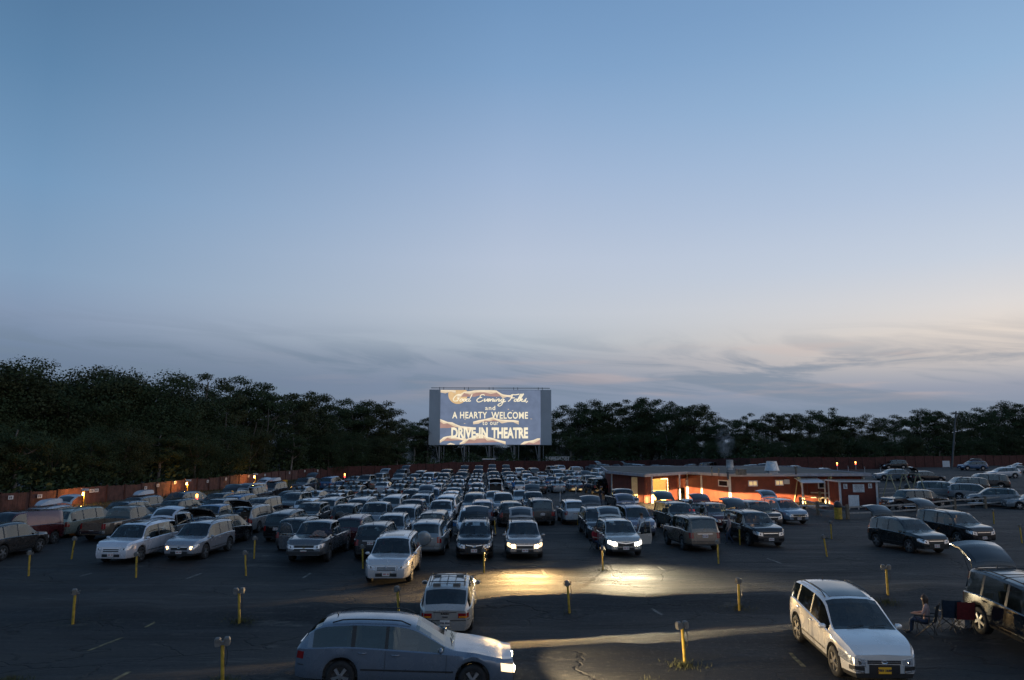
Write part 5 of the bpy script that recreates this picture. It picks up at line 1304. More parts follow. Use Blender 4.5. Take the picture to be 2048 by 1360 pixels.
rail_fence([(1602,1019),(1636,1030),(1696,1038),(1768,1035),(1837,1030),(1910,1021),(1971,1017),(2029,1010),(2090,1004)], 'rail_fence', 'near weathered rail fence in front of the playground and the yellow bin', 1.0)
rail_fence([(1612,1003),(1640,1004),(1676,1006)], 'rail_fence', 'short rail fence piece between the building and the red booth', .95)
rail_fence([(1756,995),(1800,993),(1850,991),(1900,989),(1942,987)], 'rail_fence', 'far grey rail fence behind the swings, in front of the parked vans', .95)
# swings
def swing(pl, pr_, label):
    a = P(*pl, 0); b = P(*pr_, 0); d = (b-a); L_ = hypot(d.x, d.y); r_ = empty('swing_set', (a.x, a.y, gz(a.x,a.y)), atan2(d.y, d.x), label, 'swing set', 'swing sets in the playground'); h = 2.6
    for k, x in enumerate((0, L_/2, L_) if L_ > 4 else (0, L_)):
        mb = MB(); mb.tube([(x,-.95,0),(x,-.1,h)], .05, 8); mb.tube([(x,.95,0),(x,.1,h)], .05, 8); mb.box(x-.05,x+.05,-.28,.28,h-.12,h-.02); mb.build('leg_frame', m_yelw, r_, 60)
    mb = MB(); mb.tube([(-.1,0,h+.03),(L_+.1,0,h+.03)], .045, 8); mb.build('top_bar', m_steel, r_, 60)
    n = int(L_/1.3)
    for k in range(n):
        x = (k+.5)*L_/n; mb = MB(); mb.tube([(x-.22,0,h),(x-.22,.0,.55)], .012, 4); mb.tube([(x+.22,0,h),(x+.22,.0,.55)], .012, 4); mb.build('chain', m_steel, r_); mb = MB(); mb.box(x-.25,x+.25,-.1,.1,.52,.56); mb.build('seat', m_plastic, r_)
m_yelw = newmat('pale_yellow_pipe', (.36,.34,.20,1), .6, noise=.2)
swing((1600,1006), (1724,1003), 'left swing set with pale yellow frames, partly in front of the red booth'); swing((1782,1000), (1839,996), 'right swing set with pale yellow frames, between the booth and the sign')
# bins
def bin_(px, py, label, hh=.92, bag=True):
    q = P(px, py, 0); r_ = empty('litter_bin', (q.x, q.y, gz(q.x,q.y)), 0, label, 'bin', 'yellow litter bins'); mb = MB(); mb.lathe([(.001,0),(.29,0),(.30,.3),(.29,.31),(.30,.6),(.29,.61),(.30,hh),(.27,hh),(.27,.4),(.001,.4)], 22); mb.build('barrel', m_yel, r_, 40)
    if bag: mb = MB(); mb.lathe([(.29,hh-.05),(.315,hh+.02),(.30,hh+.25),(.2,hh+.4),(.001,hh+.46)], 16); mb.build('bin_bag', m_plastic, r_, 40); mb = MB(); mb.tube([(.31*cos(k*pi/8), .05, hh+.02+.47*sin(k*pi/8)) for k in range(9)], .018, 6); mb.build('hoop', m_galv, r_, 60)
bin_(1677, 1038, 'big yellow barrel bin with dark lid on the near rail fence'); bin_(1816, 994, 'yellow barrel bin with dark lid farther back between the swings'); bin_(570, 968, 'yellow barrel bin standing at the far left fence', bag=False)
# benches
def bench(px, py, label, rz=0, L_=1.8):
    q = P(px, py, 0); r_ = empty('bench', (q.x, q.y, gz(q.x,q.y)), rz, label, 'bench', 'pale benches in the playground'); mb = MB(); mb.box(-L_/2, L_/2, -.16, .16, .42, .47); mb.build('seat', m_white, r_)
    for x in (-L_*.35, L_*.35): mb = MB(); mb.box(x-.14,x+.14,-.12,.12,0,.415); mb.build('leg', m_dark, r_)
bench(1961, 1015, 'pale bench between two posts right of the rail fence sign', RAD(14), 2.6); bench(1828, 1023, 'pale bench just left of the raised tailgate of the second dark car', RAD(3), 1.6); bench(1755, 1021, 'pale bench right of the white board sign', 0, 2.4); bench(1628, 1022, 'pale bench left of the yellow bin', 0, 2.6)
# dark dome tent
q = P(1994, 1000, 0); te = empty('dome_tent', (q.x, q.y, gz(q.x,q.y)), 0, 'dark green dome tent behind the rail fence at the right', 'tent')
m_tent = newmat('tent_fabric', (.03,.045,.042,1), .7, noise=.2); mb = MB(); v_ = []; nn = 7
for i in range(nn+1):
    f = i/nn*pi/2
    for k in range(16): a = 2*pi*k/16; c2 = 1+.06*cos(4*a); v_.append((1.35*cos(f)*cos(a)*c2, 1.1*cos(f)*sin(a)*c2, 1.45*sin(f)))
mb.add(v_, [(i*16+k, i*16+(k+1)%16, (i+1)*16+(k+1)%16, (i+1)*16+k) for i in range(nn) for k in range(16)]); mb.build('canopy', m_tent, te, 60)
mb = MB(); mb.box(-.3,.3,-1.14,-1.10,.05,.75); mb.build('tent_door', m_plastic, te)
# lamp post with white cap
q = P(1901, 999, 0); lp = empty('lamp_post', (q.x, q.y, gz(q.x,q.y)), 0, 'short post with white round cap behind the rail fence', 'lamp post'); mb = MB(); mb.tube([(0,0,0),(0,0,1.15)], .06, 8); mb.build('pole', m_galv, lp, 60); mb = MB(); mb.lathe([(.08,1.15),(.19,1.28),(.17,1.36),(.001,1.38)], 14); mb.build('cap', m_white, lp, 50)

# ------------------------------------------------------------------ lit bollards and marker lamps
m_warm = newmat('warm_lamp_glass', (1,.7,.3,1), .4, emis=(1,.55,.15,1), estr=22); m_redl = newmat('red_marker_glass', (1,.1,.1,1), .4, emis=(1,.07,.05,1), estr=5); m_ambl = newmat('amber_marker_glass', (1,.4,.1,1), .4, emis=(1,.42,.08,1), estr=8)
def bollard(px, py, label, e=26):
    q, d_ = fence_point(px); q = Vector((q.x+d_.y*1.5, q.y-d_.x*1.5, 0)); r_ = empty('bollard_lamp', (q.x, q.y, gz(q.x,q.y)), 0, label, 'lamp', 'lamps along the left fence')
    mb = MB(); mb.tube([(0,0,0),(0,0,1.35)], .055, 8); mb.build('post', m_yel, r_, 60); mb = MB(); mb.lathe([(.05,1.0),(.07,1.02),(.07,1.22),(.05,1.24)], 12, c=(-.12,0,0)); mb.build('lamp', m_warm, r_, 50)
    mb = MB(); mb.box(-.2,.25,-.12,.12,1.36,1.48); mb.box(-.32,.32,-.03,.03,1.49,1.53); mb.build('cap', m_white, r_)
    lamp_pt('bollard_light', (-.25,-.05,.95), e, (1,.42,.08), .08, parent=r_)
bollard(142, 1017, 'lit orange lamp post at the fence behind the leftmost cars', 150); bollard(345, 990, 'lit lamp post throwing orange light on fence and grass', 170); bollard(486, 972, 'lit orange lamp post at the fence beside the white boxy car', 150)
def marker(px, py, label, two=True):
    q = P(px, py, 0); r_ = empty('marker_lamp', (q.x, q.y, gz(q.x,q.y)), 0, label, 'marker lamp', 'glowing marker lamps at the aisle ends')
    mb = MB(); mb.tube([(0,0,0),(0,0,.95)], .05, 8); mb.build('post', m_galv, r_, 60)
    mb = MB(); mb.lathe([(.06,1.18),(.10,1.2),(.10,1.46),(.05,1.5)], 12); mb.build('amber_lamp', m_ambl, r_, 50)
    if two: mb = MB(); mb.lathe([(.06,.92),(.10,.94),(.10,1.14),(.06,1.16)], 12); mb.build('red_lamp', m_redl, r_, 50)
for px, py, lb in [(393,1003,'two tone glowing marker lamp farthest left, on the grass'),(465,993,'two tone marker lamp left of the dark jeep'),(519,984,'two tone marker lamp right of the white boxy car'),(689,967,'two tone marker lamp alone before the dark far fence'),(1712,940,'orange marker lamp at the far fence right of the building roof'),(1675,941,'faint marker lamp just left of the orange one at the far fence')]: marker(px, py, lb)

# ------------------------------------------------------------------ speaker posts
m_spk = newmat('speaker_grey', (.17,.165,.155,1), .6, metal=.2, noise=.25, nscale=10)
def sp_proto(col, n):
    r_ = bpy.data.objects.new('speaker_post', None)
    mb = MB(); mb.tube([(0,0,-.1),(0,0,.95)], .042, 10); pole = bpy.data.objects.new('pole', mb.mesh('pole', col, 60))
    mb = MB(); mb.box(-.09,.09,-.05,.05,.95,1.03); mb.tube([(-.13,0,1.06),(-.13,0,.95),(.13,0,.95),(.13,0,1.06)], .018, 6); junction = bpy.data.objects.new('junction_box', mb.mesh('junction_box', m_spk, 60))
    out = [pole, junction]
    for k, x in enumerate(((-.105,.105) if n == 2 else (-.02,))):
        mb = MB(); v_ = []
        pr = [(-.07,0),(-.075,.12),(-.045,.16),(.045,.16),(.075,.12),(.07,0),(.045,-.04),(-.045,-.04)]
        for y, f in ((-.07,.9),(-.03,1),(.05,1)): v_ += [(x+a*f, y, .96+b*f) for a, b in pr]
        m8 = 8; f_ = [tuple(range(m8)), tuple(range(3*m8-1, 2*m8-1, -1))] + [(i*m8+j, i*m8+(j+1)%m8, (i+1)*m8+(j+1)%m8, (i+1)*m8+j) for i in range(2) for j in range(m8)]
        mb.add(v_, f_)
        for g_ in range(4): mb.box(x-.05, x+.05, -.074, -.071, .99+g_*.03, 1.0+g_*.03)
        out.append(bpy.data.objects.new('speaker', mb.mesh('speaker', m_spk, 40)))
    mb = MB(); mb.tube([(.08,-.02,.96),(.12,-.03,.75),(.10,-.05,.52),(.05,-.05,.45),(.045,-.02,.60),(.02,0,.7)], .008, 5); out.append(bpy.data.objects.new('cable', mb.mesh('cable', m_plastic, 60)))
    for o in out: o.parent = r_
    KIDS[r_.name] = out; return r_
sp = {('y',2): sp_proto(m_yel, 2), ('y',1): sp_proto(m_yel, 1), ('w',1): sp_proto(m_trim, 1)}
for k, (px, py, c_, n, lean, lb) in enumerate([
    (445,1372,'y',2,-.05,'nearest yellow speaker post at the bottom left, lit on its left side'), (1370,1330,'y',2,-.03,'nearest yellow speaker post right of centre with two speakers'),
    (146,1240,'y',1,0,'upright yellow speaker post alone on the dark asphalt at far left'), (479,1240,'y',2,-.07,'leaning yellow speaker post with two speakers, left of the silver station wagon'), (799,1226,'y',1,-.12,'leaning yellow speaker post right beside the silver station wagon'),
    (1139,1225,'y',1,-.07,'yellow speaker post with hanging cable in the headlight glow'), (1478,1211,'y',1,0,'dark headed speaker post between headlight glow and white parked car'), (1776,1190,'y',2,0,'yellow speaker post behind the white parked car at right'),
    (57,1152,'y',1,-.03,'short yellow speaker post near the left photo edge'), (143,1118,'y',1,.08,'tilted yellow speaker post left of the white boxy car'), (272,1155,'y',1,-.04,'yellow speaker post right in front of the white boxy car'),
    (492,1151,'y',1,-.09,'leaning yellow speaker post left of the grey pickup'), (508,1117,'y',1,0,'yellow speaker post behind the leaning one left of the grey pickup'), (726,1137,'y',1,-.05,'yellow speaker post just left of the white car in front'),
    (968,1145,'y',1,0,'bright yellow speaker post in front of the black car with raised tailgate'), (1206,1140,'y',1,.02,'speaker post casting a long shadow left of the bright headlights'), (1437,1127,'y',1,0,'yellow speaker post behind the tan car'),
    (1480,1090,'y',1,0,'yellow speaker post left of the black car near the building'), (1654,1113,'y',1,-.10,'leaning speaker post left of the two dark cars with raised tailgates'), (1663,1078,'y',1,0,'speaker post below the yellow barrel bin'),
    (1988,1048,'y',1,0,'speaker post behind the right pair of dark cars'), (2044,1086,'y',1,0,'speaker post at the right photo edge'), (991,1069,'y',1,-.06,'yellow speaker post between the black and silver cars with raised tailgates'),
    (1120,1003,'w',1,0,'white speaker post before the row of silver sedans'), (1152,988,'w',1,-.04,'white speaker post right of the silver sedans'), (1200,985,'w',1,0,'white post with a red top left of the building'),
    (553,972,'w',1,0,'thin white post right of the black car with roof box'), (632,985,'w',1,-.05,'tall thin white post left of the middle sedans'), (971,986,'w',1,0,'white speaker post in the middle aisle of cars'),
    (1697,945,'w',1,0,'thin white post by the far right fence, first of three'), (1730,947,'w',1,0,'thin white post by the far right fence, second of three'), (1762,949,'w',1,0,'thin white post by the far right fence, third of three')]):
    q = P(px, py, 0); o = copy_tree(sp[(c_, n)]); o.location = (q.x, q.y, gz(q.x,q.y)); rr = random.Random(k); o.rotation_euler = (rr.uniform(-.05,.05), lean, rr.uniform(-.5,.5)); tag(o, lb, 'speaker post', 'speaker posts standing between the cars')
    if k == 25:
        mb = MB(); mb.lathe([(.10,1.0),(.12,1.1),(.10,1.3),(.001,1.34)], 12); mb.build('red_lamp', m_redl, o, 50)
# weeds round the posts
vs = []; fs = []; rr = random.Random(3)
for px, py, n in [(445,1372,400),(1370,1335,420),(479,1242,400),(1478,1214,160),(1138,1228,60),(146,1243,50),(1206,1142,60),(1776,1200,300),(1652,1078,120),(20,1362,260),(1300,1372,120)]:
    q = P(px, py, 0)
    for _ in range(n):
        r_ = abs(rr.gauss(0,.30)); a = rr.uniform(0, 2*pi); x = q.x+r_*cos(a)*1.3; y = q.y+r_*sin(a)*.8+.1; h = rr.uniform(.03,.17)*max(.3, 1-r_*.6); w_ = .009; t = rr.uniform(0, pi); o = len(vs); z = gz(x,y)-.005
        vs += [(x-w_*cos(t), y-w_*sin(t), z), (x+w_*cos(t), y+w_*sin(t), z), (x+rr.uniform(-.08,.08), y+rr.uniform(-.08,.08), z+h)]; fs.append((o,o+1,o+2))
me = bpy.data.meshes.new('weeds'); me.from_pydata(vs, [], fs); me.materials.append(newmat('dry_weeds', (.07,.075,.032,1), .9, noise=.4)); o = bpy.data.objects.new('weeds', me); COL.objects.link(o); tag(o, 'tufts of dry weeds growing round the speaker posts', 'weeds', kind='stuff')
# ------------------------------------------------------------------ the cars
SP['spare'] = dict(SP['suv'], spare=True)
for d_ in (TNAME, CATN): d_['spare'] = d_['suv']
_mk = make_car
def heading(x, y, d):
    a = atan2(178-y, -5.4-x); a = RAD(90) + (a-RAD(90))*.75
    return a if d == 'R' else a + pi
m_lens_w = newmat('lit_lens_warm', (.9,.8,.6,1), .3, emis=(1,.68,.34,1), estr=2.2); m_lens_c = newmat('lit_lens_white', (.9,.9,.85,1), .3, emis=(1,.92,.74,1), estr=3.5)
def relamp(o, m):
    for ch in o.children:
        if ch.name.split('.')[0] == 'headlight':
            if m is not m_on_a: ch.data = ch.data.copy(); ch.data.materials.clear(); ch.data.materials.append(m_lens_w if m is m_on_w else m_lens_c)
            for b_ in ch.children:
                b_.data = b_.data.copy(); cc_ = sum((v.co for v in b_.data.vertices), Vector())/len(b_.data.vertices)
                for v in b_.data.vertices: v.co = cc_ + (v.co-cc_)*1.5
                b_.data.materials.clear(); b_.data.materials.append(m)
def beams(o, info, e, col, down=3.0, size=95, squash=.42, blend=.75, toe=0):
    for sg in (1, -1):
        l = bpy.data.lights.new('headlight_beam', 'SPOT'); l.energy = e; l.color = col; l.spot_size = RAD(size); l.spot_blend = blend; l.shadow_soft_size = .06
        q = bpy.data.objects.new('headlight_beam', l); COL.objects.link(q); q.parent = o
        q.location = (info['xe']+.10, sg*info['hly'], info['hlz']); q.rotation_euler = Euler((0, RAD(-90+down), RAD(toe)), 'XYZ'); q.scale = (squash, 1, 1)
def car_text(o, txt, size, x, z, m, end=-1, name='badge', y=0, par=None):
    M4 = Matrix.Translation((x, y, z)) @ Matrix.Rotation(RAD(90 if end > 0 else -90), 4, 'Z') @ Matrix.Rotation(RAD(90), 4, 'X')
    return text_mesh(txt, size, m, name, par or o, M4, ext=.003, offset=.004, spacing=1.15)
def badge(o, info, prof, z, m, end=1, y=0, name='badge', off=.02):
    """small flat emblem from strokes in metres, drawn on the nose or tail"""
    a = info['at'](end, z, y, off); mb = MB(); s_ = 1 if end > 0 else -1
    for st in prof: mb.tube([(a.x, a.y + p[0]*s_, z+p[1]) for p in st], .011, 5)
    return mb.build(name, m, o, 60)
ringp = lambda r1, r2, n=14: [(r1*cos(2*pi*k/n), r2*sin(2*pi*k/n)) for k in range(n+1)]
placed = []
def hero(kind, c, d, px, py, label, opened=False, front='plain', bar=None, xy=None, rz=None, off=0):
    L_ = SP[kind]['L']
    if xy is None:
        q = P(px, py, 0); r_ = heading(q.x, q.y, d) if rz is None else rz
        fx, fy = cos(r_), sin(r_); s_ = L_/2-.10
        if d == 'R': x, y = q.x+fx*s_, q.y+fy*s_
        else: x, y = q.x-fx*s_, q.y-fy*s_
    else: x, y = xy; r_ = heading(x, y, d) if rz is None else rz
    o, info = put_car(kind, c, x, y, r_, label, opened, front, bar); placed.append([x, y, L_, 1.9, True]); return o, info
def plate_text(o, txt, m, size=.12):
    for ch in o.children:
        if ch.name.split('.')[0] == 'number_plate' and ch.get('end') is not None: pass
esc, ei = hero('crossover', (.72,.71,.70,1), 'F', 0, 0, 'white sport utility car with glass roof and yellow plate, parked alone at lower right', front='slot', xy=(9.32, 21.1), rz=RAD(-92))
a = ei['at'](1, .455, 0, .030); car_text(esc, 'FRY 1668', .070, a.x, .455, m_ink, 1, 'plate_characters')
badge(esc, ei, [ringp(.075,.03)], .65, m_chrome, 1)
sub, si = hero('wagon', (.42,.40,.38,1), 'R', 890, 1271, 'silver beige station wagon seen from behind with roof rack, near the bottom centre')
a = si['at'](-1, .80, 0, .014); car_text(sub, 'SUBARU', .062, a.x, .765, m_plastic, -1, 'lettering')
a = si['at'](-1, .5, 0, .03); car_text(sub, '75S FH4', .075, a.x-.004, .49, m_ink, -1, 'plate_characters')
mb = MB(); a = si['at'](-1, .70, 0, .012); mb.box(a.x-.012, a.x+.01, -.09, .09, .66, .70); mb.build('tailgate_handle', m_chrome, sub)
mov, mi_ = hero('estate', (.17,.21,.27,1), 'F', 0, 0, 'long blue grey station wagon crossing the bottom edge of the photo to the right', xy=(-2.62, 18.9), rz=RAD(3))
relamp(mov, m_on_w); beams(mov, mi_, 1700, (1,.74,.42), down=7, size=124, squash=.26, blend=1.0)
pil, pi_ = hero('boxsuv', (.58,.57,.58,1), 'F', 772, 1171, 'white boxy sport utility car facing the camera, foremost in the centre left', front='bars')
badge(pil, pi_, [[(-.05,-.05),(-.035,.05)],[(.05,-.05),(.035,.05)],[(-.042,0),(.042,0)]], pi_['hlz']-.01, m_chrome, 1, off=.03)
maz, mz = hero('suv', 'k', 'F', 948, 1121, 'black sport utility car facing the camera with winged badge and raised tailgate', True, 'vee')
badge(maz, mz, [ringp(.08,.065), [(-.06,.03),(0,-.03),(.06,.03)]], mz['hlz']+.0, m_chrome, 1, off=.03)
crv, ci = hero('suv', (.40,.36,.34,1), 'F', 1050, 1121, 'silver sport utility car with both headlights blazing and tailgate raised, left of two', True, bar=True)
relamp(crv, m_on_w); beams(crv, ci, 4200, (1,.62,.24), down=3.4, size=140, squash=.17, blend=1.0)
acu, ai = hero('suv', (.40,.40,.38,1), 'F', 1252, 1115, 'silver sport utility car with blinding white headlights and an open door, right of two', True, 'vee')
relamp(acu, m_on); beams(acu, ai, 3200, (1,.83,.52), down=3.4, size=140, squash=.17, blend=1.0)
dur, _ = hero('bigsuv', 't', 'R', 1411, 1104, 'tan sport utility car seen from behind, right of the blazing headlights')
gmc, gi = hero('bigsuv', 'k', 'F', 1542, 1095, 'black sport utility car facing the camera, tailgate raised, right of the tan car', True)
car_text(gmc, 'GMC', .11, gi['at'](1, gi['hlz'], 0, .03).x, gi['hlz']-.03, m_chrome, 1)
eqx, qi = hero('suv', (.30,.36,.43,1), 'F', 1598, 1049, 'light blue sport utility car with raised tailgate, farthest right before the playground', True, 'wide'); 
badge(eqx, qi, [[(-.08,.0),(-.03,.0),(-.03,.025),(.03,.025),(.03,0),(.08,0),(.03,-.001),(.03,-.025),(-.03,-.025),(-.03,-.001)]], qi['hlz']-.02, m_gold, 1, off=.03)
san, _ = hero('suv', (.012,.018,.02,1), 'F', 1873, 1110, 'dark green black sport utility car with raised tailgate, in front of the other dark one', True)
oes, oi_ = hero('boxsuv', 'k', 'F', 1968, 1091, 'black sport utility car with raised tailgate and warm light inside, second of the dark pair', True)
lamp_pt('cabin_lamp', (.1, 0, 1.45), 9, (1,.55,.25), .1, parent=oes)
q = P(1956, 1269, 0); exp_, _ = hero('bigsuv', (.020,.022,.025,1), 'F', 0, 0, 'black sport utility car with roof rack and raised tailgate, cut by the right edge', True, bar=True, xy=(q.x+1.02, q.y-1.45), rz=RAD(-91))
pi2, _ = hero('boxsuv', (.58,.58,.62,1), 'F', 222, 1131, 'white boxy sport utility car with bar grille and raised tailgate on the left', True, 'bars')
lex, li = hero('suv', (.30,.31,.34,1), 'F', 358, 1124, 'silver sport utility car with glowing amber front lights on the left', False)
relamp(lex, m_on_a); badge(lex, li, [ringp(.07,.05), [(-.01,.03),(-.03,-.02),(.04,-.02)]], li['hlz'], m_chrome, 1, off=.03)
sil, sli = hero('pickup', (.13,.14,.155,1), 'F', 607, 1131, 'grey pickup truck with open door and striped blanket on its bonnet', False, 'wide')
badge(sil, sli, [[(-.10,.0),(-.04,.0),(-.04,.03),(.04,.03),(.04,0),(.10,0),(.04,-.001),(.04,-.03),(-.04,-.03),(-.04,-.001)]], sli['hlz']-.03, m_gold, 1, off=.035)
hero('suv', 'k', 'R', 740, 1121, 'black sport utility car seen from behind, just left of the foremost white car')
hero('spare', (.20,.23,.25,1), 'R', 850, 1115, 'grey sport utility car with covered spare wheel on its back door')
q = P(8, 1121, 0); hero('suv', (.045,.04,.038,1), 'R', 0, 0, 'dark brown sport utility car cut by the left edge of the photo', xy=(q.x-.95, q.y+1.36), rz=RAD(88))
hero('minivan', 'o', 'R', 112, 1077, 'pale green minivan seen from behind, on the left behind the white boxy car')

def open_door(o, kind, side, ang):
    s = SP[kind]; x_h = s['win'][-1][1]-.12; y = (s['Wd']/2-.03)*side; B = pchip(s['belt'])(x_h); Hh = max(p[1] for p in s['top'])-.10
    M4 = Matrix.Translation((x_h, y, 0)) @ Matrix.Rotation(-RAD(180-ang)*1*side if side > 0 else RAD(180-ang), 4, 'Z')
    # built along +x from the hinge then swung outwards
    M4 = Matrix.Translation((x_h, y+.02*side, 0)) @ Matrix.Rotation(RAD(180)-side*RAD(ang), 4, 'Z')
    mb = MB(); n = 6
    v_ = []
    for yy in (-.05, .05):
        for x_, z_ in ((0,.48),(1.0,.46),(1.08,.75),(1.08,B),(0,B-.02)): v_.append(M4 @ Vector((x_, yy, z_)))
    mb.add(v_, [(0,1,2,3,4),(9,8,7,6,5)]+[(i,(i+1)%5,5+(i+1)%5,5+i) for i in range(5)])
    mb.tube([M4 @ Vector(p) for p in ((.02,0,B-.02),(.30,0,Hh-.10),(.55,0,Hh-.01),(.98,0,Hh-.02),(1.06,0,B))], .028, 6)
    d_ = mb.build('open_door', m_paint, o, 40); d_.color = o.children[0].color
    mb = MB(); mb.add([M4 @ Vector(p) for p in ((.05,0,B),(.32,0,Hh-.12),(.56,0,Hh-.03),(.97,0,Hh-.04),(1.04,0,B))], [(0,1,2,3,4)]); mb.build('side_window', m_glass, d_)
open_door(sil, 'pickup', -1, 62); open_door(acu, 'suv', 1, 58)
# striped blanket and coat thrown over the pickup's bonnet
m_blan = bpy.data.materials.new('striped_blanket'); m_blan.use_nodes = True; t = m_blan.node_tree; b = t.nodes['Principled BSDF']; co = t.nodes.new('ShaderNodeTexCoord'); wv = t.nodes.new('ShaderNodeTexWave'); wv.inputs['Scale'].default_value = 2.2; wv.inputs['Distortion'].default_value = 1.5; t.links.new(co.outputs['Object'], wv.inputs['Vector'])
t.links.new(RAMP(wv.outputs[0], [(.3, (.10,.085,.08,1)), (.5, (.32,.29,.27,1)), (.7, (.16,.09,.075,1))], tree=t), b.inputs['Base Color']); b.inputs['Roughness'].default_value = .95
def cloth_pile(o, info, x0, x1, y0, y1, m, label, name, cat, hgt, seed):
    rr = random.Random(seed); nx, ny = 16, 14; v_ = []; root = MB(); T = info['T']
    MW = Matrix.Translation(o.location) @ o.rotation_euler.to_matrix().to_4x4()
    for i in range(nx+1):
        for j in range(ny+1):
            u = i/nx; w = j/ny; x = x0+(x1-x0)*u + .06*sin(w*7+seed); y = y0+(y1-y0)*w + .05*sin(u*9+seed); e = min(u, 1-u, w, 1-w)*6; e = min(1, e)
            z = T(x)+.02 + e*(hgt*(.5+.5*sin(u*8+w*5+seed)*sin(w*9+seed*2)) + .04)
            v_.append((x, y, z+.02))
    root.add(v_, [(i*(ny+1)+j, (i+1)*(ny+1)+j, (i+1)*(ny+1)+j+1, i*(ny+1)+j+1) for i in range(nx) for j in range(ny)])
    r_ = root.build(name, m, None, 180); r_.matrix_world = MW; md = r_.modifiers.new('s', 'SOLIDIFY'); md.thickness = .02; tag(r_, label, cat)
m_navy = newmat('navy_cloth', (.018,.022,.04,1), .9, noise=.3)
cloth_pile(sil, sli, 1.40, 2.15, .02, .85, m_blan, 'striped blanket heaped on the grey pickup bonnet', 'blanket', 'blanket', .16, 1)
cloth_pile(sil, sli, 1.28, 1.75, .35, .98, m_navy, 'dark blue coat lying across the pickup windscreen edge', 'coat', 'coat', .12, 3)

# every other car: x and y of the near edge of its roof, type, colour, F front / R rear / side heading, o = tailgate up
T_ = {'S':'sedan','U':'suv','B':'bigsuv','X':'boxsuv','V':'minivan','P':'pickup','H':'hatchback','W':'wagon','J':'jeep','C':'van','K':'spare','E':'crossover'}
DATA = """15 1029 C m F|107 1017 U w F o|152 1015 U s F|212 1003 U s F|243 1011 P t R|296 998 U s F|320 992 H s R|344 1001 U k R|303 1018 W k R|316 1029 X s F
366 1016 W k R|396 998 U k F o|434 982 U s F o|426 1013 P b F|398 1034 V k R o|412 998 U s F|452 998 U b R|482 978 J k R|499 967 J w F o|540 966 U k F|510 995 V k F|484 1015 V s R o|564 995 V k F
578 983 S s F|602 974 S w R|613 956 U g F o|648 953 U b R|600 1000 H w R|619 1006 U k F|661 988 H w R|668 998 U s R|686 1010 K k R|645 983 S s R|686 982 S g R
673 972 S g R|718 972 S g R|703 964 S g R|733 982 S g R|716 998 V s R|752 989 S s R|782 993 U s R|747 1006 P s F|775 981 S g R|707 953 S g R|733 950 U k F|763 947 U s F o|753 957 S t R|766 965 H w R
797 948 H g F|802 939 U g F o|793 969 S n R|804 962 S g R|820 969 S k R|817 955 S g R|838 962 S g R|814 980 H k R|797 990 S s R|827 948 S k F|839 941 U g R|857 945 V w F|871 945 H k F
850 955 S w R|883 954 S s R|886 946 U g F|891 940 U k F|877 961 S s R|872 968 H s R|861 978 U b F|838 990 U s F o|813 1010 J m F|787 1022 U s F|879 1002 U w F|897 993 U w R|898 984 H w R|865 1027 J k R
907 977 S s F|910 968 S g R|916 960 S w R|915 952 S g R|924 945 U k F|926 939 U k F o|951 947 S s R|953 953 S s R|949 959 S w R|955 967 H s R|951 977 S w R|956 939 U g F o|947 988 V g F|964 1003 U p R|944 1020 V w F
987 944 U g F|984 937 U g F o|988 951 S s R|990 958 S s R|992 966 U s R o|1017 944 U k F|1013 937 U n F o|1023 949 S s F|1024 956 S w R|1036 963 H w R|1042 936 U w R|1053 942 H m R|1055 948 H w F|1068 954 H w R|1080 963 S k R
1067 937 U g R|1086 945 S w R o|1101 954 H b R|1119 962 S s R|1152 960 S s R|1120 947 S w F|1114 939 U s F|1107 932 U s F|1125 932 U w R|1136 953 H k R|1140 941 H s R|1153 933 P w R|1156 946 S w R|1167 935 V k R
1172 951 U g F o|1200 957 B k R|1192 945 S s F|1198 937 U w R|1192 929 S s F|1217 943 S s F|1224 933 H w R|1213 928 U s F o|1240 929 S s F|1253 935 S s F|1272 927 V s F o|1288 928 U w R|1305 927 S g R|1318 930 H w F|1332 931 S s F|1348 929 U s R
1388 927 S s 20|1425 924 V k 15|1513 929 H s 10|1527 926 U s 160|1594 932 S s 15|1653 936 S s 12
1247 979 P k F|1194 1017 U g F o|1150 1002 U w R|1083 1000 B k R|1022 1005 U k R|1067 984 U g F o|1006 987 U s F|988 984 H s F|1042 982 S s F|1270 1014 U p F o|1357 1006 B n F o|1386 1001 S s R|1430 1007 U m F o|1518 1004 J k F
577 1034 U k R|640 1042 U k R|706 1037 U m R|752 1054 U s F"""
RZ = {}
extra = [ # right-hand side, seen side on: centre of roof
 (1950, 921, 'U', 'b', 176, ''), (1792, 920, 'U', 'k', 176, ''), (1788, 938, 'W', 'c', 178, ''), (1812, 951, 'J', 'k', 190, ''), (1868, 953, 'U', 'k', 10, ''), (1860, 943, 'H', 'k', 6, 'o'),
 (1909, 946, 'V', 's', -22, ''), (1937, 946, 'U', 's', -30, ''), (1990, 944, 'B', 'k', 172, ''), (2030, 942, 'B', 'k', 170, ''), (2034, 929, 'S', 's', 176, ''), (2012, 935, 'H', 'w', 172, 'o'), (2020, 961, 'E', 's', 158, ''), (2060, 957, 'S', 's', 165, '')]
rows = []
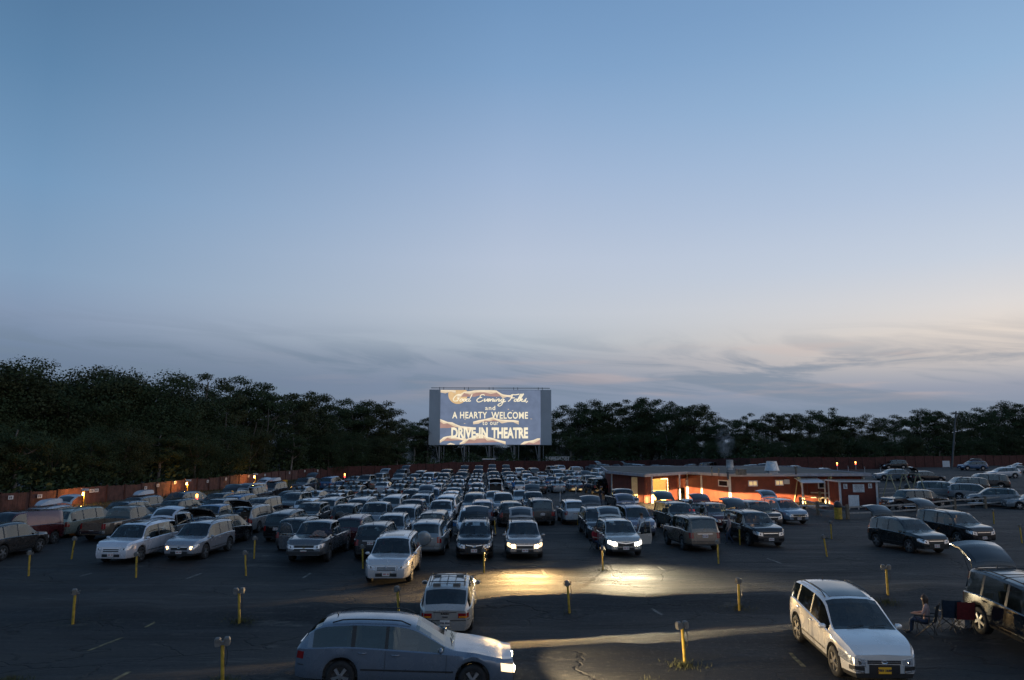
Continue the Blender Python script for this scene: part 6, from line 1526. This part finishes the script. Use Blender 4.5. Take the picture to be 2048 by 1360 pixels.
for ln in DATA.replace('\n', '|').split('|'):
    f = ln.split(); px, py, k, c, d = float(f[0]), float(f[1]), T_[f[2]], f[3], f[4]; op = len(f) > 5
    s = SP[k]; H = max(p[1] for p in s['top'])
    if k not in PROTO: pass
    if d in 'FR':
        info_rf = s['ws'][0]-.05; info_rr = (-(s['hinge']) if s['hatch'] else -s['rg'][1]) if k != 'pickup' else -s['rg'][1]
        q = P(px, py, H-.05); r_ = heading(q.x, q.y, d); y = q.y + (info_rf if d == 'F' else info_rr)*.98; x = q.x + (y-q.y)*(-cos(r_) if d == 'F' else cos(r_))
        rows.append([x, y, r_, k, c, d, op, s['L']])
    else:
        q = P(px, py, H-.03); rows.append([q.x, q.y+.8, RAD(float(d)), k, c, 'X', op, s['L']])
for px, py, k, c, dg, op in extra:
    k = T_[k]; s = SP[k]; q = P(px, py, max(p[1] for p in s['top'])-.03); rows.append([q.x, q.y+.9, RAD(dg), k, c, 'X', bool(op), s['L']])
rj = random.Random(12)
for r in rows: r[2] += RAD(rj.uniform(-2.6, 2.6))
rows.sort(key=lambda r: r[1])
def hits(a, b):
    """overlap of two cars' footprints along the shallower axis"""
    def box(r):
        ca, sa = abs(cos(r[2])), abs(sin(r[2])); return (r[7]/2*ca + .97*sa, r[7]/2*sa + .97*ca)
    A = box(a); B = box(b); ox = A[0]+B[0]-abs(a[0]-b[0]); oy = A[1]+B[1]-abs(a[1]-b[1]); return (ox, oy) if ox > 0 and oy > 0 else None
fixed = [[p[0], p[1], RAD(90) if i != 2 else 0, 'suv', 'k', 'F', False, p[2]] for i, p in enumerate(placed)]
for it in range(14):
    for i, a in enumerate(rows):
        for b in fixed:
            h_ = hits(a, b)
            if h_:
                if h_[0] < 1.1: a[0] += h_[0]*(1 if a[0] > b[0] else -1)
                else: a[1] += min(h_[1], .9)
        for b in rows[i+1:]:
            if b[1]-a[1] > 6.5: break
            h_ = hits(a, b)
            if h_:
                if h_[0] < 1.0: s_ = 1 if a[0] > b[0] else -1; a[0] += s_*h_[0]/2; b[0] -= s_*h_[0]/2
                else: a[1] -= min(h_[1], .8)*.3; b[1] += min(h_[1], .8)*.7
# keep the cars out of the building
def rowname(n): return ORD[min(n, 29)]
allr = sorted(rows, key=lambda r: r[1]); bands = {}
for r in allr: bands.setdefault(int((r[1]-38)//7.5), []).append(r)
bi = sorted(bands)
for n, b in enumerate(bi):
    rs_ = sorted(bands[b], key=lambda r: r[0]/r[1])
    for j, r in enumerate(rs_):
        x, y, rz, k, c, d, op, L_ = r
        side = 'seen from behind' if d == 'R' else 'facing the camera' if d == 'F' else 'seen from its side'
        lab = '%s %s %s%s, %s from left in %s row back' % (CNAME[c], TNAME[k], side, ' with raised tailgate' if op and SP[k]['hatch'] else '', ORD[min(j, 29)], ORD[min(n+1, 29)])
        w_ = lab.split()
        if len(w_) > 16: lab = lab.replace('sport utility car', 'sport utility').replace(' with raised', ', raised').replace('facing the camera', 'facing camera')
        keep = FAR_KEEP if y < 85 else VFAR_KEEP
        if y < 52: keep = None
        fr = ('plain', 'bars', 'wide', 'plain', 'vee')[(n*3+j) % 5] if y < 70 else 'plain'
        if c == 'm' and k == 'suv': fr = 'slats'
        o, info = put_car(k, c, x, y, rz, lab, op, fr, None, keep=keep)
        r.append(o); r.append(info)
def find(px, py):
    q = P(px, py, 1.5); return min(rows, key=lambda r: hypot(r[0]-q.x, (r[1]-q.y-1.5)*.5))
# a sedan whose beams wash the orange wall of the building
def wall_beam(px, py, e, col):
    r = find(px, py); o, info = r[8], r[9]; print('BEAM', o['label'], r[:6])
    for sg in (1, -1):
        l = bpy.data.lights.new('headlight_beam', 'SPOT'); l.energy = e; l.color = col; l.spot_size = RAD(84); l.spot_blend = .10; l.shadow_soft_size = .05
        q = bpy.data.objects.new('headlight_beam', l); COL.objects.link(q); q.parent = o; q.location = (info['xe']+.10, sg*info['hly'], info['hlz']); q.rotation_euler = (0, RAD(-90+6.0), RAD(-33)); q.scale = (.145, 1, 1)
    for ch in o.children:
        if ch.name.split('.')[0] == 'taillight': ch.data = ch.data.copy(); ch.data.materials.clear(); ch.data.materials.append(m_tail_on)
    return o
wall_beam(1386, 1001, 80000, (1,.66,.28))
r = find(752, 989); beams(r[8], r[9], 1200, (1,.85,.5), down=2, size=60, squash=.4)
for px, py in ((1430, 1007),): lamp_pt('cabin_lamp', (.2, 0, 1.35), 2.5, (1,.55,.25), .08, parent=find(px, py)[8])
lamp_pt('cabin_lamp', (.1, 0, 1.5), 5, (1,.55,.28), .1, parent=gmc)
# roof boxes
m_rbox = newmat('roof_box_plastic', (.40,.42,.46,1), .4, noise=.1, coat=.3); m_rboxk = newmat('roof_box_black', (.02,.02,.022,1), .4, noise=.2, coat=.3)
def roof_box(r, m, label):
    o = r[8]; T = r[9]['T']; x0 = SP[r[3]]['hinge']+.25; mb = MB(); v_ = []; n = 9
    for i in range(n+1):
        u = i/n; w = .40*(1-abs(2*u-1)**5*.35); h = .34*(1-.75*max(0, (u-.55)/.45)**2)*(1-.3*max(0, (.15-u)/.15))
        for a in (0, .12, .5, .88, 1): y = (a*2-1)*w; z = h*(1 if .1 < a < .9 else .12) if a in (.12,.5,.88) else .03; v_.append((u*1.95, y, z))
        v_.append((u*1.95, 0, 0))
    f_ = []
    for i in range(n):
        for j in range(6): f_.append((i*6+j, (i+1)*6+j, (i+1)*6+(j+1)%6, i*6+(j+1)%6))
    f_ += [tuple(range(6)), tuple(n*6+j for j in range(5, -1, -1))]
    mb.add(v_, f_); b = mb.build('roof_box', m, None, 45); b.matrix_world = Matrix.Translation(o.location) @ o.rotation_euler.to_matrix().to_4x4() @ Matrix.Translation((x0, 0, T(-.5)+.09)); tag(b, label, 'roof box')
for px, py, m, lb in ((107,1017,m_rbox,'pale roof box on the white car near the left fence'), (212,1003,m_rbox,'pale roof box on the silver car behind the tan pickup'), (540,966,m_rbox,'pale roof box on the black car right of the white boxy car'), (1950,921,m_rboxk,'black roof box on the blue car by the far right fence')): roof_box(find(px, py), m, lb)

# ------------------------------------------------------------------ people
m_skin = newmat('skin', (.42,.25,.18,1), .6, noise=.08); m_hair = newmat('brown_hair', (.06,.032,.018,1), .6, noise=.3, nscale=30); m_jean = newmat('denim', (.04,.055,.09,1), .9, noise=.2); m_shoe = newmat('shoes', (.03,.03,.03,1), .7, noise=.1)
def person(x, y, z, rz, pose, shirt, label, hair='short', scale=1.0, legs=None, group=None):
    V = []; E = []; R_ = []; K = []
    def v(p, r, k): V.append(Vector(p)); R_.append(r); K.append(k); return len(V)-1
    def e(a, b): E.append((a, b))
    sit = pose == 'sit'; hz = .46 if sit else .93
    pel = v((0,0,hz), .135, 'leg'); sp_ = v((-.03 if sit else 0,0,hz+.22), .12, 'shirt'); ch = v((-.05 if sit else .0,0,hz+.42), .135, 'shirt'); nk = v((-.03 if sit else .01,0,hz+.57), .052, 'skin'); h1 = v((.0 if sit else .02,0,hz+.65), .078, 'skin'); h2 = v((.01 if sit else .03,0,hz+.74), .092, 'skin'); h3 = v((0 if sit else .02,0,hz+.815), .055, 'skin')
    for a, b in ((pel,sp_),(sp_,ch),(ch,nk),(nk,h1),(h1,h2),(h2,h3)): e(a, b)
    nose = v((.115 if not sit else .095, 0, hz+.71), .014, 'skin'); e(h2, nose)
    for s_ in (1, -1):
        ear = v((.01, s_*.092, hz+.72), .018, 'skin'); e(h2, ear)
        cx = V[ch].x
        sh = v((cx, s_*.17, hz+.48), .062, 'shirt'); e(ch, sh)
        if sit or pose == 'phone': el = v((cx+.10, s_*.235, hz+.24), .040, 'shirt'); wr = v((cx+.33, s_*.14, hz+.22), .028, 'skin')
        elif pose == 'walk': el = v((cx-.06*s_, s_*.235, hz+.22), .042, 'shirt'); wr = v((cx+.10-.04*s_, s_*.23, hz-.01), .028, 'skin')
        else: el = v((cx-.03, s_*.24, hz+.21), .042, 'shirt'); wr = v((cx+.04, s_*.25, hz-.03), .028, 'skin')
        e(sh, el); e(el, wr)
        d = (V[wr]-V[el]).normalized(); pm = v(V[wr]+d*.065, .026, 'skin'); e(wr, pm); side = Vector((0,1,0)) if abs(d.y) < .7 else Vector((1,0,0)); cu = Vector((.4,0,-.3)) if d.z < -.5 else Vector((.1,-.2*s_,-.5))
        for f, (o_, ln) in enumerate(((-.022,.055),(-.008,.065),(.008,.060),(.022,.045))):
            k1 = v(V[pm]+d*(.03+ln*.4)+side*o_*1.3, .0085, 'skin'); k2 = v(V[k1]+(d*.7+cu*.8).normalized()*ln*.6, .007, 'skin'); e(pm, k1); e(k1, k2)
        t1 = v(V[wr]+d*.035+side*(-.040)+Vector((.012,0,0)), .010, 'skin'); t2 = v(V[t1]+d*.030+side*-.008, .008, 'skin'); e(pm, t1); e(t1, t2)
        hp = v((0, s_*.095, hz-.03), .088, 'leg'); e(pel, hp)
        if sit: kn = v((.42, s_*.13, hz+.03), .060, 'leg'); an = v((.46, s_*.13, .09), .042, 'leg'); to = v((.62, s_*.14, .04), .036, 'shoe')
        elif pose == 'walk': kn = v((.10+.08*s_, s_*.10, .50), .060, 'leg'); an = v((-.02+.20*s_, s_*.10, .10), .042, 'leg'); to = v((.12+.20*s_, s_*.12, .04), .036, 'shoe')
        else: kn = v((.02, s_*.10, .50), .060, 'leg'); an = v((-.01, s_*.11, .09), .042, 'leg'); to = v((.15, s_*.13, .04), .036, 'shoe')
        e(hp, kn); e(kn, an); e(an, to)
    me = bpy.data.meshes.new('person'); me.from_pydata([tuple(p*scale) for p in V], E, []); o = bpy.data.objects.new('person', me); COL.objects.link(o)
    sk = o.modifiers.new('s', 'SKIN'); sk.use_smooth_shade = True; o.modifiers.new('b', 'SUBSURF').levels = 2
    for i, sv in enumerate(me.skin_vertices[0].data): sv.radius = (R_[i]*scale, R_[i]*scale); sv.use_root = (i == 0)
    dg = bpy.context.evaluated_depsgraph_get(); dg.update(); m2 = bpy.data.meshes.new_from_object(o.evaluated_get(dg)); o.modifiers.clear(); old = o.data; o.data = m2
    m2.materials.clear()
    for m in (m_skin, shirt, legs or m_jean, m_shoe): m2.materials.append(m)
    idx = {'skin':0,'shirt':1,'leg':2,'shoe':3}; segs = [(V[a]*scale, V[b]*scale, K[b]) for a, b in E]
    for p in m2.polygons:
        c = p.center; best = None
        for a, b, k in segs:
            ab = b-a; t = max(0, min(1, (c-a).dot(ab)/max(1e-9, ab.length_squared))); dd = (c-(a+ab*t)).length
            if best is None or dd < best[0]: best = (dd, k)
        p.material_index = idx[best[1]]; p.use_smooth = True
    hx = V[h2].x; mb = MB(); v_ = []; 
    long_ = hair == 'long'
    for i in range(9):
        f = i/8; zz = hz+.86 - f*(.42 if long_ else .17); rr_ = (.112*sin(min(1, f*2.4)*pi/2) + .012) if f < .42 else (.118-.02*f)
        for k in range(13):
            a = RAD(62) + (2*pi-RAD(124))*k/12 if f > .28 else RAD(20)+(2*pi-RAD(40))*k/12
            v_.append(((hx-.012+rr_*cos(a))*scale, (rr_*.92*sin(a))*scale, zz*scale))
    mb.add(v_, [(i*13+k, (i+1)*13+k, (i+1)*13+k+1, i*13+k+1) for i in range(8) for k in range(12)] + [tuple(range(13))]); h_ = mb.build('hair', m_hair, o, 180)
    md = h_.modifiers.new('s', 'SOLIDIFY'); md.thickness = .02
    mb = MB()
    for s_ in (1, -1): mb.lathe([(.001,-.008),(.010,-.004),(.012,.002),(.001,.01)], 8, axis='y', c=((hx+.080)*scale, s_*.034*scale, (hz+.735)*scale))
    mb.box((hx+.080)*scale, (hx+.090)*scale, -.022*scale, .022*scale, (hz+.668)*scale, (hz+.676)*scale)
    mb.build('face', m_hair, o, 60)
    o.location = (x, y, z); o.rotation_euler = (0, 0, rz); tag(o, label, 'person', group); return o
def cloth(nm, c): return newmat(nm, c, .9, noise=.15, nscale=12)
c_pink = cloth('pale_pink_shirt', (.42,.28,.25,1)); c_navy = cloth('dark_blue_jacket', (.02,.025,.06,1)); c_red = cloth('red_jacket', (.35,.02,.03,1)); c_white = cloth('white_shirt', (.5,.52,.56,1)); c_black = cloth('black_jacket', (.02,.02,.022,1)); c_blue = cloth('blue_jacket', (.03,.14,.35,1)); c_grey = cloth('grey_shirt', (.2,.21,.22,1))
def chair(x, y, rz, m, label, group='folding chairs'):
    z0 = gz(x, y); r_ = empty('folding_chair', (x, y, z0), rz, label, 'chair', group)
    for s_ in (1, -1):
        mb = MB(); mb.tube([(-.24,s_*.28,.0),(.24,s_*.26,.60)], .012, 5); mb.tube([(.24,s_*.28,.0),(-.26,s_*.26,.46),(-.38,s_*.26,.98)], .012, 5); mb.tube([(-.30,s_*.27,.64),(.24,s_*.27,.62)], .022, 5); mb.build('side_frame', m_plastic, r_, 60)
    for x_ in (.24, -.24): mb = MB(); mb.tube([(x_,-.28,.02),(x_*.95,.26,.44)], .010, 5); mb.tube([(x_,.28,.02),(x_*.95,-.26,.44)], .010, 5); mb.build('cross_brace', m_plastic, r_, 60)
    mb = MB(); v_ = [(.25-.5*i/6, -.26+.52*j/6, .45-.05*sin(pi*i/6)*sin(pi*j/6)) for i in range(7) for j in range(7)]; mb.add(v_, [(i*7+j, (i+1)*7+j, (i+1)*7+j+1, i*7+j+1) for i in range(6) for j in range(6)]); mb.build('seat', m, r_, 180)
    mb = MB(); v_ = [(-.26-.12*i/6-.04*sin(pi*j/6), -.26+.52*j/6, .45+.53*i/6) for i in range(7) for j in range(7)]; mb.add(v_, [(i*7+j, (i+1)*7+j, (i+1)*7+j+1, i*7+j+1) for i in range(6) for j in range(6)]); mb.build('backrest', m, r_, 180)
    return r_
def seated(px, py, rz, shirt, label, hair='short', m=None, clabel='', sc=1.0):
    q = P(px, py, 0); chair(q.x, q.y, rz, m, clabel); person(q.x-.02*cos(rz), q.y-.02*sin(rz), gz(q.x,q.y)+.02, rz, 'sit', shirt, label, hair, sc)
f_blk = cloth('black_canvas', (.02,.022,.024,1)); f_navy = cloth('navy_canvas', (.02,.03,.05,1)); f_red = cloth('red_canvas', (.16,.015,.014,1))
seated(1853, 1272, RAD(140), c_pink, 'girl with long brown hair and pale pink shirt sitting beside the cut off black car', 'long', f_blk, 'black folding chair under the girl with long hair', .92)
q = P(1899, 1262, 0); chair(q.x, q.y, RAD(78), f_navy, 'navy folding chair seen from behind, left of the red one')
q = P(1926, 1266, 0); chair(q.x, q.y, RAD(82), f_red, 'red folding chair next to the rear wheel of the cut off black car')
q = P(1903, 1250, 0); 
seated(468, 1075, RAD(80), c_navy, 'left person in dark blue sitting behind the open silver minivan', 'short', f_blk, 'folding chair under the left person in dark blue')
seated(489, 1075, RAD(80), c_navy, 'right person in dark blue sitting behind the open silver minivan', 'short', f_navy, 'folding chair under the right person in dark blue')
seated(1192, 1100, RAD(-60), c_red, 'person in a red lit jacket sitting left of the car with blinding headlights', 'short', f_blk, 'black folding chair under the person in red')
q = P(1303, 1098, 0); person(q.x, q.y+3, gz(q.x,q.y+3), RAD(100), 'stand', c_white, 'person in a white shirt standing beyond the open car door', 'short')
q = P(1201, 1010, 0); person(q.x, q.y, gz(q.x,q.y), RAD(30), 'walk', c_black, 'person in dark clothes walking near the white post left of the building')
q = P(869, 979, 0); person(q.x, q.y, gz(q.x,q.y), RAD(90), 'stand', c_blue, 'person in a bright blue jacket standing among the farther sedans')
q = P(1027, 990, 0); person(q.x, q.y, gz(q.x,q.y), RAD(80), 'phone', c_blue, 'person in blue at the back of the open white hatchback')
q = P(1460, 1088, 0); person(q.x, q.y, gz(q.x,q.y), RAD(170), 'walk', c_pink, 'person in a pinkish top walking between the tan and the black car')
MWc = Matrix.Translation(cart1.location) @ cart1.rotation_euler.to_matrix().to_4x4(); pc = MWc @ Vector((-.05, .25, .30)); person(pc.x, pc.y, pc.z, cart1.rotation_euler.z, 'sit', c_white, 'person in a white shirt sitting in the right golf cart')
# coolers and bits on the ground
def cooler(px, py, c, label):
    q = P(px, py, 0); r_ = empty('cooler', (q.x, q.y, gz(q.x,q.y)), .3, label, 'cooler'); mb = MB(); mb.box(-.3,.3,-.18,.18,0,.32); mb.build('box', cloth('cooler_shell', c), r_); mb = MB(); mb.box(-.31,.31,-.19,.19,.325,.40); mb.build('lid', m_white, r_); mb = MB(); mb.tube([(-.32,0,.25),(-.36,0,.42),(.36,0,.42),(.32,0,.25)], .012, 5); mb.build('handle', m_plastic, r_, 60)
cooler(913, 1052, (.03,.12,.28,1), 'blue cooler on the asphalt behind the white minivan'); cooler(592, 985, (.03,.10,.12,1), 'dark teal cooler left of the black car with roof box'); cooler(1935, 1253, (.3,.33,.38,1), 'pale cooler between the red chair and the black car wheel')
# leaning yellow folded sign near the white car
q = P(1163, 1052, 0); r_ = empty('floor_sign', (q.x, q.y, gz(q.x,q.y)), .4, 'yellow folding floor sign behind the white car seen from behind', 'sign')
for s_ in (1, -1): mb = MB(); mb.box(-.25,.25,-.012,.012,0,.95, 0, Matrix.Rotation(RAD(14*s_), 4, 'X') @ Matrix.Translation((0,.22*s_,0))); mb.build('panel', m_yel, r_)

# tidy: drop the unplaced prototypes, keep their meshes
for o in list(bpy.data.objects):
    if not o.users_collection: bpy.data.objects.remove(o)
SC.cycles.transparent_max_bounces = 16; SC.cycles.max_bounces = 8; SC.cycles.sample_clamp_indirect = 4.0
